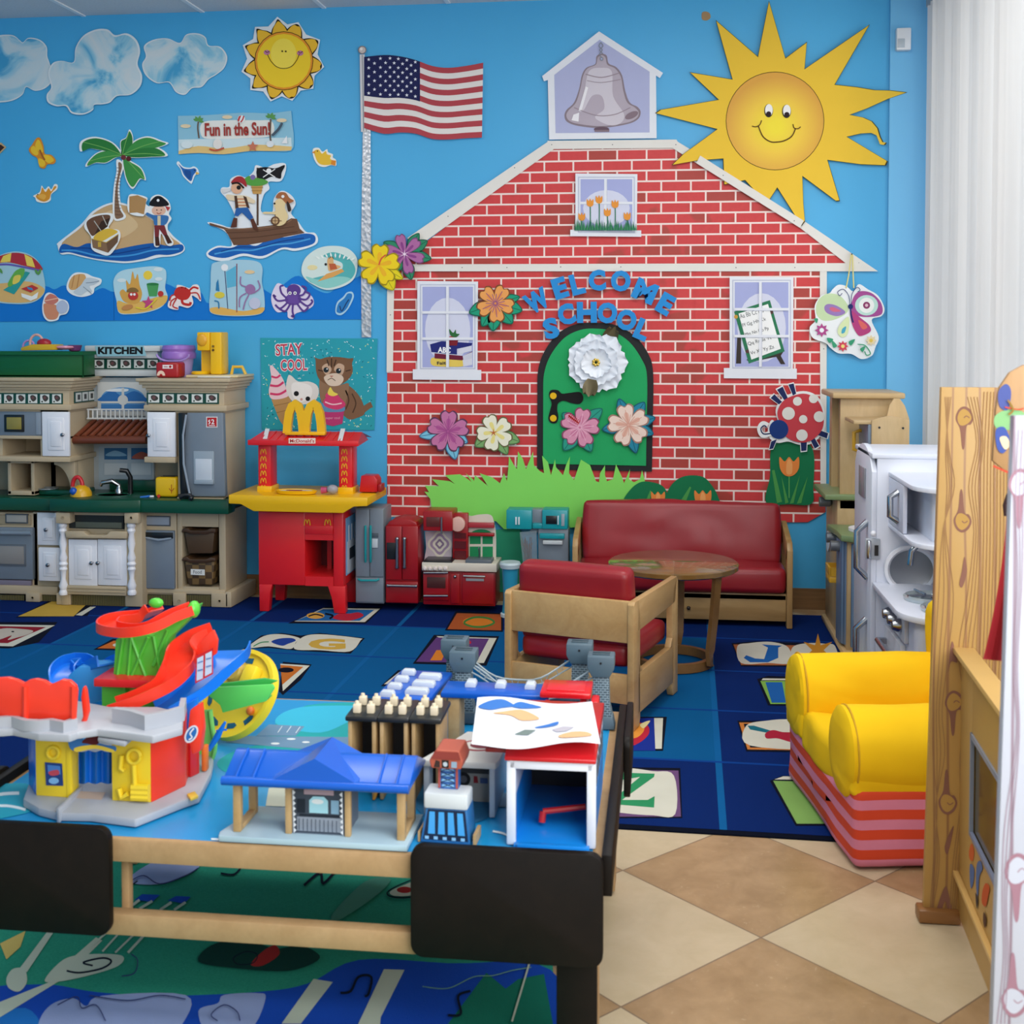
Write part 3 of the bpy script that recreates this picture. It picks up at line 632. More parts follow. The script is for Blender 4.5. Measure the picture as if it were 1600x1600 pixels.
for x0, x1 in ((1330, 1322), (1332, 1334)):
    rb.tube([W(x0, 398, WALL - .03), W((x0 + x1) / 2, 430, WALL - .031), W(x1, 450, WALL - .032)], .0035, mat('#e9dc8c', .7, alpha=1), 6)
rb.tube([W(1331, 397, WALL - .005), W(1331, 397, WALL - .035)], .004, plast('#222222'), 6)
part('ribbon', rb, bt, label='pale yellow ribbon on a pin')
# big sun
sp_ = [398, 110, 615, 298, 672, 10, 757, 306, 868, 222, 856, 362, 1192, 132, 1012, 442, 1130, 455, 1220, 470, 1300, 472, 1385, 482, 1290, 515, 1180, 565, 1090, 598, 1160, 612, 1205, 632, 1235, 668, 1248, 712, 1262, 740, 1280, 742, 1270, 755, 1250, 752, 1232, 705, 1205, 692, 1150, 695, 1075, 712, 1180, 775, 1285, 838, 1275, 860, 1150, 855, 975, 832, 1038, 1043, 1020, 1045, 845, 915, 850, 1060, 858, 1148, 840, 1172, 715, 975, 660, 1060, 548, 937, 440, 960, 435, 825, 300, 835, 170, 858, 230, 800, 320, 735, 405, 672, 85, 590, 110, 572, 412, 520, 262, 378, 483, 415]
s3 = lambda f: [(1000 + x * .3, y * .3) for x, y in prs(f)]
pts = s3(sp_); cx_, cy_ = 1211, 189
big = [(cx_ + (x - cx_) * 1.012, cy_ + (y - cy_) * 1.012) for x, y in pts]
t = NT('sun_face'); tc = t.n.new('ShaderNodeTexCoord'); mp = t.n.new('ShaderNodeMapping'); gc = W(1211, 198, WALL)
mp.inputs['Location'].default_value = (-gc.x, 0, -gc.z); mp.inputs['Scale'].default_value = (1, 0, 1); g = t.n.new('ShaderNodeNewGeometry'); t.link(g.outputs['Position'], mp.inputs[0])
ln = t.n.new('ShaderNodeVectorMath'); ln.operation = 'LENGTH'; t.link(mp.outputs[0], ln.inputs[0])
t.link(t.ramp(ln.outputs['Value'], [(.03, '#f7e02c'), (.14, '#f3c93c'), (.25, '#dfa23a')]), t.b.inputs['Base Color']); t.b.inputs['Roughness'].default_value = .6; MC['sun_face'] = t.m
art('sun_cutout', 'huge smiling yellow sun with long jagged rays beside the roof', 'wall decoration', [
    ('#3d3a1c', 'P', big), ('#f0c53c', 'P', pts), ('#4a3a14', 'c', (1211, 189, 77, 77, 0, 48)), ('sun_face', 'c', (1211, 189, 76, 76, 0, 48)),
    ('#3a3226', 'c', (1201, 173, 7, 10.5)), ('#f5f2ee', 'c', (1201.5, 172, 6, 9.4)), ('#2c1c22', 'c', (1201, 178, 4, 4)), ('#3a3226', 'c', (1229, 174, 7, 10.5)), ('#f5f2ee', 'c', (1229.5, 173, 6, 9.4)), ('#2c1c22', 'c', (1229.5, 179, 4, 4)),
    ('#5a3c10', 'w', [1.8, 1185, 197, 1192, 213, 1203, 221, 1213, 222, 1225, 220, 1237, 213, 1243, 201]), ('#5a3c10', 'w', [1.5, 1175, 197, 1181, 198, 1187, 195, 1190, 188]), ('#5a3c10', 'w', [1.5, 1239, 194, 1241, 200, 1247, 201, 1251, 198])], 4.6, step=.0005)
# ---------------------------------------------------------------- flag and its strip
u_top = [(569, 89), (600, 86), (625, 88), (650, 94), (675, 103), (700, 106), (728, 103), (755, 98)]
u_bot = [(569, 200), (600, 209), (625, 207), (650, 209), (675, 217), (700, 218), (728, 216), (753, 215)]
ut, ub = smooth_pts(u_top, False, 4), smooth_pts(u_bot, False, 4)
def band(a, b, i0, i1): 
    f = lambda i, q: (ut[i][0] + (ub[i][0] - ut[i][0]) * q, ut[i][1] + (ub[i][1] - ut[i][1]) * q)
    return [f(i, a) for i in range(i0, i1 + 1)] + [f(i, b) for i in range(i1, i0 - 1, -1)]
N_ = len(ut) - 1
L = [('#e8e2dc', 'P', band(0, 1, 0, N_))]
for i in range(13):
    if i % 2 == 0: L.append(('#b4464e', 'P', band(i / 13, (i + 1) / 13, 0, N_), 1))
ic = min(range(N_), key=lambda i: abs(ut[i][0] - 654))
L.append(('#1c2050', 'P', band(0, .545, 0, ic), 2))
for r in range(9):
    for c in range(6 if r % 2 == 0 else 5):
        uu = (c + (.55 if r % 2 == 0 else 1.05)) / 6.1; i = int(uu * ic); q = (r + .7) / 9.4 * .545
        x = ut[i][0] + (uu * ic - i) * (ut[i + 1][0] - ut[i][0]); y = ut[i][1] + (ub[i][1] - ut[i][1]) * q
        L.append(('#e9e9f0', 'P', star(x, y, 3, 1.2), 3))
fl = thing('flag_cutout', 'american flag cut-out waving from a thin white pole', 'flag', W(570, 215, WALL))
part('flag', artmb(L, onwall(WALL - LV * 4), .002, .0007), fl, smooth=False, recalc=False)
part('pole', artmb([('#d9d6d6', 'p', [562, 85, 570, 85, 572, 206, 564, 206]), ('#8d8a90', 'l', [1, 566, 86, 568, 205]), ('!#8b7f7f', 'c', (566, 78, 6.5)), ('#cfc2bc', 'c', (566, 78, 5)), ('#f2ece6', 'c', (564.5, 76.5, 2.2))], onwall(WALL - LV * 3)), fl, smooth=False, recalc=False)
t = NT('crinkled_foil'); v = t.coord(); vo = t.n.new('ShaderNodeTexVoronoi'); vo.inputs['Scale'].default_value = 45; t.link(v, vo.inputs['Vector'])
t.b.inputs['Metallic'].default_value = .9; t.b.inputs['Roughness'].default_value = .38; t.b.inputs['Base Color'].default_value = lin('#c9ccd2'); t.bump(vo.outputs['Distance'], .45, .008); MC['crinkled_foil'] = t.m
art('foil_strip', 'crinkled silver foil strip running down the wall below the flag', 'wall decoration', [('crinkled_foil', 'p', [567, 200, 579, 200, 580, 527, 565, 527, 564, 400])], 2.2)
# ---------------------------------------------------------------- ocean scene on the left of the rear wall
art('wave_paper', 'long dark blue wave shaped paper strip pinned along the left wall', 'wall decoration', [
    ('#0f78cf', 'P', smooth_pts([(-150, 440), (-80, 452), (-20, 438), (30, 445), (71, 447), (85, 452), (100, 446), (118, 453), (140, 458), (160, 450), (178, 456), (205, 446), (235, 440), (262, 444), (285, 455), (312, 455), (327, 474), (360, 440), (400, 446), (430, 461), (445, 443), (467, 431), (490, 450), (512, 458), (530, 447), (565, 430)], False, 4) + [(565, 499), (180, 501), (-150, 504)]),
    ('#0a55a0', 'l', [.8, 178, 456, 178, 501])], 1)
t = NT('cloud_paint'); v = t.coord(); g = t.n.new('ShaderNodeNewGeometry')
n = t.noise(g.outputs['Position'], 3.6, 4, .55, 1.5)
t.link(t.ramp(n, [(.34, '#3f9fcc'), (.44, '#8cc6dc'), (.54, '#c3d9e0'), (.7, '#d3dcde')]), t.b.inputs['Base Color']); t.b.inputs['Roughness'].default_value = .6; MC['cloud_paint'] = t.m
def cloud(label, p, lv):
    cx_ = sum(p[::2]) / (len(p) / 2); cy_ = sum(p[1::2]) / (len(p) / 2)
    q = []
    for x, y in prs(p): q += [cx_ + (x - cx_) * .965, cy_ + (y - cy_) * .96]
    art('cloud_cutout', label, 'wall decoration', [('#dfe6e8', 's', p), ('cloud_paint', 's', q)], lv, 'painted paper clouds', th=.004)
cloud('painted paper cloud cut by the left edge of the picture', [-35, 75, -20, 62, 0, 55, 20, 55, 31, 63, 36, 66, 45, 59, 62, 62, 73, 73, 74, 88, 78, 100, 83, 122, 72, 137, 55, 142, 41, 136, 35, 148, 20, 157, 0, 160, -25, 158, -40, 120], 2)
cloud('largest painted cloud, the swirly blue middle one with a tail', [115, 97, 118, 75, 130, 56, 150, 46, 168, 46, 180, 55, 198, 52, 213, 62, 219, 80, 215, 100, 222, 118, 219, 135, 204, 148, 183, 150, 172, 160, 160, 163, 147, 164, 145, 172, 130, 179, 112, 177, 103, 166, 88, 166, 75, 160, 73, 148, 80, 136, 75, 115, 82, 99, 96, 95], 3.5)
cloud('smaller painted cloud nearest the small smiling sun', [225, 72, 240, 62, 262, 60, 281, 67, 291, 54, 308, 52, 321, 58, 326, 71, 344, 73, 355, 88, 351, 105, 339, 116, 326, 124, 315, 136, 300, 138, 289, 148, 275, 144, 264, 129, 245, 130, 228, 118, 222, 101, 228, 88], 2)
# small sun
tips = [(434, 30), (465, 38), (497, 64), (503, 104), (487, 136), (456, 154), (424, 155), (394, 138), (381, 111), (383, 72), (401, 45)]
sc_, sr = (443.5, 95), 45
base = []
L = [('#e9ecee', 'P', [(sc_[0] + (x - sc_[0]) * k * 1.06, sc_[1] + (y - sc_[1]) * k * 1.06) for i, (x, y) in enumerate(tips) for x, y, k in ((x, y, 1), ((x + tips[(i + 1) % 11][0]) / 2, (y + tips[(i + 1) % 11][1]) / 2, .88))])]
for col, k, w in (('#2b2414', 1, 13), ('#f0bb34', .95, 11)):
    for x, y in tips:
        a = math.degrees(math.atan2(x - sc_[0], -(y - sc_[1]))); r = math.hypot(x - sc_[0], y - sc_[1]) * k
        P = lambda q, s_: (sc_[0] + q * math.sin(R(a)) + s_ * math.cos(R(a)), sc_[1] - q * math.cos(R(a)) + s_ * math.sin(R(a)))
        L.append((col, 'P', smooth_pts([P(38, -w), P(50, -w * .9), P(58, -w * .45), P(r, 0), P(58, w * .45), P(50, w * .9), P(38, w)], True, 4)))
L += [('#2b2414', 'c', (443.5, 95, 46)), ('#e8932c', 'c', (443.5, 95, 45)), ('#f6cf2e', 'c', (443.5, 95, 42)), ('#f8dd52', 'c', (443, 84, 20, 24)),
      ('#c37a9a', 'c', (417, 82, 5, 4)), ('#c37a9a', 'c', (469, 83, 5, 4)), ('#3a2c12', 'c', (441, 80, 1.4)), ('#3a2c12', 'c', (446.5, 80.3, 1.4)), ('#3a2c12', 'w', [1, 418, 85, 423, 95, 432, 104, 443, 107, 455, 104, 463, 95, 468, 84]),
      ('#3a2c12', 'w', [.9, 414, 79, 417, 82, 421, 80]), ('#3a2c12', 'w', [.9, 466, 80, 469, 83, 473, 80])]
art('sun_cutout', 'small round smiling sun cut-out with short petal rays', 'wall decoration', L, 2.5)
# banner
L = [('#8fc3d8', 'P', smooth_pts([(278, 181), (320, 180), (380, 176), (420, 177), (455, 173)], False, 3) + smooth_pts([(457, 195), (459, 215), (455, 235), (425, 236), (390, 236), (350, 241), (310, 239), (279, 241)], False, 3)),
     ('#cfe2e6', 'p', [279, 218, 455, 215, 456, 232, 279, 236]), ('#e5c27c', 'P', smooth_pts([(279, 236), (310, 228), (350, 232), (400, 226), (456, 229)], False, 3) + smooth_pts([(455, 235), (425, 236), (390, 236), (350, 241), (310, 239), (279, 241)], False, 3)),
     ('#e9e9e2', 's', [316, 192, 350, 188, 400, 188, 425, 190, 424, 212, 380, 216, 340, 217, 316, 214])]
for x, h in ((311, 216), (424, 226)):
    L.append(('#6a5a4e', 'w', [2.5, x, h, x - 2, h - 16, x - 1, 190 if x < 400 else 186]))
    for a in (-70, -35, 20, 60, 100): L.append(('#5d9a52', 'P', leafp(x - 1, 189 if x < 400 else 184, a, 0, 9, 2)))
for x, y in ((290, 197), (355, 183), (440, 188)): L.append(('#e6d2ae', 'c', (x, y, 8, 3)))
L += [('#eeeeee', 'c', (377, 186, 6)), ('#c23a3e', 'P', [(377, 180), (373, 182), (371, 188), (373, 191)]), ('#c23a3e', 'w', [2, 381, 181, 379, 187, 376, 191]), ('#a33a33', 't', ('Fun in the Sun!', 320, 213, 102, 21, 1, .03)),
      ('#e9e2dc', 'c', (340, 225, 7, 8)), ('#c4553c', 'w', [2.5, 327, 233, 338, 235, 350, 231]), ('#d9e6e8', 'c', (292, 226, 9, 6)), ('#c9775a', 'P', star(395, 229, 9, 4)), ('#dfe4e6', 'c', (422, 225, 6, 5)), ('#efefef', 'p', [440, 224, 448, 212, 449, 224]), ('#4a5a68', 'w', [4, 441, 192, 435, 202, 425, 212])]
art('beach_banner', 'Fun in the Sun banner with palms, a starfish and a beach ball', 'wall decoration', L, 2, th=.003)
def bird(name, label, cat, L, lv=1.5, g=None): art(name, label, cat, L, lv, g)
bird('butterfly_cutout', 'yellow butterfly cut-out flying at the upper left of the palm', 'wall decoration', [('#dd8f2e', 's', [57, 216, 63, 216, 68, 228, 70, 240, 80, 242, 87, 250, 84, 256, 74, 257, 70, 263, 62, 261, 58, 247, 50, 242, 45, 234, 50, 226]), ('#f2c433', 's', [58, 219, 62, 220, 66, 230, 67, 238, 60, 236, 55, 228]), ('#f2c433', 's', [48, 232, 53, 228, 60, 238, 57, 243, 50, 239]), ('#f2c433', 's', [69, 242, 79, 244, 84, 251, 76, 255, 68, 248]), ('#f2c433', 's', [60, 248, 68, 250, 71, 256, 67, 261, 61, 258]), ('#a8612c', 'w', [2.5, 62, 234, 66, 243, 70, 250])])
bird('bird_cutout', 'orange bird cut-out with raised wings, left of the sandy island', 'wall decoration', [('#f3efe4', 's', [52, 306, 62, 300, 65, 290, 70, 296, 76, 291, 80, 296, 85, 288, 90, 289, 89, 296, 80, 304, 79, 313, 70, 317, 58, 315, 55, 309]), ('#df962e', 's', [56, 306, 63, 302, 66, 293, 71, 300, 76, 294, 80, 299, 85, 291, 88, 293, 80, 302, 77, 311, 69, 315, 60, 312]), ('#efb04a', 's', [58, 306, 66, 303, 72, 306, 68, 312]), ('#222222', 'c', (59, 304, 1))])
bird('bird_cutout', 'blue bird cut-out diving below the beach banner', 'wall decoration', [('#e6eef2', 's', [276, 256, 279, 252, 286, 260, 296, 262, 303, 260, 309, 264, 311, 272, 305, 274, 300, 286, 297, 286, 286, 275, 282, 264]), ('#2668b4', 's', [279, 256, 287, 263, 297, 264, 304, 263, 307, 267, 302, 274, 298, 283, 288, 274, 284, 265]), ('#1b4f94', 's', [288, 266, 298, 268, 297, 280, 290, 274]), ('#e3b24a', 'p', [306, 268, 312, 271, 306, 273]), ('#222222', 'c', (304, 266, 1))])
bird('bird_cutout', 'yellow bird cut-out between the pirate ship and the flag strip', 'wall decoration', [('#f3efe4', 's', [489, 233, 498, 231, 504, 237, 511, 233, 513, 238, 520, 241, 520, 246, 525, 250, 525, 259, 517, 258, 507, 261, 497, 258, 490, 246]), ('#ecbf3c', 's', [491, 236, 498, 234, 503, 240, 509, 236, 511, 241, 517, 243, 516, 248, 522, 252, 522, 256, 508, 258, 498, 255, 493, 246]), ('#e08a2e', 'p', [518, 250, 525, 251, 524, 259, 517, 257]), ('#e08a2e', 'p', [487, 238, 492, 236, 492, 240]), ('#222222', 'c', (496, 236, 1))])
art('corner_cutout', 'dark brown cut-out corner peeking in at the far left wall edge', 'wall decoration', [('#c9a97a', 'p', [-20, 222, 2, 223, 10, 230, -2, 242, -20, 250]), ('#3e2a22', 'p', [-20, 225, 1, 226, 7, 230, -2, 239, -20, 246])], 1.5)
# island
L = [('#e6ebee', 's', [90, 384, 92, 378, 125, 352, 145, 330, 172, 317, 195, 318, 225, 332, 255, 352, 272, 370, 287, 383, 287, 393, 272, 400, 250, 402, 228, 407, 200, 411, 178, 410, 155, 407, 130, 402, 110, 397, 95, 397]),
     ('#c9a678', 's', [96, 384, 127, 355, 147, 333, 172, 320, 195, 321, 222, 334, 252, 354, 268, 371, 280, 384, 230, 392, 150, 394]), ('#d9bb8e', 's', [150, 345, 175, 328, 200, 335, 215, 355, 180, 375, 150, 365]),
     ('#155ba8', 's', [93, 388, 100, 381, 120, 386, 140, 380, 165, 392, 190, 388, 215, 383, 240, 380, 262, 384, 284, 382, 285, 392, 265, 398, 245, 398, 225, 404, 200, 408, 178, 407, 150, 404, 128, 399, 108, 394, 94, 395]),
     ('#3f97d8', 'w', [2.5, 96, 391, 120, 392, 150, 399, 180, 401, 210, 398, 240, 391, 280, 389]), ('#0f3f86', 'w', [1.5, 110, 388, 140, 388, 170, 397, 205, 392, 235, 386])]
art('island_cutout', 'sandy island cut-out ringed by blue waves under the palm', 'wall decoration', L, 1.5)
L = [('#eef0ee', 's', [182, 250, 190, 252, 193, 262, 188, 280, 187, 300, 190, 325, 197, 338, 190, 344, 178, 343, 176, 320, 178, 290, 182, 268]), ('#8a6a52', 's', [185, 254, 190, 256, 190, 264, 186, 280, 184, 300, 187, 325, 193, 337, 188, 341, 180, 340, 179, 318, 181, 290, 185, 268])]
for i in range(15): L.append(('#6b4d3c', 'l', [.8, 179.5 + (i < 3) * 3, 262 + i * 5.2, 189 - (5 < i < 11) * 2, 263 + i * 5.2]))
fr = [[190, 242, 175, 224, 150, 216, 130, 222, 129, 236, 140, 232, 155, 234, 175, 238, 186, 244], [188, 243, 170, 236, 152, 240, 139, 252, 137, 259, 150, 254, 165, 254, 178, 247], [191, 242, 189, 222, 197, 216, 202, 205, 207, 216, 205, 232, 196, 242], [195, 240, 210, 222, 230, 215, 250, 221, 259, 225, 240, 232, 220, 236, 200, 242], [196, 241, 220, 232, 245, 232, 258, 243, 235, 245, 215, 246, 200, 245], [193, 248, 205, 254, 220, 264, 226, 280, 218, 279, 208, 292, 200, 284, 195, 268]]
for f in fr:
    cx_, cy_ = sum(f[::2]) / (len(f) / 2), sum(f[1::2]) / (len(f) / 2)
    L.append(('!#eef0ee', 's', [cx_ + (q - cx_) * 1.12 if i % 2 == 0 else cy_ + (q - cy_) * 1.15 for i, q in enumerate(f)], 2))
for j, f in enumerate(fr):
    L.append(('#3f9247' if j % 2 else '#2d7c3b', 's', f, 4 + j * .3)); L.append(('#79b95f', 'w', [1, 191, 242, (f[6] + f[0]) / 2, (f[7] + f[1]) / 2 - 2, f[6], f[7]], 7))
L += [('#6e2f33', 'c', (193, 246, 4), 8), ('#5a2428', 'c', (201, 248, 4), 8)]
art('palm_cutout', 'tall palm tree cut-out with two coconuts leaning over the island', 'wall decoration', L, 3)
L = [('#eef0ee', 's', [132, 350, 140, 338, 160, 333, 176, 334, 177, 343, 170, 356, 186, 360, 187, 375, 172, 398, 155, 396, 143, 388, 142, 370, 133, 358]), ('#6b4b38', 's', [135, 350, 142, 341, 158, 336, 172, 337, 168, 350, 152, 364, 143, 368]), ('#3c2a20', 'p', [148, 366, 158, 346, 172, 340, 168, 354, 160, 360]), ('#e0b741', 's', [146, 372, 155, 362, 170, 357, 184, 362, 172, 370, 158, 377]), ('#8a6a4e', 'p', [143, 373, 166, 379, 169, 395, 145, 387]), ('#6f523d', 'p', [166, 379, 185, 366, 184, 378, 169, 395]), ('#c9a53e', 'l', [1.2, 143, 373, 166, 379, 185, 366]), ('#c9a53e', 'r', (153, 378, 158, 386)), ('#b9b4a8', 'l', [1.5, 147, 345, 158, 361]), ('#b9b4a8', 'l', [1.5, 160, 337, 167, 352])]
art('treasure_chest_cutout', 'open treasure chest cut-out full of gold on the sandy island', 'wall decoration', L, 4.5)
L = [('#eef0ee', 's', [201, 306, 214, 304, 230, 309, 228, 318, 234, 322, 236, 309, 248, 304, 262, 312, 267, 325, 264, 334, 268, 342, 262, 352, 264, 366, 271, 378, 268, 384, 260, 382, 252, 365, 250, 383, 243, 386, 240, 378, 241, 352, 240, 342, 228, 334, 222, 338, 201, 332]),
     ('#b48a58', 'p', [202, 307, 215, 305, 229, 311, 225, 335, 214, 332, 202, 333]), ('#e7b9a0', 'c', (248, 329, 11, 8)), ('#18181c', 's', [233, 320, 240, 309, 248, 306, 256, 310, 264, 320, 248, 323]), ('#f0f0f0', 'c', (247, 313, 2.2)), ('#3a74b0', 's', [230, 332, 240, 336, 254, 336, 263, 338, 262, 346, 256, 352, 242, 352, 239, 342, 229, 336]), ('#d8c9a8', 'r', (246, 337, 251, 352)), ('#7d2f33', 'p', [241, 352, 257, 352, 262, 368, 256, 368, 249, 358, 248, 370, 242, 370]), ('#4a2a22', 'p', [242, 370, 248, 370, 250, 384, 243, 384]), ('#4a2a22', 'p', [256, 367, 262, 367, 269, 379, 262, 381]),
     ('#2a2a2a', 'c', (245, 328, .9)), ('#2a2a2a', 'c', (252, 328, .9)), ('#a8483c', 'w', [.8, 245, 332, 248, 334, 252, 332]), ('#b8383a', 'p', [258, 322, 266, 324, 262, 330])]
art('pirate_cutout', 'pirate child cut-out in a black hat holding a brown map', 'wall decoration', L, 4.5)
# pirate ship
L = [('#e9edf0', 's', [326, 350, 328, 347, 345, 351, 358, 355, 368, 350, 366, 334, 355, 312, 345, 300, 347, 293, 358, 292, 360, 280, 372, 274, 385, 277, 396, 268, 400, 258, 415, 262, 430, 256, 447, 257, 440, 282, 420, 284, 421, 295, 412, 305, 408, 330, 425, 332, 428, 310, 440, 298, 455, 305, 462, 318, 455, 332, 460, 340, 465, 345, 478, 362, 492, 364, 497, 375, 490, 384, 462, 392, 440, 390, 410, 404, 380, 400, 352, 408, 328, 404, 323, 394, 340, 384, 362, 384, 352, 362]),
     ('#1a63b4', 's', [326, 395, 340, 387, 362, 387, 380, 380, 400, 384, 420, 374, 450, 370, 475, 365, 490, 367, 493, 375, 487, 382, 462, 388, 440, 387, 410, 400, 380, 396, 352, 403, 330, 400]), ('#4aa0dc', 'w', [2.4, 335, 397, 365, 391, 395, 391, 425, 383, 455, 380, 485, 373]), ('#0e4288', 'w', [1.6, 345, 393, 375, 386, 405, 386, 440, 377, 475, 372]),
     ('#6e4d3a', 'p', [327, 348, 358, 357, 375, 357, 400, 355, 440, 350, 455, 341, 464, 342, 468, 357, 476, 364, 445, 370, 415, 378, 385, 383, 365, 383, 356, 366, 350, 358, 328, 352]), ('#533626', 'l', [1, 354, 364, 400, 362, 460, 354]), ('#533626', 'l', [1, 360, 373, 405, 370, 465, 362]), ('#8e6a50', 'l', [1.6, 350, 358, 400, 357, 441, 352, 456, 343]),
     ('#5b4436', 'r', (401, 262, 404, 352)), ('#17181c', 's', [402, 264, 415, 261, 430, 263, 445, 258, 440, 270, 438, 279, 425, 276, 412, 281, 402, 276]), ('#f0f0ee', 'c', (420, 267, 4)), ('#f0f0ee', 'l', [1.4, 411, 265, 430, 277]), ('#f0f0ee', 'l', [1.4, 411, 277, 430, 264]),
     ('#c99a56', 'p', [392, 288, 411, 288, 408, 303, 395, 303]), ('#8a642e', 'l', [.8, 392, 293, 411, 293]), ('#8a642e', 'l', [.8, 393, 298, 410, 298]), ('#58a044', 's', [380, 284, 388, 275, 400, 278, 412, 280, 419, 285, 408, 290, 392, 290]), ('#7f6fa8', 'c', (395, 277, 4)),
     ('#e3b08e', 'c', (370, 294, 9)), ('#a92f34', 's', [361, 286, 368, 277, 378, 276, 384, 283, 385, 292, 375, 285]), ('#2a1d18', 'w', [3, 362, 287, 372, 286, 381, 294]), ('#1b1b1b', 'c', (373, 293, 3.4)), ('#d8d8d8', 'p', [345, 295, 360, 294, 360, 298, 348, 302]),
     ('#e7d3b2', 's', [354, 304, 366, 305, 384, 306, 398, 313, 396, 318, 386, 316, 388, 325, 368, 327, 368, 315, 356, 312]), ('#c9744a', 'l', [1.6, 369, 311, 385, 311]), ('#c9744a', 'l', [1.6, 369, 316, 386, 316]), ('#c9744a', 'l', [1.6, 369, 321, 386, 321]), ('#4f3629', 'p', [366, 306, 370, 306, 373, 326, 368, 326]), ('#4f3629', 'p', [380, 306, 385, 308, 390, 325, 386, 325]),
     ('#2b62a6', 'p', [369, 325, 387, 324, 396, 340, 390, 344, 378, 332, 372, 338, 366, 337]), ('#5d3427', 'p', [365, 340, 371, 341, 370, 355, 360, 356]), ('#5d3427', 'p', [391, 343, 396, 341, 402, 354, 402, 360, 395, 357]),
     ('#e8cf9c', 's', [428, 318, 436, 310, 446, 314, 445, 325, 450, 338, 444, 350, 432, 352, 430, 336, 412, 334, 413, 331, 430, 330]), ('#a8673f', 's', [431, 309, 436, 301, 446, 301, 452, 309, 459, 314, 448, 318, 440, 311]), ('#3b2a24', 's', [448, 315, 452, 318, 455, 328, 450, 330]), ('#f0f0ee', 'c', (442, 307, 2.4)), ('#222222', 'c', (429, 318, 1.6)), ('#6a4a34', 'c', (430, 345, 7)), ('#c9a678', 'c', (430, 345, 4.6)), ('#6a4a34', 'l', [1, 420, 345, 440, 345]), ('#6a4a34', 'l', [1, 430, 335, 430, 356])]
art('pirate_ship_cutout', 'wooden pirate ship cut-out with a boy, a dog and skull flag', 'wall decoration', L, 2)
# beach vignettes
L = [('#a7cfd9', 's', [-22, 425, -5, 402, 20, 393, 45, 397, 62, 412, 70, 440, 68, 460, 50, 473, 20, 475, -10, 470, -25, 450]), ('#e3b772', 's', [-22, 448, 10, 442, 45, 440, 68, 450, 66, 461, 50, 471, 20, 473, -8, 468]),
     ('#b53440', 's', [-22, 415, -5, 402, 20, 395, 42, 398, 58, 408, 66, 422, 40, 416, 10, 410, -20, 416]), ('#efd25c', 'p', [5, 400, 18, 395, 16, 409, 0, 410]), ('#efd25c', 'p', [38, 397, 50, 403, 55, 418, 42, 415]), ('#6a5fae', 'w', [3, -18, 416, 10, 413, 40, 418, 64, 423]),
     ('#2f9e9a', 'p', [40, 424, 47, 426, 26, 455, 22, 460, 5, 453, 16, 446]), ('#67b04f', 's', [18, 432, 26, 422, 38, 420, 36, 432, 26, 440, 16, 448, 12, 444]), ('#e7d05e', 's', [22, 432, 32, 430, 30, 440, 20, 444]), ('#67b04f', 'c', (33, 424, 5)), ('#f2f2ee', 'p', [33, 458, 50, 463, 60, 456, 58, 466, 48, 470, 34, 464]), ('#c13b3e', 'p', [33, 451, 48, 457, 60, 450, 50, 445]), ('#3d8fc0', 'p', [42, 448, 50, 450, 52, 454, 44, 452]),
     ('#5d9a52', 'P', leafp(60, 430, -30, 0, 12, 2)), ('#5d9a52', 'P', leafp(60, 430, 20, 0, 12, 2)), ('#5d9a52', 'P', leafp(4, 428, -30, 0, 12, 2))]
G4 = 'rounded beach scene cut-outs'
art('beach_scene_cutout', 'beach scene cut-out with a turtle resting under a striped umbrella', 'wall decoration', L, 2, G4, th=.003)
L = [('#b6dbe6', 's', [178, 436, 188, 424, 210, 419, 240, 416, 257, 420, 260, 432, 258, 450, 262, 465, 252, 480, 230, 488, 205, 491, 186, 489, 182, 470, 178, 452]), ('#e6b860', 's', [184, 470, 200, 474, 225, 470, 245, 464, 261, 462, 258, 474, 240, 484, 215, 489, 192, 490, 184, 484]), ('#dba550', 's', [187, 458, 192, 452, 198, 456, 197, 438, 203, 444, 207, 424, 211, 436, 215, 428, 218, 445, 222, 460, 215, 474, 195, 472]),
     ('#f2d24a', 'c', (231, 430, 7)), ('#dbe8ea', 'c', (190, 438, 7, 3)), ('#dbe8ea', 'c', (247, 421, 7, 3)), ('#dbe8ea', 'c', (248, 436, 6, 3)), ('#4d9f5c', 'p', [229, 444, 248, 444, 245, 463, 233, 463]), ('#2f7f48', 'c', (238.5, 444, 9.5, 2.2)), ('#c43a36', 'c', (208, 462, 8, 7)), ('#8a6a3a', 's', [198, 456, 203, 450, 212, 450, 216, 456]), ('#f4f4f0', 'c', (205, 460, 2)), ('#f4f4f0', 'c', (210, 460, 2)), ('#c43a36', 'c', (251, 459, 4.5)), ('#c64a7e', 'P', star(232, 473, 11, 4.5)), ('#e6d23c', 'w', [2, 212, 480, 228, 482, 245, 466]), ('#c98a50', 'c', (199, 480, 9, 4, -15))]
art('beach_scene_cutout', 'beach scene cut-out with a sandcastle, green pail and red crab', 'wall decoration', L, 2, G4, th=.003)
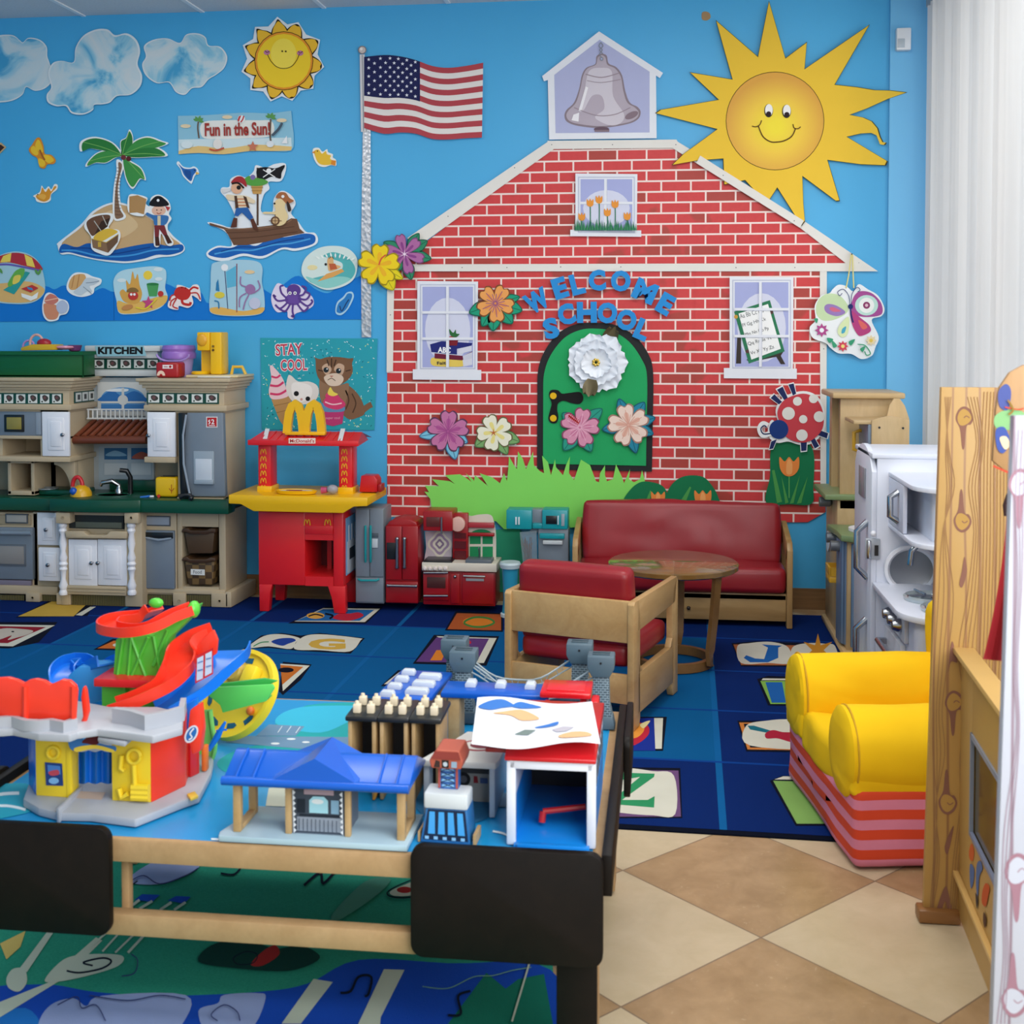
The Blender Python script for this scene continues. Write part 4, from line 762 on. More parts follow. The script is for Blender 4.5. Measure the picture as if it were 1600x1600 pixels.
L = [('#a7cfe0', 's', [330, 420, 336, 410, 370, 406, 400, 408, 410, 418, 409, 440, 413, 462, 412, 486, 395, 493, 360, 494, 332, 490, 327, 478, 329, 450]), ('#e3b25c', 's', [328, 482, 345, 480, 380, 486, 411, 480, 410, 488, 395, 492, 360, 493, 334, 490]), ('#5fb4d4', 'p', [353, 425, 369, 415, 369, 447, 355, 450]), ('#8c3c50', 'l', [1.4, 370, 412, 370, 488]), ('#3a4a72', 'l', [1.2, 351, 420, 356, 483]), ('#eceef0', 'c', (351, 418, 5.5)),
     ('#2d7cae', 'p', [338, 442, 341, 436, 343, 455, 337, 454]), ('#dccb4a', 'c', (343, 461, 8, 5)), ('#2d7cae', 'w', [2, 335, 470, 341, 472, 342, 482]), ('#e6c89a', 'c', (390, 425, 8, 3)), ('#9a74a4', 'c', (391, 452, 8, 8)), ('#9a74a4', 'w', [2, 385, 458, 375, 465, 374, 480]), ('#9a74a4', 'w', [2, 389, 460, 383, 472, 380, 484]), ('#9a74a4', 'w', [2, 396, 458, 406, 450, 403, 438]), ('#9a74a4', 'w', [2, 384, 448, 376, 444, 376, 432]), ('#c4c8de', 'c', (398, 474, 9))]
art('beach_scene_cutout', 'beach scene cut-out with a volleyball net, fish and octopus', 'wall decoration', L, 2.6, G4, th=.003)
L = [('#d7e6e0', 's', [471, 420, 478, 402, 497, 388, 520, 384, 543, 388, 557, 402, 558, 420, 552, 437, 535, 448, 510, 453, 488, 444, 475, 434]), ('#57b3b4', 's', [505, 400, 520, 394, 540, 400, 552, 412, 555, 425, 545, 438, 520, 440, 500, 446, 482, 438, 500, 432, 530, 425, 535, 412, 520, 405]), ('#8fd0c8', 's', [478, 432, 500, 437, 530, 432, 548, 436, 530, 446, 508, 450, 488, 442]), ('#e9dba4', 'c', (488, 418, 8, 4)),
     ('#e2a65c', 'p', [496, 440, 510, 428, 534, 420, 538, 424, 520, 433]), ('#e0b078', 's', [512, 404, 520, 402, 522, 412, 532, 416, 528, 420, 515, 424, 512, 416]), ('#c0603c', 'p', [514, 412, 524, 412, 527, 420, 516, 422]), ('#222222', 'c', (509, 413, 2)), ('#5c4a32', 'w', [1, 514, 404, 518, 401, 521, 404])]
for i in range(9): L.append(('#eef5f0', 'P', leafp(500 + i * 6, 402 + abs(i - 3), (i - 4) * 14, 0, 8, 1.3)))
art('beach_scene_cutout', 'oval beach scene cut-out of a dog surfing a wave', 'wall decoration', L, 2.6, G4, th=.003)
L = [('#eef2f2', 's', [104, 450, 108, 435, 118, 426, 134, 427, 145, 432, 158, 436, 157, 444, 148, 450, 145, 459, 128, 464, 112, 460]), ('#d9a86c', 's', [107, 447, 111, 435, 119, 429, 132, 429, 134, 440, 125, 450, 112, 453]), ('#b9804a', 'w', [1.2, 116, 430, 112, 450]), ('#b9804a', 'w', [1.2, 124, 429, 120, 451]), ('#c7d3da', 's', [126, 446, 136, 434, 155, 438, 148, 444, 140, 447, 144, 456, 136, 455, 126, 461, 115, 456]), ('#8796a4', 'w', [1, 130, 448, 140, 456, 143, 459]), ('#8796a4', 'w', [1, 134, 442, 146, 441, 155, 439])]
art('hermit_crab_cutout', 'hermit crab cut-out in a tan shell above the dark waves', 'wall decoration', L, 2)
L = [('#eef2f2', 's', [66, 478, 70, 462, 76, 457, 85, 460, 92, 466, 104, 470, 108, 480, 104, 490, 94, 493, 90, 500, 76, 502, 68, 494]), ('#d98f6c', 's', [68, 482, 70, 474, 88, 477, 92, 488, 88, 498, 76, 499, 70, 492]), ('#d07c6c', 's', [70, 472, 72, 464, 79, 459, 88, 463, 91, 470, 82, 476]), ('#efc0a4', 'w', [1.5, 70, 470, 80, 468, 90, 466]), ('#b8c4dc', 's', [90, 474, 98, 469, 106, 476, 104, 487, 94, 490, 88, 482])]
art('conch_shell_cutout', 'pink conch shell cut-out resting over the dark waves', 'wall decoration', L, 3.4)
L = [('#f2e6e2', 's', [262, 476, 268, 462, 276, 458, 276, 446, 284, 446, 296, 450, 302, 445, 311, 447, 314, 470, 308, 466, 300, 462, 302, 474, 294, 481, 280, 478, 278, 484, 266, 482]), ('#c42f2a', 's', [272, 460, 276, 450, 286, 448, 296, 453, 298, 460, 292, 468, 280, 468]), ('#c42f2a', 'w', [3, 294, 456, 302, 449, 310, 451]), ('#c42f2a', 'w', [4, 284, 466, 286, 474, 296, 476, 298, 472]), ('#c42f2a', 'w', [2, 276, 460, 268, 462, 265, 470]), ('#c42f2a', 'w', [2, 278, 464, 268, 470, 266, 478]), ('#c42f2a', 'w', [2, 276, 466, 270, 478, 278, 482]), ('#c42f2a', 'w', [2, 298, 458, 308, 458, 313, 468]), ('#7d1a1a', 'c', (284, 449, 1.2)), ('#7d1a1a', 'c', (290, 450, 1.2))]
art('crab_cutout', 'red crab cut-out with raised claws over the waves', 'wall decoration', L, 3.4)
L = [('#e4d8ec', 's', [424, 462, 432, 444, 440, 444, 448, 450, 456, 444, 468, 446, 478, 456, 488, 464, 490, 476, 480, 484, 462, 490, 458, 498, 450, 496, 448, 486, 434, 488, 426, 478]), ('#5d3f8e', 'c', (459, 454, 11, 10)), ('#6b4b9c', 'c', (458, 468, 13, 9))]
for q in ([448, 466, 440, 458, 438, 448, 443, 446], [450, 468, 434, 470, 427, 461, 431, 464], [450, 472, 438, 482, 430, 476], [454, 474, 446, 486, 436, 482], [458, 474, 457, 486, 459, 495, 455, 493], [464, 474, 474, 486, 482, 480], [468, 470, 480, 478, 488, 472, 486, 468], [466, 466, 478, 468, 484, 460, 478, 456], [466, 462, 474, 460, 478, 450, 471, 447]): L.append(('#5d3f8e', 'w', [3] + q))
L += [('#f2eef4', 'c', (453, 458, 2.6)), ('#f2eef4', 'c', (461, 458, 2.6)), ('#222222', 'c', (453, 458, 1.1)), ('#222222', 'c', (461, 458, 1.1))]
art('octopus_cutout', 'purple octopus cut-out with curling arms on the dark waves', 'wall decoration', L, 2)
L = [('#a9d3e8', 's', [524, 484, 527, 472, 536, 464, 542, 457, 550, 456, 553, 463, 549, 474, 543, 484, 534, 492, 526, 491]), ('#2b7cc0', 's', [526, 484, 529, 474, 538, 466, 543, 459, 549, 459, 550, 464, 546, 474, 541, 483, 533, 489, 527, 488]), ('#1c3a6a', 'w', [1.6, 531, 478, 534, 486, 541, 474, 545, 468])]
art('flip_flop_cutout', 'single blue flip flop cut-out near the silver strip', 'wall decoration', L, 2)
# kitten poster
L = [('#2b9fae', 'p', [407, 528, 590, 529, 585, 672, 409, 671])]
rr = random.Random(3)
for i in range(330):
    x, y, a = rr.uniform(410, 583), rr.uniform(531, 669), rr.uniform(0, 6.3)
    L.append((rr.choice(['#e6f4f4', '#e6f4f4', '#134e60', '#7fd8de', '#c9e07c']), 'l', [.9, x, y, x + 2.6 * math.cos(a), y + 2.6 * math.sin(a)], 1))
L += [('#f5eef0', 't', ('STAY', 430, 557, 44, 20, 3, .06), 2), ('#c23a52', 't', ('STAY', 431, 556, 42, 18, 3, .015), 3), ('#f5eef0', 't', ('COOL', 438, 581, 43, 20, 2, .06), 2), ('#c23a52', 't', ('COOL', 439, 580, 41, 18, 2, .015), 3),
      ('#b98f5a', 'p', [424, 624, 456, 618, 450, 655, 442, 664, 436, 655], 2), ('#8f6a3a', 'l', [.8, 428, 634, 452, 629], 3), ('#8f6a3a', 'l', [.8, 432, 645, 451, 640], 3), ('#e9c9d0', 's', [422, 571, 432, 578, 442, 592, 447, 606, 452, 617, 440, 623, 424, 623, 420, 610, 424, 592], 3),
      ('#d13a6a', 'w', [3, 424, 588, 432, 590, 438, 586], 4), ('#d13a6a', 'w', [3.5, 422, 602, 434, 603, 443, 597], 4), ('#d13a6a', 'w', [3.5, 422, 615, 436, 616, 449, 609], 4),
      ('#7d5c44', 's', [536, 600, 552, 608, 565, 625, 570, 645, 560, 652, 545, 655, 530, 640, 522, 615], 2), ('#7d5c44', 'w', [9, 562, 645, 575, 635, 581, 632], 2.2), ('#4f3828', 'w', [2, 540, 610, 545, 625, 540, 640], 3), ('#4f3828', 'w', [2, 550, 615, 556, 630, 551, 645], 3),
      ('#8f6e54', 's', [500, 590, 510, 600, 530, 602, 545, 600, 540, 630, 530, 645, 510, 640, 500, 620], 3), ('#7a583f', 's', [493, 562, 490, 558, 500, 561, 512, 558, 530, 558, 545, 560, 552, 560, 550, 568, 551, 580, 545, 592, 530, 602, 515, 602, 500, 594, 494, 580], 4), ('#d9c5b0', 's', [506, 590, 516, 584, 530, 584, 537, 592, 530, 602, 514, 602], 5), ('#c6a68c', 's', [503, 574, 512, 568, 518, 578, 510, 586], 5), ('#c6a68c', 's', [522, 578, 528, 568, 538, 572, 534, 586], 5),
      ('#3a281c', 'l', [1.6, 511, 562, 514, 572], 6), ('#3a281c', 'l', [1.6, 518, 560, 518, 574], 6), ('#3a281c', 'l', [1.6, 525, 562, 522, 572], 6), ('#3a281c', 'l', [1.4, 497, 578, 505, 580], 6), ('#3a281c', 'l', [1.4, 548, 578, 540, 580], 6), ('#1d2a30', 'c', (509.5, 578, 4.2), 6), ('#1d2a30', 'c', (529, 579.5, 4.2), 6), ('#f0f0f0', 'c', (511, 576.5, 1.1), 7), ('#f0f0f0', 'c', (530.5, 578, 1.1), 7), ('#b5796a', 'p', [515, 587, 521, 587, 518, 590], 7), ('#4f3828', 'w', [1, 512, 594, 518, 591, 524, 595], 7),
      ('#dcd8d2', 's', [450, 588, 455, 587, 466, 596, 482, 596, 495, 602, 498, 615, 490, 628, 470, 632, 455, 625, 447, 608], 5), ('#ece9e4', 's', [456, 600, 470, 598, 486, 604, 486, 620, 470, 628, 458, 620], 6), ('#181818', 'c', (463, 615, 4), 7), ('#181818', 'c', (481, 623, 3.6), 7), ('#cf9a90', 'c', (471, 624, 2), 7),
      ('#b83a72', 'p', [503, 640, 538, 640, 535, 662, 520, 666, 505, 662], 6), ('#e3a2bc', 't', ('super cool', 509, 656, 22, 5, 0, 0), 7), ('#5d8fb4', 's', [501, 634, 510, 628, 535, 632, 538, 642, 520, 644, 503, 642], 7), ('#cf3f70', 's', [505, 628, 512, 620, 528, 620, 540, 632, 528, 640, 510, 636], 7.5), ('#efc7cf', 'w', [2, 508, 628, 520, 632, 534, 630], 8), ('#cf3f70', 's', [508, 620, 514, 612, 526, 616, 532, 624, 518, 626], 8), ('#e9d35a', 's', [512, 615, 516, 605, 521, 612, 528, 616, 520, 619], 9)]
art('kitten_poster', 'teal Stay Cool poster with two kittens and ice cream', 'poster', L, 1.5, th=.001, step=.0004)
RZ = .0072
def X_(px, Y, py=760): return W(px, py, Y).x
def Z_(py, Y, px=800): return W(px, py, Y).z
_fb = MB.fb
def fb2(s, x0, y0, x1, y1, Yf, Yb, m, b=0):
    xm, ym = (x0 + x1) / 2, (y0 + y1) / 2
    a, c = W(x0, ym, Yf).x, W(x1, ym, Yf).x
    z1, z0 = W(xm, y0, Yf).z, W(xm, y1, Yf).z
    return s.box(a, c, Yf, Yb, max(z0, RZ), z1, m, b)
MB.fb = fb2
# ---------------------------------------------------------------- alphabet rug
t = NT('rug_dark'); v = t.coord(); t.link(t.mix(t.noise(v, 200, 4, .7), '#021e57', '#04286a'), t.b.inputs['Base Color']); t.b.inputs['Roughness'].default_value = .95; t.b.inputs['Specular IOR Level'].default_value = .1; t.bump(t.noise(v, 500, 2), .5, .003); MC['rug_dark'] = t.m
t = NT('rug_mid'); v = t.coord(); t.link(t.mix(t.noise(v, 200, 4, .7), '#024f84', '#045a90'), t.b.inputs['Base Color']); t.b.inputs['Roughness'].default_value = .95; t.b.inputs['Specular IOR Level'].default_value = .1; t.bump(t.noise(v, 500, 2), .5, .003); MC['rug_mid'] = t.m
carpet = lambda h: mat(h, .95, bump=.3, bs=400, spec=.1)
ro = G(1117, 1112); rv = (G(1110, 1050) - G(1126, 1293)).normalized(); ru = Vector((rv.y, -rv.x, 0))
def UV(px, py): p = G(px, py) - ro; return p.dot(ru), p.dot(rv)
def RU(u, v_, z): p = ro + ru * u + rv * v_; return Vector((p.x, p.y, z))
v0 = UV(1130, 1299)[1]; vl = [v0, UV(1123, 1193)[1], 0, UV(1110, 1049)[1]]; sp = (vl[3] - vl[1]) / 2
vl += [vl[3] + sp, vl[3] + 2 * sp, vl[3] + 3 * sp]
us = UV(1107, 960)[0], UV(643, 960)[0]; su = (us[0] - us[1]) / 2
print('RUG', vl, su, [UV(507, 1102)[0] / su, UV(390, 978)[0] / su, UV(193, 960)[0] / su])
vtop = (WALL - .03 - ro.y) / rv.y - .12
ul = [su * k for k in range(-6, 2)]; uR = UV(1285, 1000)[0] + .45
mb = MB()
def slab(u0, u1, v0, v1, z0, z1, m):
    P = [RU(u0, v0, 0), RU(u1, v0, 0), RU(u1, v1, 0), RU(u0, v1, 0)]
    mb.prism([(p.x, p.y) for p in P], 'z', z0, z1, m)
def slab_(*a): slab(*a)
ulx = [ -5.3 * su] + ul[1:] ; ulx = [x for x in ulx if x < uR] + [uR]
slab(ulx[0] - .03, uR, v0 - .03, v0, 0, .0045, carpet('#030a1c'))
vl2 = [x for x in vl if x < vtop] + [vtop]
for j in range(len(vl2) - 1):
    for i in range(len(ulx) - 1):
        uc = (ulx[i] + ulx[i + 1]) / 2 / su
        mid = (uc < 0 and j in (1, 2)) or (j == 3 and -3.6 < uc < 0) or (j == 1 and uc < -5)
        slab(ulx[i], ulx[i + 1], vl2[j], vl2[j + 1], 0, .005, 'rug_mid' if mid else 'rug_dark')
for x in ulx[1:-1]: slab(x - .011, x + .011, v0, vtop, .0045, .0053, carpet('#0a5a94'))
for y in vl2[1:-1]: slab(ulx[0], uR, y - .008, y + .008, .0045, .0054, carpet('#083c86'))
fl_ = lambda x, y, l: G(x, y, .0058) + Vector((0, 0, l))
CRM = '#cfccbc'; BK = '#0b1020'
def rart(L): artmb([(h,) + tuple(r) for h, *r in L], fl_, .0004, .00012, mb, carpet)
rart([(BK, 'p', [24, 965, 84, 935, 150, 936, 137, 962]), ('#c9a244', 'p', [28, 963, 87, 937, 143, 937, 115, 963]), (CRM, 'p', [118, 961, 141, 948, 150, 948, 128, 962])])
rart([(BK, 'p', [-60, 972, 90, 972, 60, 1004, 14, 1013, -60, 1011]), (CRM, 'p', [-60, 975, 86, 977, 20, 1010, -60, 1008]), ('#8e1f2c', 'p', [-60, 977, 72, 980, 12, 1005, -60, 1003]), ('#c4b7a8', 's', [-15, 990, 5, 982, 35, 983, 52, 986, 42, 992, 28, 996, 12, 1000, 18, 993, -5, 1000]), (BK, 'c', (20, 987, 2.4, 1))])
rart([(BK, 'p', [146, 1015, 176, 998, 224, 1001, 215, 1017]), ('#c4662a', 'p', [152, 1013, 178, 1001, 218, 1003, 208, 1014]), (CRM, 'c', (186, 1008, 10, 3))])
rart([(BK, 'p', [450, 974, 508, 948, 598, 949, 572, 974]), (CRM, 'p', [505, 950, 594, 951, 570, 972, 460, 971]), ('#2264a0', 'p', [462, 970, 505, 952, 585, 953, 562, 970]), ('#d8a24a', 'c', (493, 962, 14, 5)), (BK, 'w', [2, 482, 963, 493, 960, 505, 963]), (BK, 'w', [3, 508, 959, 520, 962, 515, 967]), ('#b7273a', 's', [520, 966, 532, 958, 545, 959, 560, 957, 568, 962, 555, 968, 540, 970])])
rart([(BK, 'p', [380, 1014, 408, 993, 440, 989, 470, 993, 500, 989, 570, 997, 548, 1021, 470, 1017, 420, 1012]), (CRM, 's', [388, 1012, 412, 994, 440, 991, 468, 997, 462, 1004, 454, 1014, 420, 1010]), (CRM, 's', [472, 996, 500, 991, 560, 997, 563, 1001, 546, 1018, 500, 1016, 460, 1014]), ('#1f3f8e', 's', [424, 1003, 436, 998, 455, 997, 462, 1001, 450, 1006, 440, 1009]), ('#c9a244', 't', ('G', 482, 1015, 58, 17, 0, .05)), ('#3f8a5a', 'w', [1.6, 396, 1010, 408, 1004, 420, 1003])])
rart([(BK, 'p', [436, 1080, 442, 1034, 487, 1038, 470, 1062, 442, 1086]), (CRM, 'p', [438, 1037, 484, 1040, 442, 1080]), ('#c06a2a', 'p', [438, 1039, 474, 1042, 441, 1070]), (BK, 'c', (447, 1047, 12, 4))])
rart([(BK, 'p', [595, 1072, 622, 1047, 672, 1049, 700, 1053, 680, 1072]), (CRM, 'p', [600, 1069, 624, 1050, 660, 1050, 650, 1069]), ('#c87a2e', 's', [612, 1064, 628, 1052, 650, 1052, 644, 1066])])
rart([(BK, 'p', [645, 1037, 678, 992, 780, 994, 760, 1040]), (CRM, 'p', [682, 994, 776, 997, 756, 1036, 748, 1036]), ('#5d3a72', 'p', [650, 1034, 682, 996, 764, 998, 744, 1036]), ('#b7273a', 's', [690, 1004, 700, 999, 715, 1000, 732, 1000, 735, 1006, 712, 1011, 695, 1009]), ('#d07a2a', 'p', [682, 1016, 698, 1016, 690, 1032, 672, 1032])])
rart([(BK, 'p', [695, 985, 712, 955, 786, 958, 786, 987]), ('#a8542a', 'p', [699, 983, 714, 958, 783, 960, 783, 985]), ('#d07a2a', 'c', (748, 972, 25, 9)), ('#3f7a3a', 'o', [3, 725, 973, 740, 965, 762, 966, 772, 973, 757, 979, 738, 979])])
rart([(BK, 'p', [1143, 1005, 1180, 1002, 1300, 1006, 1300, 1042, 1158, 1041]), ('#a8623a', 'p', [1146, 1007, 1300, 1009, 1300, 1040, 1158, 1039]), (CRM, 's', [1152, 1010, 1170, 1005, 1205, 1003, 1232, 1012, 1234, 1036, 1200, 1036, 1158, 1036]), (CRM, 's', [1238, 1012, 1262, 1005, 1290, 1006, 1305, 1010, 1305, 1038, 1242, 1036]), ('#1f5fa8', 'p', [1190, 1007, 1222, 1009, 1216, 1012, 1216, 1028, 1200, 1035, 1172, 1035, 1162, 1028, 1166, 1024, 1180, 1029, 1194, 1030, 1200, 1012]), ('#c98a2e', 'P', star(1278, 1016, 26, 9, 6))])
rart([(BK, 'p', [1183, 1061, 1200, 1056, 1290, 1060, 1290, 1104, 1200, 1102]), ('#7fae4e', 'p', [1188, 1064, 1290, 1064, 1290, 1100, 1204, 1100]), ('#1f5fa8', 'p', [1196, 1066, 1222, 1066, 1228, 1098, 1206, 1098]), (CRM, 'p', [1192, 1060, 1285, 1061, 1285, 1063, 1190, 1063])])
rart([(BK, 'p', [1152, 1126, 1300, 1126, 1300, 1176, 1166, 1174]), ('#c87a3a', 'p', [1155, 1129, 1300, 1129, 1300, 1173, 1168, 1171]), (BK, 'p', [1162, 1131, 1300, 1131, 1300, 1170, 1172, 1168]), (CRM, 's', [1166, 1134, 1200, 1126, 1235, 1124, 1290, 1128, 1290, 1168, 1172, 1165]), ('#1d6a7a', 'p', [1168, 1134, 1178, 1134, 1205, 1142, 1203, 1146, 1172, 1140]), ('#a8243a', 's', [1196, 1146, 1208, 1141, 1222, 1144, 1240, 1146, 1240, 1160, 1215, 1154, 1198, 1154])])
rart([(BK, 'p', [900, 1120, 1042, 1120, 1036, 1173, 900, 1173]), (CRM, 'p', [1020, 1122, 1036, 1122, 1034, 1170, 1020, 1170]), ('#1a2f8a', 'p', [900, 1122, 1022, 1122, 1024, 1173, 900, 1173]), ('#b7273a', 's', [985, 1130, 1010, 1132, 1014, 1146, 1000, 1160, 980, 1166, 960, 1150]), ('#e0923a', 's', [985, 1130, 1004, 1132, 1006, 1142, 996, 1152, 980, 1154, 970, 1144]), ('#e6d69a', 's', [1000, 1132, 1016, 1126, 1006, 1138])])
rart([(BK, 'p', [930, 1198, 1063, 1200, 1066, 1278, 930, 1278]), ('#6a4a72', 'p', [960, 1203, 1060, 1204, 1064, 1276, 960, 1276]), (CRM, 's', [930, 1206, 975, 1200, 1020, 1205, 1053, 1212, 1055, 1272, 1020, 1274, 970, 1270, 930, 1262]), ('#2f8a5a', 'p', [930, 1215, 960, 1207, 1023, 1209, 1022, 1214, 972, 1250, 1012, 1250, 1023, 1244, 1022, 1262, 950, 1256, 1000, 1214, 930, 1226])])
rart([(BK, 'p', [1203, 1220, 1222, 1212, 1300, 1215, 1300, 1290, 1243, 1290]), ('#7fa95a', 'p', [1208, 1220, 1300, 1222, 1300, 1287, 1245, 1287]), (CRM, 'p', [1210, 1218, 1224, 1213, 1300, 1216, 1300, 1219])])
rg = one('alphabet_rug', mb, 'big blue rug with letter book pictures covering the play area', 'rug', recalc=False, smooth=False)
# ---------------------------------------------------------------- beige play kitchen
YK = 6.10; YB = WALL - .02
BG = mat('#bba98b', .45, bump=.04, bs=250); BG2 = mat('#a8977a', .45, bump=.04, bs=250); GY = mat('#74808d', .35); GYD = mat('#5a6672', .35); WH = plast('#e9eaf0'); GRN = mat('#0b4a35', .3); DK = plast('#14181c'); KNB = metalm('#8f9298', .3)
k = thing('play_kitchen', 'large beige toy kitchen with dark green counter at the left', 'toy kitchen', (X_(150, YK), (YK + YB) / 2, RZ))
def panel_door(x0, y0, x1, y1, Y, par, name='door', knob=None, c=WH, tilt=0):
    mb = MB().fb(x0, y0, x1, y1, Y - .018, Y, c, .004)
    w, h = x1 - x0, y1 - y0; iw = .2 * w; ih = min(.14 * h, .22 * w)
    mb.fb(x0 + iw, y0 + ih, x1 - iw, y1 - ih, Y - .023, Y - .01, c, .004)
    mb.fb(x0 + iw * 1.5, y0 + ih * 1.6, x1 - iw * 1.5, y1 - ih * 1.6, Y - .027, Y - .015, c, .005)
    o = part(name, mb, par)
    if knob:
        p = W(knob[0], knob[1], Y - .02)
        part('knob', MB().lathe(p, [(.004, 0), (.004, -.012), (.010, -.015), (.010, -.022), (.004, -.026)], KNB, 12, 'y'), o)
    return o
def slots(mb, x0, x1, y0, y1, Y, m, n):
    for i in range(n): a = x0 + (x1 - x0) * (i + .2) / n; mb.fb(a, y0, a + (x1 - x0) / n * .55, y1, Y - .004, Y, m)
mb = MB()
# lower body
mb.fb(-60, 800, 60, 935, YK + .03, YB, BG, .006)
mb.fb(52, 800, 102, 935, YK + .03, YB, BG, .004)
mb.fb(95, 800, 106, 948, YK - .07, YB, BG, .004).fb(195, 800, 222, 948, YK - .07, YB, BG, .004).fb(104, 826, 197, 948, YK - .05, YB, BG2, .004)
mb.fb(104, 800, 197, 805, YK - .06, YB, BG)
mb.fb(220, 800, 276, 940, YK, YB, BG, .004)
x0, x1 = X_(276, YK), X_(352, YK); xa, xb = X_(284, YK), X_(341, YK); z1, z0 = Z_(800, YK, 310), Z_(930, YK, 310); za, zb = Z_(823, YK, 310), Z_(917, YK, 310)
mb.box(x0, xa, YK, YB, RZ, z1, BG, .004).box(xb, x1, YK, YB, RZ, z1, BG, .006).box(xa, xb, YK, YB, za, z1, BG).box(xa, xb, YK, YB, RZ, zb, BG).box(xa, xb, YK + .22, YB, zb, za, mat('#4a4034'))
# base moulding + feet
for a, b in ((-60, 40), (40, 62), (88, 110), (195, 222), (270, 290), (330, 356)):
    Yf = YK - .065 if a in (88, 195) else (YK - .02)
    if a == -60: continue
    ytop = 927
    mb.fb(a, ytop, b, 957, Yf, Yf + .06, BG, .004)
    p = W((a + b) / 2, 939, Yf); p.z = max(p.z, .03); mb.lathe(p, [(.009, 0), (.009, -.003), (.006, -.003), (.006, .001)], BG2, 12, 'y')
mb.fb(103, 916, 197, 930, YK - .08, YK, BG, .004)
for yy in (919, 924): mb.fb(105, yy, 195, yy + 2, YK - .084, YK - .07, BG2, .002)
mb.fb(-60, 915, 90, 928, YK, YK + .1, BG, .004).fb(222, 921, 352, 928, YK - .01, YK + .05, BG, .003)
VG = mat('#6c6238'); VD = mat('#26241a')
for a, b, Y in ((-30, 38, YK + .01), (62, 90, YK + .01), (112, 195, YK - .055), (222, 269, YK - .006), (291, 329, YK - .006)):
    mb.fb(a, 929, b, 949, Y - .001, Y + .03, VD); slots(mb, a, b, 930, 948, Y, VG, int((b - a) / 2.6))
# flared right base
mb.prism([(X_(352, YK), YK - .02), (X_(352, YK) + .035, YK - .02), (X_(352, YK) + .05, YB), (X_(352, YK), YB)], 'z', RZ, .09, BG, .006)
part('lower_body', mb, k)
# towers
zt = Z_(591, YK, 280); zc = Z_(611, YK, 280)
def crown(mb, x0, x1, right=True):
    a, b = X_(x0, YK, 600), X_(x1, YK, 600)
    for i, (e_, za_, zb_) in enumerate(((.05, zt - .018, zt), (.038, zt - .034, zt - .018), (.026, zt - .052, zt - .034), (.012, zt - .066, zt - .052))):
        mb.box(a - (e_ if x0 > 100 else 0), b + (e_ if right else 0), YK - e_, YB, za_, zb_, BG, .004)
    mb.box(a - (.02 if x0 > 100 else 0), b + .02, YK - .02, YB, Z_(642, YK, 280), Z_(633, YK, 280), BG, .004)
    mb.box(a, b, YK, YB, Z_(646, YK, 280), zt - .05, BG, .003)
mb = MB(); crown(mb, -80, 108)
a, b = X_(-80, YK), X_(108, YK, 680)
z = lambda y: Z_(y, YK, 60)
mb.box(a, X_(2, YK), YK + .02, YB, z(722), z(640), BG).box(X_(64, YK), b, YK + .0, YB, z(722), z(640), BG, .003)
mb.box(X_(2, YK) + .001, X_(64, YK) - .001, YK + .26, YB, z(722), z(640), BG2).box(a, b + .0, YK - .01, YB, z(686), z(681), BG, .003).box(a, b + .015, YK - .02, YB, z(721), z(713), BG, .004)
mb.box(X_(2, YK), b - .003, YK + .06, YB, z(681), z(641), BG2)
# lower left cubby + side wing with arch bracket
c0, c1 = X_(6, YK), X_(48, YK)
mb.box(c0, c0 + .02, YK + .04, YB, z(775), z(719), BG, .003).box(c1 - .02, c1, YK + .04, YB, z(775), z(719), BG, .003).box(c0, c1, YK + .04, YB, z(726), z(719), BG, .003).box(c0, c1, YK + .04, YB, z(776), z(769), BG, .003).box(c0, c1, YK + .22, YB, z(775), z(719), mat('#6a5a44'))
mb.box(c1 + .001, X_(112, YK + .2), YB - .06, YB - .031, z(775), z(719), BG)
part('left_tower', mb, k)
mb = MB(); n = 10
pts = [(X_(76, YK), z(722)), (b, z(722)), (b, z(775))]
for i in range(n + 1):
    q = i / n * math.pi / 2; pts.append((b - .025 - (b - .025 - X_(76, YK)) * (1 - math.cos(q)) , z(775) + (z(728) - z(775)) * math.sin(q)))
mb.prism(pts, 'y', YK + .06, YK + .1, BG, .003).box(b - .03, b - .001, YK + .101, YB, z(776), z(722), BG, .003)
part('arched_bracket', mb, k)
mb = MB(); crown(mb, 232, 350)
a, b = X_(230, YK, 680), X_(350, YK, 680); z = lambda y: Z_(y, YK, 280)
mb.box(a, X_(276, YK), YK, YB, z(716), z(640), BG, .003).box(a - .01, X_(277, YK), YK - .02, YB, z(723), z(714), BG, .004)
mb.box(X_(277, YK), b, YK + .01, YB, z(783), z(640), BG, .003).box(X_(278, YK), b, YK - .015, YB, z(784), z(776), BG, .003)
part('right_tower', mb, k)
# tile friezes
t = NT('frieze'); MC['frieze_green'] = mat('#0c4436', .4)
def frieze(x0, x1, y0, y1, n, Y, par, sx=None):
    mb = MB().fb(x0, y0, x1, y1, Y - .004, Y, 'frieze_green', .001)
    w = (x1 - x0) / n
    for i in range(n):
        a = x0 + w * i; L = [('#d9dcd6', 'r', (a + w * .12, y0 + 2, a + w * .88, y1 - 2)), ('#44423e', 's', [a + w * .3, y0 + 5, a + w * .5, y0 + 3.2, a + w * .75, y0 + 6, a + w * .78, y0 + 10, a + w * .55, y1 - 4.5, a + w * .35, y0 + 10]), ('#6e4a4c', 'c', (a + w * .5, y0 + 7.5, w * .12)), ('#2a3a30', 'c', (a + w * .28, y1 - 4.5, 1.3))]
        artmb(L, onwall(Y - .005), .0005, .0006, mb)
    part('tile_frieze', mb, par, smooth=False)
frieze(-52, 98, 614, 632, 8, YK, k); frieze(229, 342, 614, 631, 5, YK, k)
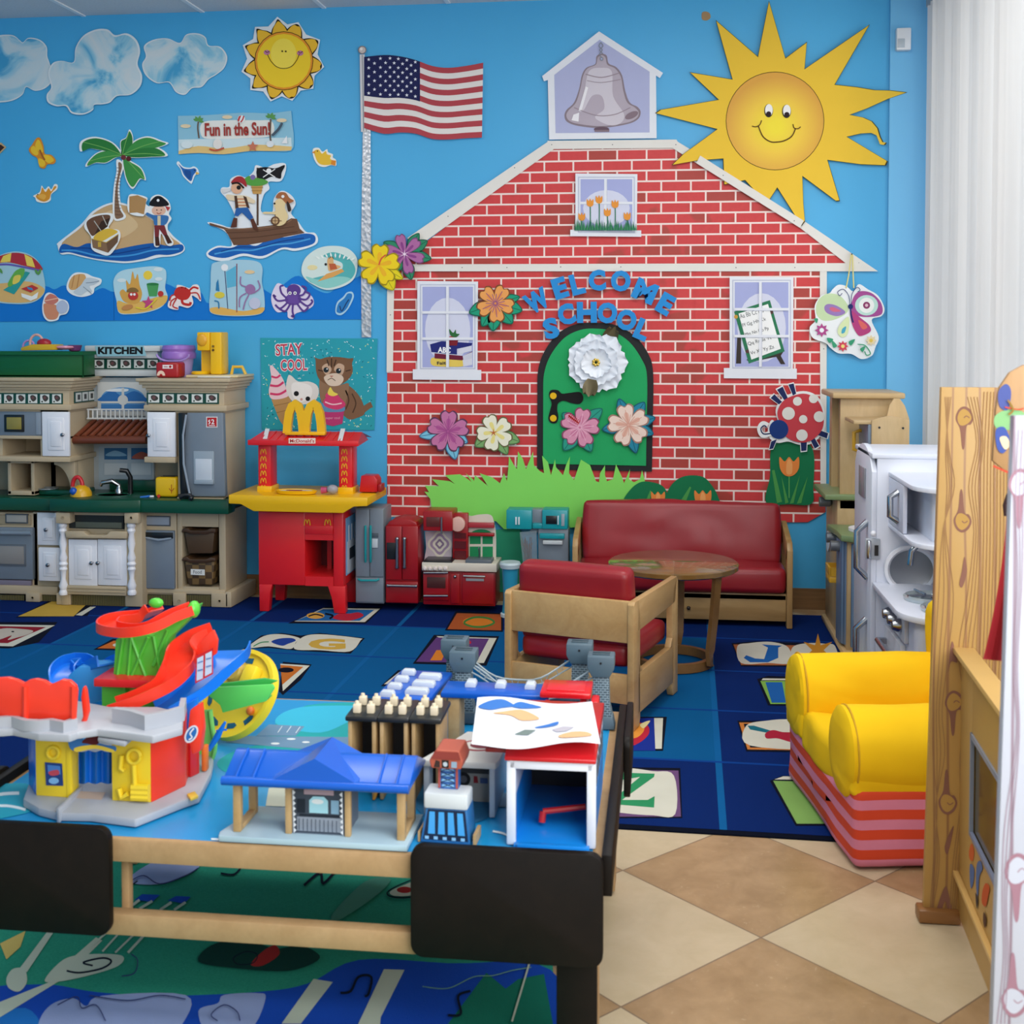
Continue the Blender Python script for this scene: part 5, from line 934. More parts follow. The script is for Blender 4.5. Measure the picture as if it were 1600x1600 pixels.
mb = MB(); xs = X_(108, YK, 620) + .001
mb.box(xs, xs + .003, YK + .05, YK + .29, Z_(631, YK, 110), Z_(613, YK, 110), 'frieze_green')
for i in range(3):
    y = YK + .065 + i * .075; mb.box(xs + .003, xs + .005, y, y + .062, Z_(629, YK, 110), Z_(615, YK, 110), mat('#d9dcd6')); mb.box(xs + .005, xs + .006, y + .018, y + .045, Z_(626, YK, 110), Z_(618, YK, 110), mat('#44423e'))
part('tile_frieze', mb, k)
# microwave, doors, fridge
mb = MB().fb(-2, 643, 65, 681, YK - .005, YK + .2, GY, .004)
m_ = part('microwave', mb, k)
part('window', MB().fb(6, 648, 37, 675, YK - .012, YK, DK, .004).fb(10, 652, 33, 671, YK - .015, YK - .005, mat('#8f8440', .25), .002), m_)
part('keypad', MB().fb(56, 645, 64, 679, YK - .009, YK, mat('#8f9aa6'), .001), m_)
panel_door(65.5, 643.5, 108, 713, YK, k, knob=(100, 679)); panel_door(230, 644, 274, 714, YK, k, knob=(234, 680))
f = part('fridge_door', MB().fp([283, 645, 348, 645, 352, 776, 288, 776, 286, 740, 283, 700], YK - .03, YK + .01, GY, .006), k, label='slate grey fridge door')
part('handle', MB().fp([278, 645, 291, 645, 287, 690, 288, 740, 300, 779, 282, 779, 279, 710], YK - .045, YK - .012, DK, .004), f, label='black curved handle')
part('handle_trim', MB().tube([W(291, 648, YK - .05), W(286, 680, YK - .055), W(287, 725, YK - .055), W(297, 775, YK - .05)], .006, mat('#8d9aa8', .3), 8), f)
part('water_dispenser', MB().fb(302, 705, 334, 757, YK - .036, YK - .02, mat('#93a1ad', .3), .004).fb(305, 717, 331, 751, YK - .038, YK - .03, mat('#c3ccd6', .3), .003).fb(303, 750, 333, 757, YK - .05, YK - .02, mat('#93a1ad', .3), .004), f)
part('logo_badge', artmb([('#d8d4d4', 'r', (322, 651, 340, 668)), ('#b8262c', 'r', (323.5, 652.5, 338.5, 666.5)), ('#efe6e6', 'w', [1.6, 328, 656, 326, 658, 328, 660, 326, 663]), ('#efe6e6', 't', ('2', 330, 663, 5, 8, 0, .03)), ('#efe6e6', 'l', [1, 326, 665, 336, 665])], onwall(YK - .031), .001), f, smooth=False, label='small red square logo badge')
# middle back panel, window, sign cornice
YM = YB - .05; z = lambda y: Z_(y, YM, 190); PW = mat('#cfd3d2', .5); PW2 = mat('#aab4ba', .5)
part('back_board', MB().box(X_(-60, YK), X_(300, YK), YB - .03, YB, RZ, zt - .03, BG2), k)
mb = MB().fb(146, 590, 240, 800, YM, YB, PW2, .003).fb(152, 597, 230, 650, YM - .008, YM, PW, .004)
mb.fb(132, 540, 250, 549, YM - .05, YB, PW, .006).fb(136, 549, 246, 560, YM - .03, YB, PW, .006).fb(142, 560, 246, 580, YM - .01, YB, PW, .003).fb(136, 579, 248, 588, YM - .03, YB, PW, .005)
bp = part('back_panel', mb, k, label='pale grey window panel')
frieze(144, 249, 560, 577, 5, YM - .012, k)
arc = [(158, 642)] + [(192 - 34 * math.cos(math.pi * i / 12), 622 - 17 * math.sin(math.pi * i / 12)) for i in range(13)] + [(226, 642)]
part('arched_window', artmb([('#5e9bcf', 'P', arc), ('#2f6fb4', 's', [158, 620, 175, 610, 190, 618, 210, 611, 226, 620, 226, 628, 158, 627]), ('#e3ecf2', 's', [165, 611, 180, 607, 200, 608, 195, 612]), ('#3b79b8', 'r', (158, 632, 226, 642)), (mat('#cfd3d2', .5), 'r', (158, 627, 226, 630)), (mat('#cfd3d2', .5), 'r', (190, 606, 194, 642)), (mat('#cfd3d2', .5), 'c', (192, 625, 8))], onwall(YM - .009), .001), bp, smooth=False)
part('lower_window', artmb([('#9fb0bc', 'r', (154, 697, 238, 765)), ('#2f6390', 'r', (163, 700, 199, 718)), ('#2f6390', 'r', (205, 700, 236, 718)), ('#7aa6c4', 's', [165, 712, 180, 704, 198, 712]), ('#a95a4a', 's', [206, 716, 220, 706, 235, 712, 235, 717]), ('#b7c3cb', 'r', (163, 724, 199, 742)), ('#b7c3cb', 'r', (205, 724, 236, 742))], onwall(YM - .001), .001), bp, smooth=False)
mb = MB()
for yy in (640, 654): mb.tube([W(136, yy, YK + .17), W(231, yy, YK + .17)], .005, PW, 6)
for i in range(14): x = 138 + i * 7; mb.tube([W(x, 640, YK + .17), W(x, 654, YK + .17)], .0045, PW, 6)
part('rail', mb, k)
AW = mat('#5a2a1a', .4); mb = MB()
A = [W(143, 657, YM - .02), W(231, 657, YM - .02), W(231, 684, YK + .05), W(113, 684, YK + .05)]
A[1].x = A[2].x = X_(230, YK + .05)
for P, Q, Rr, S in ((A[0], A[1], A[2], A[3]),): mb.add([P, Q, Rr, S] + [p - Vector((0, 0, .02)) for p in (P, Q, Rr, S)], [(0, 1, 2, 3), (7, 6, 5, 4), (0, 4, 5, 1), (1, 5, 6, 2), (2, 6, 7, 3), (3, 7, 4, 0)], AW)
for i in range(10):
    q = (i + .5) / 10; a_ = A[0].lerp(A[1], q) + Vector((0, 0, .006)); b_ = A[3].lerp(A[2], q) + Vector((0, 0, .006)); mb.tube([a_, b_], .012, mat('#7a3d24', .4), 8)
mb.tube([A[3] + Vector((0, 0, -.012)), A[2] + Vector((0, 0, -.012))], .022, mat('#6b3420', .4), 10)
part('awning', mb, k, label='dark brown ribbed awning')
# counter
mb = MB()
def lip(x0, x1, Yf, bow):
    a, b = X_(x0, Yf, 790), X_(x1, Yf, 790); zt_, zb_ = Z_(781, Yf, 200), Z_(801, Yf, 200); n = 10; P = [(a, YB)]
    for i in range(n + 1): q = i / n; P.append((a + (b - a) * q, Yf - bow * math.sin(math.pi * q)))
    P.append((b, YB if x1 < 300 else YK + .0)); P += [] if x1 < 300 else [(b - .05, YK + .012), (b - .05, YB)]; mb.prism(P, 'z', zb_, zt_, GRN, .007); return zt_
lip(-70, 82, YK - .02, .0); ztc = lip(77, 219, YK - .11, .03); lip(213, 357, YK - .1, .0)
mb.box(X_(140, YK), X_(228, YK), YB - .1, YB - .06, ztc, ztc + .06, GRN, .006)
mb.box(X_(48, YK), X_(115, YK), YK + .08, YB - .08, ztc - .01, ztc + .018, GRN, .008)
ct = part('counter', mb, k, label='dark green counter top')
mb = MB(); p = Vector((X_(182, YK + .1), YK + .06, ztc)); 
mb.lathe(p, [(.07, 0), (.07, .002), (.064, .003), (.06, -.001), (.0, -.002)], mat('#0d5540', .25), 20, sx=1.4)
part('sink_bowl', mb, k)
for x in (44, 72):
    p = Vector((X_(x, YK + .1), YK + .12, ztc + (.02 if x > 60 else .0)))
    part('burner', MB().lathe(p, [(.055, 0), (.055, .005), (.04, .007), (.04, .003), (.02, .004), (.02, .008), (0, .008)], mat('#9aa3a8', .3, .6), 20), k)
f = MB(); q0 = W(186, 775, YK + .12); q0.z = ztc
f.lathe(q0, [(.02, 0), (.02, .02), (.012, .03), (.012, .05)], metalm('#b7bcc0'), 14)
f.tube([q0 + Vector((0, 0, .045)), q0 + Vector((-.03, -.02, .07)), q0 + Vector((-.08, -.03, .062)), q0 + Vector((-.09, -.03, .045))], [.012, .014, .012, .01], metalm('#b7bcc0'), 10)
part('faucet', f, k, label='silver faucet')
q1 = W(204, 778, YK + .12); q1.z = ztc
part('sprayer', MB().tube([q1, q1 + Vector((0, 0, .09)), q1 + Vector((-.015, -.01, .125)), q1 + Vector((-.05, -.02, .13))], [.014, .013, .014, .012], DK, 10), k, label='black sprayer')
# lower fittings
part('control_panel', MB().fb(-5, 805, 48, 820, YK + .022, YK + .04, BG2, .003).fb(8, 803, 43, 818, YK + .015, YK + .03, mat('#4e565e'), .002).fb(10, 805, 41, 816, YK + .012, YK + .02, mat('#a4a29c'), .001), k)
o = part('oven_door', MB().fb(-50, 824, 51, 905, YK + .005, YK + .04, GY, .006).fb(-50, 906, 48, 914, YK + .01, YK + .04, mat('#7c7484'), .003), k, label='slate grey oven door')
part('oven_window', MB().fb(-45, 850, 40, 884, YK, YK + .01, mat('#5d6670'), .002).fb(-43, 853, 37, 881, YK - .003, YK + .008, mat('#8a8886', .3), .002), o)
part('handle', MB().tube([W(-50, 832, YK - .02), W(49, 833, YK - .02)], .012, mat('#7f8c99', .3), 10), o)
panel_door(58, 801, 93, 852, YK + .03, k, 'drawer', (74, 827)); panel_door(60, 856, 95, 908, YK - .01, k, 'drawer', (77, 882))
panel_door(107, 843, 151.5, 915, YK - .055, k, knob=(145, 879)); panel_door(152.5, 843, 198, 915, YK - .055, k, knob=(155, 879))
part('niche', MB().fb(106, 804, 193, 826, YK - .052, YK - .045, mat('#1d2220', .5)).fb(118, 816, 190, 825, YK - .056, YK - .05, mat('#5a6054'), .001), k)
part('pull_shelf', MB().fp([101, 830, 130, 830, 136, 836, 166, 836, 172, 830, 198, 831, 197, 842, 103, 841], YK - .1, YK - .05, BG, .005), k)
for x in (98, 205):
    xx = X_(x, YK - .08, 870); zs = [Z_(y, YK - .09, x) for y in (930, 926, 922, 916, 905, 893, 890, 886, 882, 878, 872, 862, 850, 835, 830, 826, 822, 818)]
    rs = (.022, .024, .018, .024, .012, .016, .022, .017, .024, .017, .022, .013, .02, .014, .022, .018, .024, .02)
    part('turned_post', MB().lathe((xx, YK - .075, 0), list(zip(rs, zs)), WH, 16), k, label='white turned post')
    part('post_block', MB().fb(x - 11, 801, x + 11, 818, YK - .11, YK - .05, BG, .004).lathe(W(x, 809, YK - .11), [(.009, 0), (.009, -.003), (.006, -.003), (.006, .001)], BG2, 12, 'y'), k)
d = part('dishwasher', MB().fb(223, 829, 272, 920, YK - .02, YK + .01, GY, .005).fb(225, 832, 270, 841, YK - .024, YK - .01, DK, .002), k, label='slate grey dishwasher door')
part('handle', MB().tube([W(228, 840, YK - .02), W(248, 844, YK - .035), W(268, 841, YK - .02)], .006, mat('#8d9aa8', .3), 8), d)
part('control_panel', MB().fb(227, 806, 266, 822, YK - .006, YK + .01, mat('#4e565e'), .002).fb(229, 808, 264, 820, YK - .009, YK, mat('#98a2ae'), .001), k)
t = NT('wicker'); v = t.coord((28, 28, 28)); ch = t.n.new('ShaderNodeTexChecker'); ch.inputs['Scale'].default_value = 1; t.link(v, ch.inputs['Vector']); t.link(t.mix(ch.outputs['Fac'], '#7a5e36', '#4a3620'), t.b.inputs['Base Color']); t.bump(ch.outputs['Fac'], .8, .01); MC['wicker'] = t.m
def bin_(label, y0, y1, m, tag=False):
    b = thing('storage_bin', label, 'storage bin', (X_(310, YK), YK + .1, Z_(y1, YK, 310)), group='brown pull-out bins of the toy kitchen')
    mb = MB().fp([288, y0 + 6, 335, y0 + 6, 332, y1, 294, y1], YK - .005, YK + .16, m, .006)
    part('tub', mb, b)
    part('rim', MB().fp([285.5, y0, 292, y0 - 1, 297, y0 + 3, 322, y0 + 3, 328, y0, 336, y0 + 1, 336, y0 + 7, 330, y0 + 6, 322, y0 + 9, 297, y0 + 9, 292, y0 + 6, 283, y0 + 5], YK - .02, YK + .17, mat('#4a3320', .4), .004), b)
    if tag: part('name_tag', artmb([('#dcdcd8', 'p', [298, 889, 320, 890, 320, 899, 298, 898]), ('#3a4a5a', 't', ('Food', 302, 896.5, 13, 5.5, 0, 0))], onwall(YK - .012), .001), b, smooth=False, label='white paper tag reading Food')
bin_('plain brown pull-out bin, the upper of two in the toy kitchen', 826, 865, mat('#4f3a24', .4))
bin_('woven brown bin with a white Food tag under the plain one', 871, 914, 'wicker', True)
# ---------------------------------------------------------------- things standing on the toy kitchen
zt2 = zt
def wbox(x0, x1, ytop, Yf, Yb, z0, m, b=0, mb=None):
    mb = mb or MB(); return mb.box(X_(x0, Yf, 600), X_(x1, Yf, 600), Yf, Yb, z0, Z_(ytop, Yf, (x0 + x1) / 2), m, b)
GB = mat('#0b5a2a', .35)
a, b = X_(-45, YK + .03, 570), X_(130, YK + .03, 570); zt += .0012
ztub = Z_(551, YK + .03, 60)
tb_ = thing('green_tub', 'dark green plastic tub full of toys on the kitchen shelf', 'storage tub', ((a + b) / 2, YK + .15, zt))
mb = MB(); th = .008; y0, y1 = YK + .03, YK + .165
mb.box(a, b, y0, y0 + th, zt, ztub, GB, .003).box(a, b, y1 - th, y1, zt, ztub, GB, .003).box(a, a + th, y0, y1, zt, ztub, GB, .003).box(b - th, b, y0, y1, zt, ztub, GB, .003).box(a, b, y0, y1, zt, zt + .01, GB)
part('tub', mb, tb_)
mb = MB(); mb.sweep([(a, y0, ztub), (b, y0, ztub), (b, y1, ztub), (a, y1, ztub)], [(-.012, -.012), (.012, -.012), (.012, .006), (-.012, .006)], GB, closed=True); part('rim', mb, tb_)
def ontub(name, label, mb): one(name, mb, label, 'toy', 'toys heaped in the green tub')
zz = ztub - .03
YT = YK + .07
p = W(60, 560, YT)
ontub('toy_tray', 'yellow toy tray lying across the green tub', MB().fp([32, 543, 50, 538, 84, 538, 86, 547, 32, 548], YT - .06, YT + .05, plast('#c9a41e'), .006))
ontub('toy_hoop', 'pale pink ring shaped toy sticking up from the green tub', MB().tube([W(57 + 10 * math.cos(q), 536 - 13 * math.sin(q), YT + .03) for q in [math.pi * i / 12 for i in range(-2, 15)]], .007, plast('#d9a7a0'), 8))
ontub('toy_ball', 'dark red ball half hidden behind the yellow toy tray', MB().ball(W(69, 536, YT + .03), (.04, .03, .025), plast('#a3202c'), 16))
ontub('toy_plate', 'pink patterned plate leaning at the right end of the tub', MB().lathe(W(101, 543, YT), [(0, .012), (.05, .008), (.055, 0), (.04, -.01), (0, -.012)], plast('#d78fa4'), 20, sx=1, sy=.8))
ontub('toy_bowl', 'small purple bowl rim showing beside the pink plate', MB().lathe(W(117, 545, YT + .03), [(0, -.02), (.03, -.01), (.038, .02), (.034, .02), (.025, -.005), (0, -.01)], plast('#6a3a6a'), 18))
ontub('toy_arch', 'lilac toy arch at the left of the tub heap', MB().tube([W(45 + 9 * math.cos(q), 542 - 10 * math.sin(q), YT + .035) for q in [math.pi * i / 10 for i in range(11)]], .006, plast('#b58fc8'), 8))
art('kitchen_sign', 'curling paper sign reading KITCHEN over the toy kitchen', 'sign', [('#8fc0cc', 'p', [148, 541, 224, 540, 229, 556, 152, 557]), ('#15181c', 't', ('KITCHEN', 153, 553.5, 70, 11.5, 0, .05))], proj=onwall(YM - .056), th=.001)
# purple bucket
c = W(280, 588, YK + .21); c.z = zt; r0 = (X_(304, YK + .235) - X_(254, YK + .235)) / 2; h = Z_(538, YK + .235, 277) - zt
bk = thing('toy_bucket', 'lilac toy bucket with a purple swirled lid on the kitchen top', 'toy bucket', c)
PU = plast('#a78cd0')
part('bucket', MB().lathe(c, [(0, 0), (r0 * .72, 0), (r0 * .86, h * .6), (0, h * .6)], plast('#b39fd6'), 24), bk)
part('lid', MB().lathe(c, [(0, h * .55), (r0 * .98, h * .56), (r0 * 1.02, h * .7), (r0 * .95, h * .78), (r0 * 1.0, h * .86), (r0 * .92, h * .97), (0, h)], plast('#9a6fc4'), 24), bk, label='glossy purple lid')
part('handle', MB().tube([c + Vector((r0 * math.cos(q), -r0 * .9, h * .7 - .04 * math.sin(q))) for q in [math.pi * i / 10 for i in range(11)]], .006, PU, 8), bk)
# red toaster
def toaster(nm, label, x0, x1, ytop, Yf, z0, c, logo):
    xa, xb = X_(x0, Yf, 600), X_(x1, Yf, 600); zt_ = Z_(ytop, Yf, (x0 + x1) / 2)
    o = thing(nm, label, 'toy toaster', ((xa + xb) / 2, Yf + .05, z0))
    part('body', MB().box(xa, xb, Yf, Yf + .1, z0, zt_, c, .014, 3), o)
    part('slot', MB().box(xa + .02, xb - .02, Yf + .03, Yf + .042, zt_ - .01, zt_ + .002, DK).box(xa + .02, xb - .02, Yf + .06, Yf + .072, zt_ - .01, zt_ + .002, DK), o)
    part('sticker', artmb(logo, onwall(Yf - .0008), .0005), o, smooth=False)
    return o
toaster('toy_toaster', 'small red toy toaster with a rainbow sticker on the kitchen top', 243, 279, 566, YK + .02, zt, plast('#a81c22'), [('#e8e0e0', 'r', (254, 570, 270, 576)), ('#a81c22', 'c', (266, 573, 2)), ('#a81c22', 'l', [1, 256, 573, 262, 573]), ('#e9c9b4', 'P', [(251.5 + 6.5 * math.cos(math.pi * i / 10), 587 - 8 * math.sin(math.pi * i / 10)) for i in range(11)]), ('#a81c22', 'P', [(251.5 + 2.5 * math.cos(math.pi * i / 10), 587.1 - 3 * math.sin(math.pi * i / 10)) for i in range(11)])])
ztc += .0012
toaster('toy_toaster', 'yellow toy toaster on the green counter beside the toy fridge', 240, 274, 746, YK + .0, ztc, plast('#e6b913'), [('#a8491c', 'l', [1.2, 268, 757, 268, 771]), ('#a8491c', 'l', [1.2, 264, 763, 268, 768, 272, 763]), ('#c2382a', 'c', (248, 775, 2.6))])
# tray + coffee maker
YT2 = YK + .06
tr_ = thing('serving_tray', 'cream toy tray with a raised yellow handle under the coffee maker', 'toy tray', W(330, 592, YT2))
xa, xb = X_(290, YT2, 590), X_(372, YT2, 590)
part('plate', MB().box(xa, xb, YT2, YT2 + .26, zt, zt + .014, plast('#d8c79a'), .005).box(xa + .07, xb - .04, YT2 - .015, YT2 + .1, zt, zt + .008, plast('#d9d9d2'), .003), tr_)
part('handle', MB().tube([(xb - .08, YT2 + .12, zt + .014), (xb - .07, YT2 + .12, zt + .055), (xb - .02, YT2 + .12, zt + .055), (xb + .0, YT2 + .12, zt + .014)], .009, plast('#e0b43a'), 8), tr_)
YL = plast('#eebb12'); Yc = YT2 + .05; zb_ = zt + .0155
cmk = thing('toy_coffee_maker', 'tall yellow toy coffee maker standing on the cream tray', 'toy coffee maker', W(325, 580, Yc))
xa, xb, xc = X_(308, Yc, 550), X_(346, Yc, 550), X_(331, Yc, 550); zt_ = Z_(519, Yc, 328); zm = Z_(548, Yc, 328)
part('body', MB().box(xc - .01, xb, Yc, Yc + .11, zb_, zt_, YL, .008).box(xa, xc - .0105, Yc - .005, Yc + .11, zm, zt_, YL, .008).box(xa, xc, Yc + .06, Yc + .11, zb_, zm, YL), cmk)
part('base', MB().lathe((X_(310, Yc), Yc + .05, zb_), [(0, 0), (.05, 0), (.052, .008), (.045, .016), (0, .016)], YL, 24), cmk)
part('carafe_shield', MB().ball((X_(318, Yc), Yc - .005, (zm + zt_) / 2 + .008), (.03, .012, .034), plast('#e3a62a'), 16), cmk)
part('dial', MB().lathe(W(333, 541, Yc - .004), [(.006, .005), (.006, -.004), (0, -.004)], plast('#7a5c14'), 10, 'y').lathe(W(333, 547, Yc - .004), [(.006, .005), (.006, -.004), (0, -.004)], plast('#5a3c0c'), 10, 'y'), cmk)
# toy kettle
p = Vector((X_(131, YK + .03, 770), YK + .0, ztc))
kt = thing('toy_kettle', 'yellow dome toy kettle with red handle and blue button', 'toy kettle', p)
part('dome', MB().lathe(p, [(0, 0), (.056, 0), (.054, .02), (.042, .042), (.02, .056), (0, .06)], plast('#d9a61c'), 24), kt)
part('handle', MB().tube([p + Vector((-.02 + .028 * math.cos(q), 0, .05 + .05 * math.sin(q))) for q in [math.pi * i / 10 for i in range(11)]], .011, plast('#c4242a'), 10), kt, label='red handle')
part('button', MB().ball(p + Vector((-.02, -.045, .03)), .02, plast('#1b55b8'), 14), kt, label='blue button')
p = Vector((X_(218, YK - .03, 770), YK - .02, ztc))
one('toy_toothbrush', MB().tube([p, p + Vector((.05, .01, .006))], .006, plast('#2b6fc4'), 8).box(p.x + .03, p.x + .07, p.y + .005, p.y + .015, ztc, ztc + .01, plast('#dfe6ee'), .002), 'tiny blue and white toy lying by the sink edge', 'toy')
p = Vector((X_(292, YK - .08, 775), YK - .088, ztc))
one('toy_telephone', MB().tube([p + Vector((-.035, 0, .016)), p + Vector((-.01, 0, .026)), p + Vector((.015, 0, .026)), p + Vector((.035, 0, .012))], [.016, .01, .01, .014], DK, 10).ball(p + Vector((.03, -.01, .012)), .014, DK, 10), 'black toy telephone handset at the foot of the toy fridge', 'toy telephone')
# ---------------------------------------------------------------- burger counter play stand
RD = plast('#dd1f26'); RDD = plast('#b8161d'); YC = plast('#efb90e')
YS = 6.02; YSb = 6.33
s = thing('play_stand', 'red and yellow toy burger counter stand with golden arches', 'toy stand', (X_(468, YS), (YS + YSb) / 2, RZ))
mb = MB(); z0, z1 = Z_(915, YS, 468), Z_(800, YS, 468); xa, xb, xo0, xo1 = X_(403, YS), X_(536, YS), X_(476, YS), X_(520, YS)
zo0, zo1 = Z_(901, YS, 498), Z_(844, YS, 498)
mb.box(xa, xo0, YS, YSb, z0, z1, RD, .006).box(xo1, xb, YS, YSb, z0, z1, RD, .006).box(xo0, xo1, YS, YSb, zo1, z1, RD).box(xo0, xo1, YS, YSb, z0, zo0, RD).box(xo0, xo1, YSb - .01, YSb, zo0, zo1, plast('#5a1018')).box(X_(494, YS), X_(501, YS), YS + .2, YS + .21, zo0, zo1, RDD)
mb.box(xo0 + .0, xo1, YS - .004, YS + .002, zo1 + .03, zo1 + .075, RD, .002)
part('cabinet', mb, s)
for i, (x0, x1) in enumerate(((404, 421), (517, 537))):
    for yy in (YS, YSb - .05):
        a, b = X_(x0, YS), X_(x1, YS); f = .012 if i else -.0
        mb = MB(); w = b - a
        if i == 0: P = [(a - .002, z0 + .002), (b + .012, z0 + .002), (b, z0 - .04), (a + w * .85, RZ), (a, RZ)]
        else: P = [(a - .02, z0 + .002), (b + .004, z0 + .002), (b + .006, RZ), (a + w * .2, RZ), (a, z0 - .06)]
        mb.prism(P, 'y', yy, yy + .05, RD, .004); part('leg', mb, s)
mb = MB(); a, b = X_(358, YS - .09), X_(575, YS - .09)
q = lambda px, py: (W(px, py, YS - .1).x, W(px, py, YS - .1).z)
mb.prism([q(357, 773), q(574, 778), q(574, 791), q(552, 792), q(536, 802), q(396, 799), q(376, 788), q(357, 787)], 'y', YS - .1, YSb + .02, YC, .005)
part('counter', mb, s, label='bright yellow counter')
zc_ = Z_(775, YS - .1, 468)
mb = MB(); zu = Z_(693, YS + .05, 468)
for i, (x0, x1) in enumerate(((403, 424), (529, 551))):
    mb = MB(); Yp = YS + .05
    mb.box(X_(x0 + .5, Yp), X_(x1 - 1, Yp), Yp, Yp + .11, zc_ - .01, zu + .01, RD, .005)
    mb.box(X_(x0 - 1, Yp), X_(x1 + 1, Yp), Yp - .008, Yp + .12, zc_ - .01, zc_ + .028, YC, .005)
    cx_ = (x0 + x1) / 2 - 2
    L = []
    for j in range(6):
        y = 702 + j * 11.3
        for sx in (-1, 1): L.append(('#e6a52a', 'w', [1.3, cx_ + sx * 4.2, y + 8, cx_ + sx * 3.6, y + 2.5, cx_ + sx * 2.1, y, cx_ + sx * .8, y + 2.5, cx_, y + 6]))
    artmb(L, onwall(Yp - .001), .0005, .0002, mb)
    part('post', mb, s)
mb = MB(); Y0 = YS + .0; ze = Z_(694, Y0, 468); zf = Z_(690, Y0, 468)
a, b = X_(388, Y0), X_(560, Y0); Yr = YS + .16; zr = W(468, 674, Yr).z
mb.box(a - .001, b + .001, Y0 - .004, Y0 + .016, ze - .008, zf + .006, RD, .003)
mb.add([(a, Y0, zf), (b, Y0, zf), (b - .02, Yr, zr), (a + .03, Yr, zr), (a, Y0, zf - .02), (b, Y0, zf - .02), (b - .02, Yr, zr - .02), (a + .03, Yr, zr - .02)], [(0, 1, 2, 3), (4, 7, 6, 5), (0, 4, 5, 1), (1, 5, 6, 2), (2, 6, 7, 3), (3, 7, 4, 0)], RD)
mb.add([(b, Y0, zf), (b - .02, Yr, zr), (b - .01, YS + .26, zf - .01), (b, Y0, zf - .02)], [(0, 1, 2, 3)], RDD)
mb.add([(a + .03, Yr, zr - .001), (b - .02, Yr, zr - .001), (b, YS + .3, zf), (a, YS + .3, zf)], [(0, 1, 2, 3)], RDD)
for i in range(12):
    f = (i + .5) / 12; x = a + .04 + (b - a - .08) * f
    mb.tube([(x, Y0 + .01, zf + .004), (x, Yr - .01, zr + .001)], .003, RD, 6)
rf = part('roof', mb, s)
for x in (413, 531):
    p = W(x, 691, Y0); p2 = W(x + 5, 672, Yr); part('strap', MB().add([p + Vector((-.012, -.004, 0)), p + Vector((.012, -.004, 0)), p2 + Vector((.012, 0, .008)), p2 + Vector((-.012, 0, .008))], [(0, 1, 2, 3)], paper('#dcdcde')), rf, recalc=False, label='white strap over the roof')
part('name_plate', artmb([('#f0d9c9', 'r', (451, 684.5, 493, 693)), ('#c4202a', 't', ("McDonald's", 453, 691.6, 38, 5.6, 0, .015))], onwall(Y0 - .007), .002), s, smooth=False)
# arches
mb = MB(); Ya = YS + .08; zb_ = Z_(678, Ya, 476); prof = [(-.016, -.022), (.016, -.022), (.016, .022), (-.016, .022)]
for c, tk in ((461.5, .014), (490.5, .0148)):
    P = [W(c + dx, y, Ya) for dx, y in ((-12.5, 677), (-11.5, 662), (-9, 645), (-4.5, 634), (0, 630.5), (4.5, 634), (9, 645), (11.5, 662), (12.5, 677))]
    P = [Vector(p) for p in P]
    mb.sweep(P, [(-.021, -tk), (.021, -tk), (.021, tk), (-.021, tk)], YC, up=(0, -1, 0))
mb.fb(445, 675, 507, 680, Ya - .02, Ya + .02, YC, .003)
part('arches', mb, s, label='golden double arch sign')
def arch_mark(c, y, h, w): return [('#e6a52a', 'w', [1.5, c + sx * w, y + h, c + sx * w * .85, y + h * .3, c + sx * w * .5, y, c + sx * w * .15, y + h * .3, c, y + h * .7]) for sx in (-1, 1)]
for x in (480, 512): part('arch_mark', artmb(arch_mark(x, 812, 9, 4.6), onwall(YS - .006), .0005), s, smooth=False)
mb = MB(); xs = xb + .002
zq = lambda py: Z_(py, YS, 540)
mb.box(xs, xs + .003, YS + .04, YSb - .03, zq(902), zq(812), plast('#7fb2dd')).box(xs + .003, xs + .004, YS + .06, YSb - .08, zq(900), zq(850), plast('#cdd6de')).box(xs + .004, xs + .005, YS + .1, YSb - .1, zq(880), zq(862), plast('#30343a'))
for yy in (.08, .14, .2): mb.box(xs + .004, xs + .005, YS + yy, YS + yy + .02, zq(850), zq(825), plast('#e3e8ec'))
part('side_sticker', mb, s)
zc2 = zc_ + .002
def onst(name, label, mb, cat='toy', sub=None):
    return one(name, mb, label, cat)
p = Vector((X_(462, YS - .03), YS - .02, zc2))
o = thing('toy_tray', 'small yellow toy tray with printed burger stickers on the red stand', 'toy tray', p)
part('tray', MB().lathe(p, [(0, 0), (.1, 0), (.112, .016), (.105, .018), (.09, .006), (0, .006)], YC, 28, sx=1, sy=.45), o)
part('printed_insert', MB().lathe(p + Vector((0, 0, .013)), [(0, 0), (.088, 0), (.088, .002), (0, .002)], paper('#d8cdbb'), 24, sx=1, sy=.4).box(p.x - .05, p.x + .03, p.y - .015, p.y + .01, zc2 + .0151, zc2 + .0165, paper('#7c3a2c')).box(p.x - .03, p.x + .06, p.y - .025, p.y - .018, zc2 + .0151, zc2 + .0165, paper('#c44a38')), o)
p = Vector((X_(515, YS - .03), YS - .02, zc2))
one('toy_ice_cream', MB().ball(p + Vector((.012, 0, .024)), (.03, .024, .024), plast('#9c9aa0'), 16).tube([p + Vector((-.045, 0, .018)), p + Vector((-.015, 0, .02))], [.018, .014], plast('#b8456a'), 12), 'small grey and pink round toy beside the burger tray', 'toy')
p = Vector((X_(578, YS + .12), YS + .12, zc2))
o = thing('cash_register', 'bright red toy cash register at the right end of the stand', 'toy register', p)
part('body', MB().prism([(-.045 + p.x, zc2), (.05 + p.x, zc2), (.05 + p.x, zc2 + .065), (.035 + p.x, zc2 + .085), (-.035 + p.x, zc2 + .085)], 'y', p.y - .05, p.y + .05, plast('#c4121a'), .005), o)
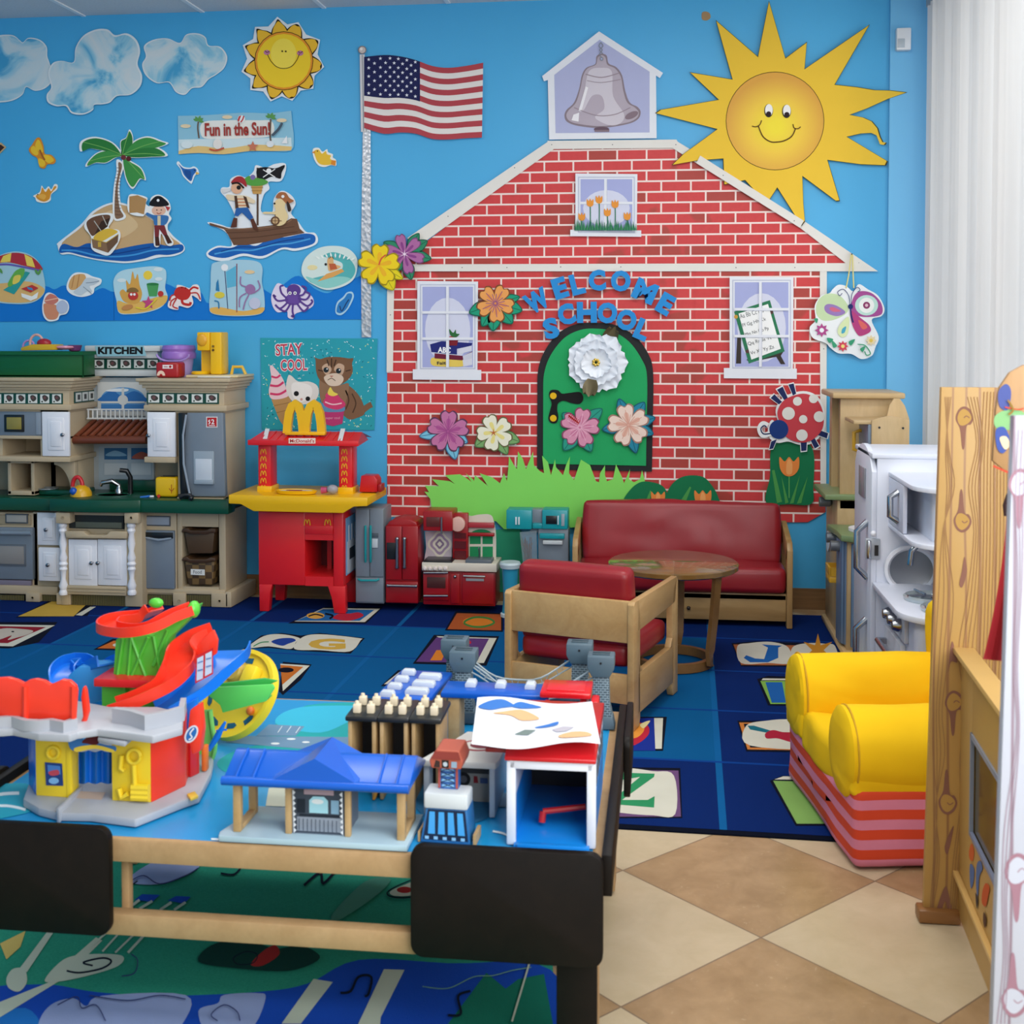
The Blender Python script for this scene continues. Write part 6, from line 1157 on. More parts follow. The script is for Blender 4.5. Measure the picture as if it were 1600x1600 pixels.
part('drawer', MB().box(p.x + .0505, p.x + .07, p.y - .04, p.y + .04, zc2, zc2 + .04, plast('#a01018'), .004), o)
# ---------------------------------------------------------------- doll sized fridges and stoves along the wall
YD = 6.12; YDb = 6.30
gf = thing('toy_fridge', 'narrow grey doll fridge with teal handles beside the burger stand', 'toy fridge', (X_(578, YD), YD + .08, RZ))
GF = mat('#77828d', .35); TL_ = plast('#1f9ba0')
part('body', MB().fb(555, 794, 600, 943, YD, YDb, GF, .006), gf)
part('door', MB().fb(556, 796, 577, 901, YD - .01, YD, GF, .003), gf); part('door', MB().fb(578, 796, 599, 901, YD - .01, YD, GF, .003), gf)
part('freezer_drawer', MB().fb(556, 903, 599, 941, YD - .01, YD, GF, .003), gf)
for x in (571, 579): part('handle', MB().tube([W(x, 822, YD - .012), W(x, 826, YD - .028), W(x, 872, YD - .028), W(x, 878, YD - .012)], .006, TL_, 8), gf, label='teal handle')
part('handle', MB().tube([W(560, 905, YD - .012), W(564, 907, YD - .026), W(588, 907, YD - .026), W(592, 905, YD - .012)], .006, TL_, 8), gf, label='teal handle')
part('dispenser', MB().fb(580, 833, 591, 840, YD - .014, YD - .008, mat('#4b5560'), .002).fb(581, 842, 590, 856, YD - .016, YD - .008, mat('#c6ccd2', .3), .002), gf)
rfz = thing('toy_fridge', 'short dark red doll fridge with silver bar handles', 'toy fridge', (X_(630, YD), YD + .08, RZ))
DR = plast('#9c1119')
mb = MB().fb(602, 822, 653, 943, YD, YDb, DR, .006)
part('body', mb, rfz)
part('arched_top', MB().fp([603, 823, 608, 815, 622, 811, 640, 812, 650, 816, 653, 824], YD + .01, YDb, DR, .004), rfz)
part('door', MB().fb(603, 822, 627.5, 906, YD - .012, YD, DR, .004), rfz); part('door', MB().fb(628.5, 822, 653, 906, YD - .012, YD, DR, .004), rfz)
part('freezer_drawer', MB().fb(603, 909, 653, 942, YD - .012, YD, DR, .004), rfz)
part('door_panel', MB().fb(604, 848, 618, 874, YD - .014, YD - .01, DK, .001), rfz, label='black door panel')
SV = metalm('#9ba0a6', .3)
for x in (620.5, 632): part('handle', MB().tube([W(x, 842, YD - .03), W(x, 886, YD - .03)], .008, SV, 10).ball(W(x, 842, YD - .025), .011, SV, 10).ball(W(x, 886, YD - .025), .011, SV, 10), rfz, label='silver handle')
part('handle', MB().tube([W(606, 915, YD - .03), W(650, 916, YD - .03)], .007, SV, 10).ball(W(606, 915, YD - .025), .009, SV, 10).ball(W(650, 916, YD - .025), .009, SV, 10), rfz, label='silver handle')
# doll stove and sink
ds = thing('toy_stove_unit', 'dark red doll stove and sink unit with cream window back', 'toy kitchen', (X_(716, YD), YD + .08, RZ))
CW = plast('#d8cfbf'); Ym = YD + .12
part('cabinet', MB().fb(661, 893, 774, 946, YD, YDb, DR, .005), ds)
part('worktop', MB().fb(659, 880, 776, 893, YD - .02, YDb, CW, .004), ds, label='cream worktop')
o = part('oven_door', MB().fb(661, 896, 701, 938, YD - .012, YD, DR, .004), ds); part('window', MB().fb(667, 902, 696, 919, YD - .015, YD - .01, plast('#4c2420'), .002), o)
for y in (895, 931): part('handle', MB().tube([W(662, y, YD - .03), W(700, y, YD - .03)], .006, SV, 8), ds, label='silver handle')
part('knob_strip', MB().fb(660, 884, 700, 892, YD - .026, YD - .018, CW, .002), ds)
for i in range(5): part('knob', MB().lathe(W(664 + i * 8, 888, YD - .026), [(.011, 0), (.011, -.006), (.006, -.012), (0, -.012)], plast('#e3d6cf'), 12, 'y'), ds)
o = part('cabinet_door', MB().fb(704, 896, 718, 943, YD - .01, YD, DR, .004), ds); part('knob', MB().ball(W(711, 901, YD - .016), .009, SV, 10), o)
o = part('dishwasher', MB().fb(722, 895, 772, 944, YD - .01, YD, DR, .004), ds); part('handle', MB().tube([W(724, 900, YD - .026), W(758, 901, YD - .026)], .006, SV, 8), o, label='silver handle'); part('badge', MB().fb(728, 904, 756, 908, YD - .013, YD - .009, mat('#aab0b4'), .001), o)
part('stove_top', MB().fb(661, 877, 706, 881, YD - .015, Ym, DK, .002).lathe(W(674, 878, YD + .04), [(0, 0), (.035, 0), (.035, .01), (0, .01)], mat('#5d5560'), 16).lathe(W(694, 878, YD + .04), [(0, 0), (.035, 0), (.035, .01), (0, .01)], mat('#5d5560'), 16), ds)
L = [('#c9bcc4', 'p', [664, 830, 708, 830, 709, 880, 662, 880, 666, 856])]
for rr_, c in ((19, '#e3dccb'), (15, '#a58fa8'), (11, '#e3dccb'), (7, '#8d7a94'), (3.5, '#e3dccb')): L.append((c, 'P', [(687 + rr_ * .9 * math.cos(q) * (1 + .12 * math.cos(4 * q)), 850 + rr_ * math.sin(q) * (1 + .12 * math.cos(4 * q))) for q in [2 * math.pi * i / 32 for i in range(32)]]))
for i in range(7): L.append(('#8d5a6e', 'c', (667 + i * 6.5, 874, 2.4)))
part('backsplash', artmb(L, onwall(Ym), .01), ds, smooth=False, label='patterned mauve backsplash')
part('range_hood', MB().fb(661, 799, 707, 830, YD + .02, YDb, DR, .006).fb(666, 808, 687, 823, YD + .016, YD + .022, plast('#5e2420'), .002), ds)
part('hood_pipe', MB().tube([W(690, 808, YD + .01), W(690, 834, YD + .01)], .005, SV, 8), ds)
part('window_back', artmb([(CW, 'P', smooth_pts([(706, 830), (712, 803), (722, 800), (735, 806), (748, 804), (765, 804), (771, 812), (775, 835), (775, 882)], False) + [(706, 882)]), ('#1f8a56', 'r', (734, 838, 751, 850)), ('#1f8a56', 'r', (754, 838, 770, 850)), ('#1f8a56', 'r', (734, 854, 751, 872)), ('#1f8a56', 'r', (754, 854, 770, 872)), ('#1f8a56', 'P', [(752 + 18 * math.cos(math.pi * i / 12), 837 - 10 * math.sin(math.pi * i / 12)) for i in range(13)])], onwall(Ym), .015), ds, smooth=False, label='cream window panel')
part('wall_clock', MB().lathe(W(715, 819, YD + .04), [(.038, .02), (.038, -.005), (.03, -.008), (0, -.006)], plast('#dcae9f'), 20, 'y'), ds)
part('side_shelf', MB().fb(707, 802, 731, 878, Ym - .04, Ym, DR, .004).fb(710, 833, 728, 841, Ym - .05, Ym - .035, plast('#5a0d12')).fb(710, 846, 728, 857, Ym - .05, Ym - .035, plast('#5a0d12')).fb(710, 861, 728, 873, Ym - .05, Ym - .035, plast('#5a0d12')), ds)
part('curtain_rail', MB().fb(731, 817, 772, 825, Ym - .03, Ym - .005, plast('#a8323a'), .004).fb(731, 833, 772, 838, Ym - .03, Ym - .005, DR, .003), ds)
part('sink', MB().fb(727, 875, 768, 884, YD - .01, YD + .09, mat('#5d666e', .3), .004), ds)
part('faucet', MB().tube([W(749, 876, YD + .06), W(749, 862, YD + .05), W(748, 856, YD + .03)], .004, SV, 8), ds)
# teal doll kitchen
td = thing('toy_kitchen_unit', 'teal and grey doll kitchen with cupboard and microwave heads', 'toy kitchen', (X_(850, YD + .1), YD + .16, RZ))
TE = plast('#15959e'); Yt = YD + .06; Ytb = Yt + .12
part('body', MB().fb(841, 826, 888, 942, Yt + .02, Ytb + .02, GF, .004), td)
part('upper_back', MB().fb(828, 796, 850, 832, Yt + .04, Ytb, GF, .003), td)
o = part('cupboard', MB().fb(791, 797, 831, 827, Yt, Ytb, TE, .005), td)
for x in (805, 809.5): part('handle', MB().fb(x, 808, x + 2.4, 820, Yt - .008, Yt, plast('#d4dfe3'), .001), o, label='white handle')
o = part('microwave', MB().fb(847, 797, 887, 827, Yt, Ytb, TE, .005), td)
part('window', MB().fb(853, 806, 870, 819, Yt - .003, Yt, DK, .001), o); part('keypad', MB().fb(877, 803, 882, 822, Yt - .003, Yt, plast('#9aa4ac'), .001), o); part('handle', MB().fb(871, 806, 873, 820, Yt - .008, Yt, plast('#c6d2d8'), .001), o)
part('shelf', MB().fb(832, 818, 848, 826, Yt + .01, Ytb, TE, .002), td)
part('range_lip', MB().fb(843, 834, 882, 842, Yt + .0, Yt + .05, TE, .003), td); part('paper_roll', MB().fb(848, 845, 879, 851, Yt - .005, Yt + .02, plast('#c6ccce'), .003), td, label='white strip')
bagm = mat('#9aa7ae', .15, alpha=.35)
bg = thing('twig_bag', 'clear plastic bag of brown twigs leaning on the teal doll kitchen', 'bag', W(826, 925, Yt - .04))
part('sleeve', MB().fp([812, 832, 838, 830, 840, 925, 822, 925], Yt - .045, Yt - .03, bagm), bg)
tw = MB(); rr = random.Random(5)
for i in range(14):
    x = 829 + rr.uniform(-4, 4); tw.tube([W(x, 924, Yt - .038), W(x - 3 + rr.uniform(-3, 3), 880, Yt - .038), W(814 + rr.uniform(0, 18), 838 + rr.uniform(0, 12), Yt - .038)], .0022, mat('#6a4630', .8), 5)
part('twigs', tw, bg)
sp = W(797, 900, YD - .05); sp.z = RZ
o = thing('toy_stool', 'tiny white and teal round doll stool behind the armchair', 'doll stool', sp)
zs = W(797, 880, YD - .05).z
part('top', MB().lathe(sp, [(0, zs - .03), (.05, zs - .03), (.055, zs - .01), (.05, zs), (0, zs)], plast('#c3d4d8'), 24), o); part('column', MB().lathe(sp, [(0, .02), (.042, .02), (.034, .09), (.042, zs - .03), (0, zs - .03)], plast('#2a8fae'), 20), o); part('base', MB().lathe(sp, [(0, 0), (.05, 0), (.05, .015), (.042, .02), (0, .02)], plast('#c3d4d8'), 24), o)
# ---------------------------------------------------------------- red sofa
OAK = woodm('oak', '#c09a64', '#a67f4c', (3, 3, .5), 4, .38); OAKX = woodm('oak_x', '#bf9c68', '#a98451', (.5, 3, 3), 4, .38)
t = NT('red_vinyl'); v = t.coord(); t.link(t.mix(t.noise(v, 6, 3), '#86161f', '#9c1c26'), t.b.inputs['Base Color']); t.b.inputs['Roughness'].default_value = .38; t.bump(t.noise(v, 260, 3), .12, .002); MC['red_vinyl'] = t.m
def cushion(c, sx, sy, sz, m, T=None, puff=.012, n=14, b=.03, wr=.004):
    bm = bmesh.new(); bmesh.ops.create_cube(bm, size=1)
    bmesh.ops.scale(bm, vec=(sx, sy, sz), verts=bm.verts)
    bmesh.ops.bevel(bm, geom=list(bm.edges), offset=b, segments=3, affect='EDGES', profile=.6)
    bmesh.ops.subdivide_edges(bm, edges=[e for e in bm.edges if e.calc_length() > .1], cuts=n, use_grid_fill=True)
    bm.verts.index_update(); vs = []
    for v_ in bm.verts:
        p = v_.co; fx_, fy_, fz_ = 1 - (2 * p.x / sx) ** 2, 1 - (2 * p.y / sy) ** 2, 1 - (2 * p.z / sz) ** 2
        g = noise.noise(p * 7) * wr
        vs.append(Vector(c) + Vector((p.x + math.copysign(puff, p.x) * max(0, fy_ * fz_) * (abs(p.x) > sx * .45), p.y + math.copysign(puff + g, p.y) * max(0, fx_ * fz_) * (abs(p.y) > sy * .4), p.z + math.copysign(puff + g, p.z) * max(0, fx_ * fy_) * (abs(p.z) > sz * .4))))
    fs = [[v_.index for v_ in f.verts] for f in bm.faces]; bm.free()
    return MB(T).add(vs, fs, m)
Ys = 5.80; pr = G(1232, 985); Ys = pr.y; 
sf = thing('sofa', 'red vinyl cushioned sofa with oak sides against the brick house', 'sofa', (X_(1070, Ys + .2), Ys + .25, RZ))
xl, xr = X_(903, Ys + .0, 870), X_(1230, Ys, 870)
zsr = Z_(930, Ys, 1100); zst = Z_(905, Ys, 1100); SD = .50; Yb_ = min(Ys + SD, WALL - .12)
zb1 = W(1230, 812, Yb_).z; zbc = W(1070, 785, Yb_ - .12).z
for nm, x in (('left', xl - .028), ('right', xr)):
    mb = MB()
    def bar(P): mb.prism(P, 'x', x, x + .028, OAK, .004)
    bar([(Ys, RZ), (Ys + .07, RZ), (Ys + .07, .33), (Ys + .03, .40), (Ys, .39)]); bar([(Yb_ - .08, RZ), (Yb_, RZ), (Yb_, zb1 - .02), (Yb_ - .03, zb1), (Yb_ - .08, zb1 - .02)])
    bar([(Ys + .0, .385), (Ys + .02, .33), (Yb_ - .07, zb1 - .09), (Yb_ - .05, zb1), (Ys + .03, .425)]); bar([(Ys + .06, .06), (Yb_ - .07, .06), (Yb_ - .07, .2), (Ys + .06, .2)])
    part('side_frame', mb, sf)
part('base_board', MB().box(xl, xr, Ys + .03, Ys + .05, .035, zsr + .01, OAKX, .003).box(xl, xr, Ys + .03, Yb_ - .02, zsr - .02, zsr, OAKX), sf)
part('cushion', cushion(((xl + xr) / 2, (Ys + Yb_) / 2 - .02, (zsr + zst) / 2 + .035), xr - xl - .01, Yb_ - Ys - .04, .125, 'red_vinyl', wr=.012), sf)
part('knot', MB().ball(W(1076, 950, Ys + .028), .01, mat('#2a2018')), sf)
hb_ = zbc - zst - .035; bc = cushion((0, 0, 0), xr - xl - .03, .11, hb_, 'red_vinyl', puff=.012, wr=.02)
Tm = Matrix.Translation(((xl + xr) / 2, Yb_ - .11, zbc - hb_ / 2)) @ Matrix.Rotation(R(-9), 4, 'X'); bc.v = [Tm @ v for v in bc.v]
part('back_cushion', bc, sf)
part('back_board', MB().box(xl, xr, Yb_ - .03, Yb_ - .01, .2, zb1 - .03, OAKX), sf)
# ---------------------------------------------------------------- round coffee table
tcn_ = W(1052, 872, 5.05); 
rt = .27; tc0 = G(1052, 878, .452); k_ = (tc0 - Vector((0, 0, .452)))
RT = (W(1154, 878, tc0.y).x - W(950, 878, tc0.y).x) / 2
t = NT('segmented_top'); tcx = t.n.new('ShaderNodeTexCoord'); gt = t.n.new('ShaderNodeTexGradient'); gt.gradient_type = 'RADIAL'; t.link(tcx.outputs['Object'], gt.inputs[0])
mm = t.n.new('ShaderNodeMath'); mm.operation = 'MULTIPLY'; mm.inputs[1].default_value = 8; t.link(gt.outputs['Fac'], mm.inputs[0]); fr_ = t.n.new('ShaderNodeMath'); fr_.operation = 'FRACT'; t.link(mm.outputs[0], fr_.inputs[0])
n = t.noise(t.coord((6, 6, 1)), 4, 4)
t.link(t.mix(n, t.mix(fr_.outputs[0], '#6f5128', '#8f6c3c'), '#6d5029'), t.b.inputs['Base Color']); t.b.inputs['Roughness'].default_value = .14; t.b.inputs['Coat Weight'].default_value = .6; MC['segmented_top'] = t.m
tb2 = thing('coffee_table', 'round low wooden table with bentwood legs in front of the sofa', 'table', (tc0.x, tc0.y, RZ))
part('tabletop', MB().lathe((0, 0, 0), [(0, .425 - RZ), (RT - .01, .425 - RZ), (RT, .432 - RZ), (RT, .449 - RZ), (RT - .008, .455 - RZ), (0, .455 - RZ)], 'segmented_top', 64), tb2, local=True)
BW = woodm('bentwood', '#7a5428', '#946a38', (2, 2, 2), 3, .35)
for i, a in enumerate((-38, 82, 202)):
    d_ = Vector((math.cos(R(a)), math.sin(R(a)), 0)); e_ = Vector((math.cos(R(a + 60)), math.sin(R(a + 60)), 0)); RZ3 = Vector((0, 0, RZ))
    P = [d_ * (RT - .05) + Vector((0, 0, .42)), d_ * (RT - .065) + Vector((0, 0, .25)), d_ * (RT - .085) + Vector((0, 0, .09)), d_ * (RT - .1) + e_ * .01 + Vector((0, 0, .038)), d_ * (RT - .13) + e_ * .04 + Vector((0, 0, .03))]
    part('leg', MB().sweep([p for p in P], [(-.022, -.009), (.022, -.009), (.022, .009), (-.022, .009)], BW, up=(0, .0, 1) if False else tuple(d_ * .6 + Vector((0, 0, .4)))), tb2, local=True)
part('floor_ring', MB().sweep([(math.cos(q) * (RT - .12), math.sin(q) * (RT - .12), .0205 ) for q in [2 * math.pi * i / 40 for i in range(40)]], [(-.012, -.019), (.012, -.019), (.012, .019), (-.012, .019)], BW, closed=True), tb2, local=True)
# ---------------------------------------------------------------- armchair seen from behind
nr, fr2 = G(991, 945, .47), G(1062, 902, .47); br_ = G(788, 925, .47)
ux = (Vector((nr.x, nr.y, 0)) - Vector((br_.x, br_.y, 0))); wC = ux.length; ux.normalize(); uy = Vector((-ux.y, ux.x, 0)); dC = (Vector((fr2.x, fr2.y, 0)) - Vector((nr.x, nr.y, 0))).dot(uy)
aC = thing('armchair', 'oak armchair with red vinyl cushions seen from behind', 'armchair', (br_.x, br_.y, RZ), math.atan2(ux.y, ux.x))
H = .47; OK2 = woodm('oak_panel', '#c9a570', '#b48c58', (2.5, .6, 2.5), 4, .4)
def chair_side(x):
    mb = MB(); th = .026
    def bar(P): mb.prism(P, 'x', x, x + th, OK2, .003)
    bar([(0, 0), (.06, 0), (.075, .03), (.07, H - .06), (.05, H), (.012, H), (0, H - .012)])
    bar([(dC - .075, .03), (dC - .06, 0), (dC, 0), (dC, H - .02), (dC - .02, H), (dC - .06, H - .04), (dC - .075, H - .1)])
    bar([(.04, H - .115), (.05, H), (dC - .015, H), (dC - .04, H - .1)]); bar([(.05, .05), (dC - .06, .05), (dC - .06, .2), (.05, .2)])
    bar([(.05, .2), (.1, .2), (.065, .235)]); bar([(dC - .1, .2), (dC - .06, .2), (dC - .07, .24)])
    return mb
part('side_frame', chair_side(0), aC, local=True); part('side_frame', chair_side(wC - .026), aC, local=True)
part('back_rail', MB().box(.02, wC - .02, .01, .028, H - .155, H - .0, OK2, .006), aC, local=True)
part('lower_rail', MB().box(.02, wC - .02, .01, .028, .09, .2, OK2, .006), aC, local=True)
part('seat_cushion', cushion((wC / 2, dC / 2 + .02, .252), wC - .085, dC - .075, .085, 'red_vinyl', puff=.008, wr=.01), aC, local=True)
bc = cushion((0, 0, 0), wC - .075, .09, .30, 'red_vinyl', puff=.006, wr=.003)
Tm = Matrix.Translation((wC / 2, .096, .425)) @ Matrix.Rotation(R(7), 4, 'X'); bc.v = [Tm @ v for v in bc.v]
part('back_cushion', bc, aC, local=True)
# ---------------------------------------------------------------- tall natural wood play kitchen on the right
NW = woodm('birch', '#d3b687', '#c4a472', (3, 3, .6), 4, .42); NWX = woodm('birch_x', '#d3b687', '#c4a472', (.6, 3, 3), 4, .42); SG = mat('#7f9465', .4)
XF = .83; ZP = lambda py, px, Y: W(px, py, Y).z
nk = thing('wooden_play_kitchen', 'natural birch toy kitchen with green counters in the corner', 'toy kitchen', (1.05, 5.85, RZ))
Yn, Yf = 5.45, 6.22
zt3 = W(1340, 622, 5.85).z
part('tower', MB().box(.84, 1.09, 5.82, 5.84, .62, zt3, NW, .003).box(.87, 1.09, 5.84, 6.18, .62, zt3, NW, .003).box(.84, .87, 6.10, 6.18, .62, zt3, NW).box(.80, 1.13, 5.79, 6.2, zt3, zt3 + .028, NWX, .008), nk)
# hanging cabinet nearer to the camera
Yh = 5.50; zq1, zq0 = W(1390, 622, Yh).z, W(1390, 725, Yh).z
xa, xb = W(1362, 680, Yh).x, W(1421, 680, Yh).x; zsh = W(1390, 657, Yh).z
n = 10; P = [(xa, zq0 - .12), (xb, zq0 - .12), (xb, zsh - .005)] + [(xb + (xa - xb) * i / n, zsh + .018 * math.sin(math.pi * i / n)) for i in range(n + 1)]
part('upper_side', MB().prism(P, 'y', Yh, Yh + .018, NW, .002), nk)
part('upper_side', MB().fp([1364, 657, 1386, 650, 1390, 632, 1397, 623, 1406, 623, 1414, 634, 1421, 655, 1421, 665, 1364, 665], Yh + .25, Yh + .27, NW, .002), nk)
part('green_inset', artmb([(SG, 'P', [(1367, 722)] + [(1367 + 52 * i / 10, 701 - 6 * math.sin(math.pi * i / 10)) for i in range(11)] + [(1419, 722)])], onwall(Yh - .001), .001), nk, smooth=False)
part('shelf_board', MB().box(xa - .075, xb, Yh + .018, Yh + .28, zsh - .02, zsh - .003, NWX, .003), nk)
part('cupboard_door', MB().box(xa - .012, xa + .004, Yh + .02, Yh + .27, zq0 - .05, zsh - .02, mat('#75869a', .4), .002), nk)
part('handle', MB().tube([(xa - .012, Yh + .2, zsh - .06), (xa - .045, Yh + .2, zsh - .07), (xa - .045, Yh + .2, zsh - .15), (xa - .012, Yh + .2, zsh - .16)], .009, plast('#d9a62e'), 8), nk, label='yellow handle')
for x, y in ((1374, 668), (1411, 669)): part('screw', MB().lathe(W(x, y, Yh - .001), [(.005, 0), (.005, -.002), (0, -.002)], DK, 10, 'y'), nk)
zcu = W(1290, 770, 5.95).z; zcl = W(1300, 838, 5.5).z
part('upper_counter', MB().box(XF - .06, 1.2, 5.80, 6.22, zcu - .015, zcu + .012, SG, .006), nk, label='sage green upper counter')
part('cabinet', MB().box(XF, 1.2, 5.82, 6.2, RZ, zcu - .015, NW, .004).box(XF - .0, 1.2, Yn + .04, 5.82, RZ, zcl - .02, NW, .004).box(XF - .02, 1.2, Yn - .0, 6.2, RZ, .035, NWX, .006), nk)
n = 8; P = [(1.2, 5.80), (XF - .05, 5.80)] + [(XF - .03 + .0 * i, 5.74 - (5.74 - Yn) * i / n + 0) for i in range(3, n)] + [(XF + .01, Yn + .01), (XF + .06, Yn - .01), (1.2, Yn - .01)]
part('lower_counter', MB().prism(P, 'z', zcl - .02, zcl + .008, SG, .005), nk, label='sage green lower counter')
t = NT('ribbed_blue'); v = t.coord((1, 1, 1)); wv = t.n.new('ShaderNodeTexWave'); wv.bands_direction = 'Y'; wv.inputs['Scale'].default_value = 14; t.link(v, wv.inputs['Vector']); t.link(t.mix(wv.outputs['Fac'], '#4a6480', '#6f8aa6'), t.b.inputs['Base Color']); t.b.inputs['Roughness'].default_value = .4; MC['ribbed_blue'] = t.m
P = [(XF - .005, 5.76), (XF - .025, 5.66), (XF - .02, 5.56), (XF + .02, 5.48), (XF + .1, 5.45), (XF + .1, 5.5), (XF + .03, 5.53), (XF + .01, 5.6), (XF + .01, 5.76)]
part('curved_door', MB().prism(P, 'z', .05, zcl - .03, 'ribbed_blue', .002), nk, label='ribbed blue curved door')
part('sink', MB().lathe((1.0, 5.62, zcl + .008), [(0, .0), (.09, .0), (.12, .012), (.135, .014), (.135, 0.001), (.12, 0)], WH, 28, sx=1.1, sy=.8), nk, label='white sink')
part('sink_tap', MB().tube([(.93, 5.55, zcl + .02), (.93, 5.55, zcl + .05), (.97, 5.55, zcl + .055), (1.03, 5.55, zcl + .05)], .012, DK, 10), nk, label='black tap')
for (y, z) in ((6.0, zcu - .05), (5.74, zcl - .045), (5.6, zcl - .06)):
    part('knob', MB().lathe((XF - .06, y, z), [(0, .001), (.024, 0), (.024, .05), (.014, .06), (0, .06)], mat('#7f858c', .3, .5), 14, 'x'), nk, label='grey knob')
part('towel_rail', MB().box(XF - .055, XF, 5.66, 5.80, .30, .33, plast('#d9a62e'), .005).box(XF - .055, XF - .045, 5.66, 5.8, .33, .37, plast('#d9a62e'), .004).box(XF - .055, XF, 5.66, 5.67, .33, .37, plast('#d9a62e')).box(XF - .055, XF, 5.79, 5.8, .33, .37, plast('#d9a62e')), nk, label='yellow tray handle')
part('oven_dial', MB().lathe((XF - .002, 6.1, .42), [(0, .0), (.05, 0), (.05, -.004), (0, -.004)], WH, 20, 'x'), nk)
# ---------------------------------------------------------------- white play kitchen
XG = .80; Ya_, Yb2, Yc2 = 4.72, 5.12, 4.10; XB2 = 1.235
WK = mat('#dfe3ef', .35, var=.02); WK2 = mat('#c9cede', .4, var=.02); CG = metalm('#aeb3ba', .25)
wk = thing('white_play_kitchen', 'white toy kitchen with sink and stove rings facing left', 'toy kitchen', (1.03, 4.6, RZ))
ztw = W(1400, 717, Ya_).z
n = 10; P = [(Ya_, RZ), (Yb2, RZ), (Yb2, ztw - .05)] + [(Yb2 - (Yb2 - Ya_) * i / n, ztw - .05 + .09 * math.sin(math.pi * i / n) ** .6) for i in range(1, n)] + [(Ya_, ztw - .05)]
o = part('fridge_front', MB().prism(P, 'x', XG, XG + .02, WK, .003), wk)
part('window', MB().box(XG - .006, XG, Ya_ + .13, Ya_ + .27, .80, .92, mat('#8d8f98', .3), .004), o)
for za, zb in ((.12, .34), (.5, .72)): part('handle', MB().tube([(XG - .0, Ya_ + .08, za), (XG - .04, Ya_ + .08, za + .04), (XG - .04, Ya_ + .08, zb - .04), (XG - .0, Ya_ + .08, zb)], .013, CG, 10), o, label='silver handle')
part('tower', MB().box(XG + .02, XB2, Ya_, Ya_ + .02, RZ, ztw, WK, .002).box(XG + .02, XB2, Yb2 - .02, Yb2, RZ, ztw, WK).box(XG, XB2 + .02, Ya_ - .005, Yb2, ztw, ztw + .02, WK, .004).box(XB2, XB2 + .02, Yc2, Yb2, RZ, ztw, WK), wk)
# upper cupboard
zu1, zu0 = W(1420, 748, 4.5).z, W(1420, 838, 4.5).z
def curv(x0, y0, y1, r, n=8): # rounded front corner toward camera-left
    return [(XB2, y0)] + [(x0 + r - r * math.sin(math.pi / 2 * i / n), y0 + r - r * math.cos(math.pi / 2 * i / n)) for i in range(n + 1)] + [(x0, y1), (XB2, y1)]
xu = W(1388, 780, Ya_).x
part('upper_shelf', MB().prism(curv(xu, 4.18, Ya_ - .001, .14), 'z', zu1 - .016, zu1, WK, .002).prism(curv(xu, 4.18, Ya_ - .001, .14), 'z', zu0, zu0 + .016, WK, .002), wk)
part('upper_panel', MB().prism(curv(xu + .07, 4.26, Ya_ - .001, .05), 'z', zu0 + .016, zu1 - .016, WK, .002), wk)
o = part('upper_door', MB().box(xu, xu + .015, 4.44, Ya_ - .01, zu0 + .018, zu1 - .018, WK2, .002), wk)
part('handle', MB().tube([(xu, 4.52, zu0 + .05), (xu - .03, 4.52, zu0 + .07), (xu - .03, 4.52, zu1 - .07), (xu, 4.52, zu1 - .05)], .012, CG, 10), o, label='silver handle')
# counter
zk = .50; xk = XG + .005
part('worktop', MB().prism(curv(xk, Yc2, Ya_ - .001, .16), 'z', zk - .022, zk, WK, .004), wk)
part('cabinet', MB().prism(curv(xk + .05, Yc2 + .05, Ya_ - .001, .05), 'z', RZ, zk - .022, WK2, .002), wk)
o = part('oven', MB().box(xk + .03, xk + .05, 4.32, 4.62, .08, .36, mat('#c9ccd4', .3), .004), wk); part('window', MB().box(xk + .024, xk + .031, 4.36, 4.58, .13, .27, DK, .004), o); part('handle', MB().tube([(xk + .0, 4.35, .31), (xk + .0, 4.59, .31)], .011, CG, 10).box(xk, xk + .03, 4.35, 4.37, .3, .32, CG).box(xk, xk + .03, 4.57, 4.59, .3, .32, CG), o, label='silver handle')
part('control_panel', MB().box(xk + .035, xk + .05, 4.28, Ya_ - .01, .375, .47, mat('#c9ccd4', .3), .003), wk)
for y in (4.34, 4.43, 4.52): part('knob', MB().lathe((xk + .035, y, .425), [(.024, 0), (.024, -.012), (.016, -.03), (0, -.03)], CG, 16, 'x'), wk, label='silver knob')
# sink ring stands at the side panel, faucet, burners
o = part('sink_basin', MB().lathe((.945, Ya_ - .012, zk + .055), [(0, .0), (.085, .0), (.10, -.004), (.10, -.022), (.089, -.024), (.075, -.006), (0, -.003)], WH, 36, 'y', sx=1, sy=.93), wk)
part('bowl', MB().lathe((.945, Ya_ - .0175, zk + .055), [(0, .0), (.07, -.001), (.083, -.006), (.081, -.007), (.07, -.004), (0, -.0035)], metalm('#8d9298', .35), 36, 'y', sx=1, sy=.93), o)
f0 = Vector((1.02, 4.55, zk))
part('faucet', MB().tube([f0 + Vector(p) for p in ((0, 0, 0), (0, 0, .1), (-.01, 0, .15), (-.04, 0, .185), (-.08, 0, .18), (-.105, 0, .15), (-.11, 0, .1))], .012, metalm('#9aa2aa', .12), 12).lathe(f0, [(0, 0), (.022, 0), (.02, .02), (.012, .03), (0, .03)], metalm('#9aa2aa', .15), 16), wk, label='chrome faucet')
part('tap_lever', MB().tube([f0 + Vector((.04, 0, 0)), f0 + Vector((.04, 0, .06)), f0 + Vector((.05, -.02, .08))], .01, mat('#7fa3b4', .2, .6), 10), wk)
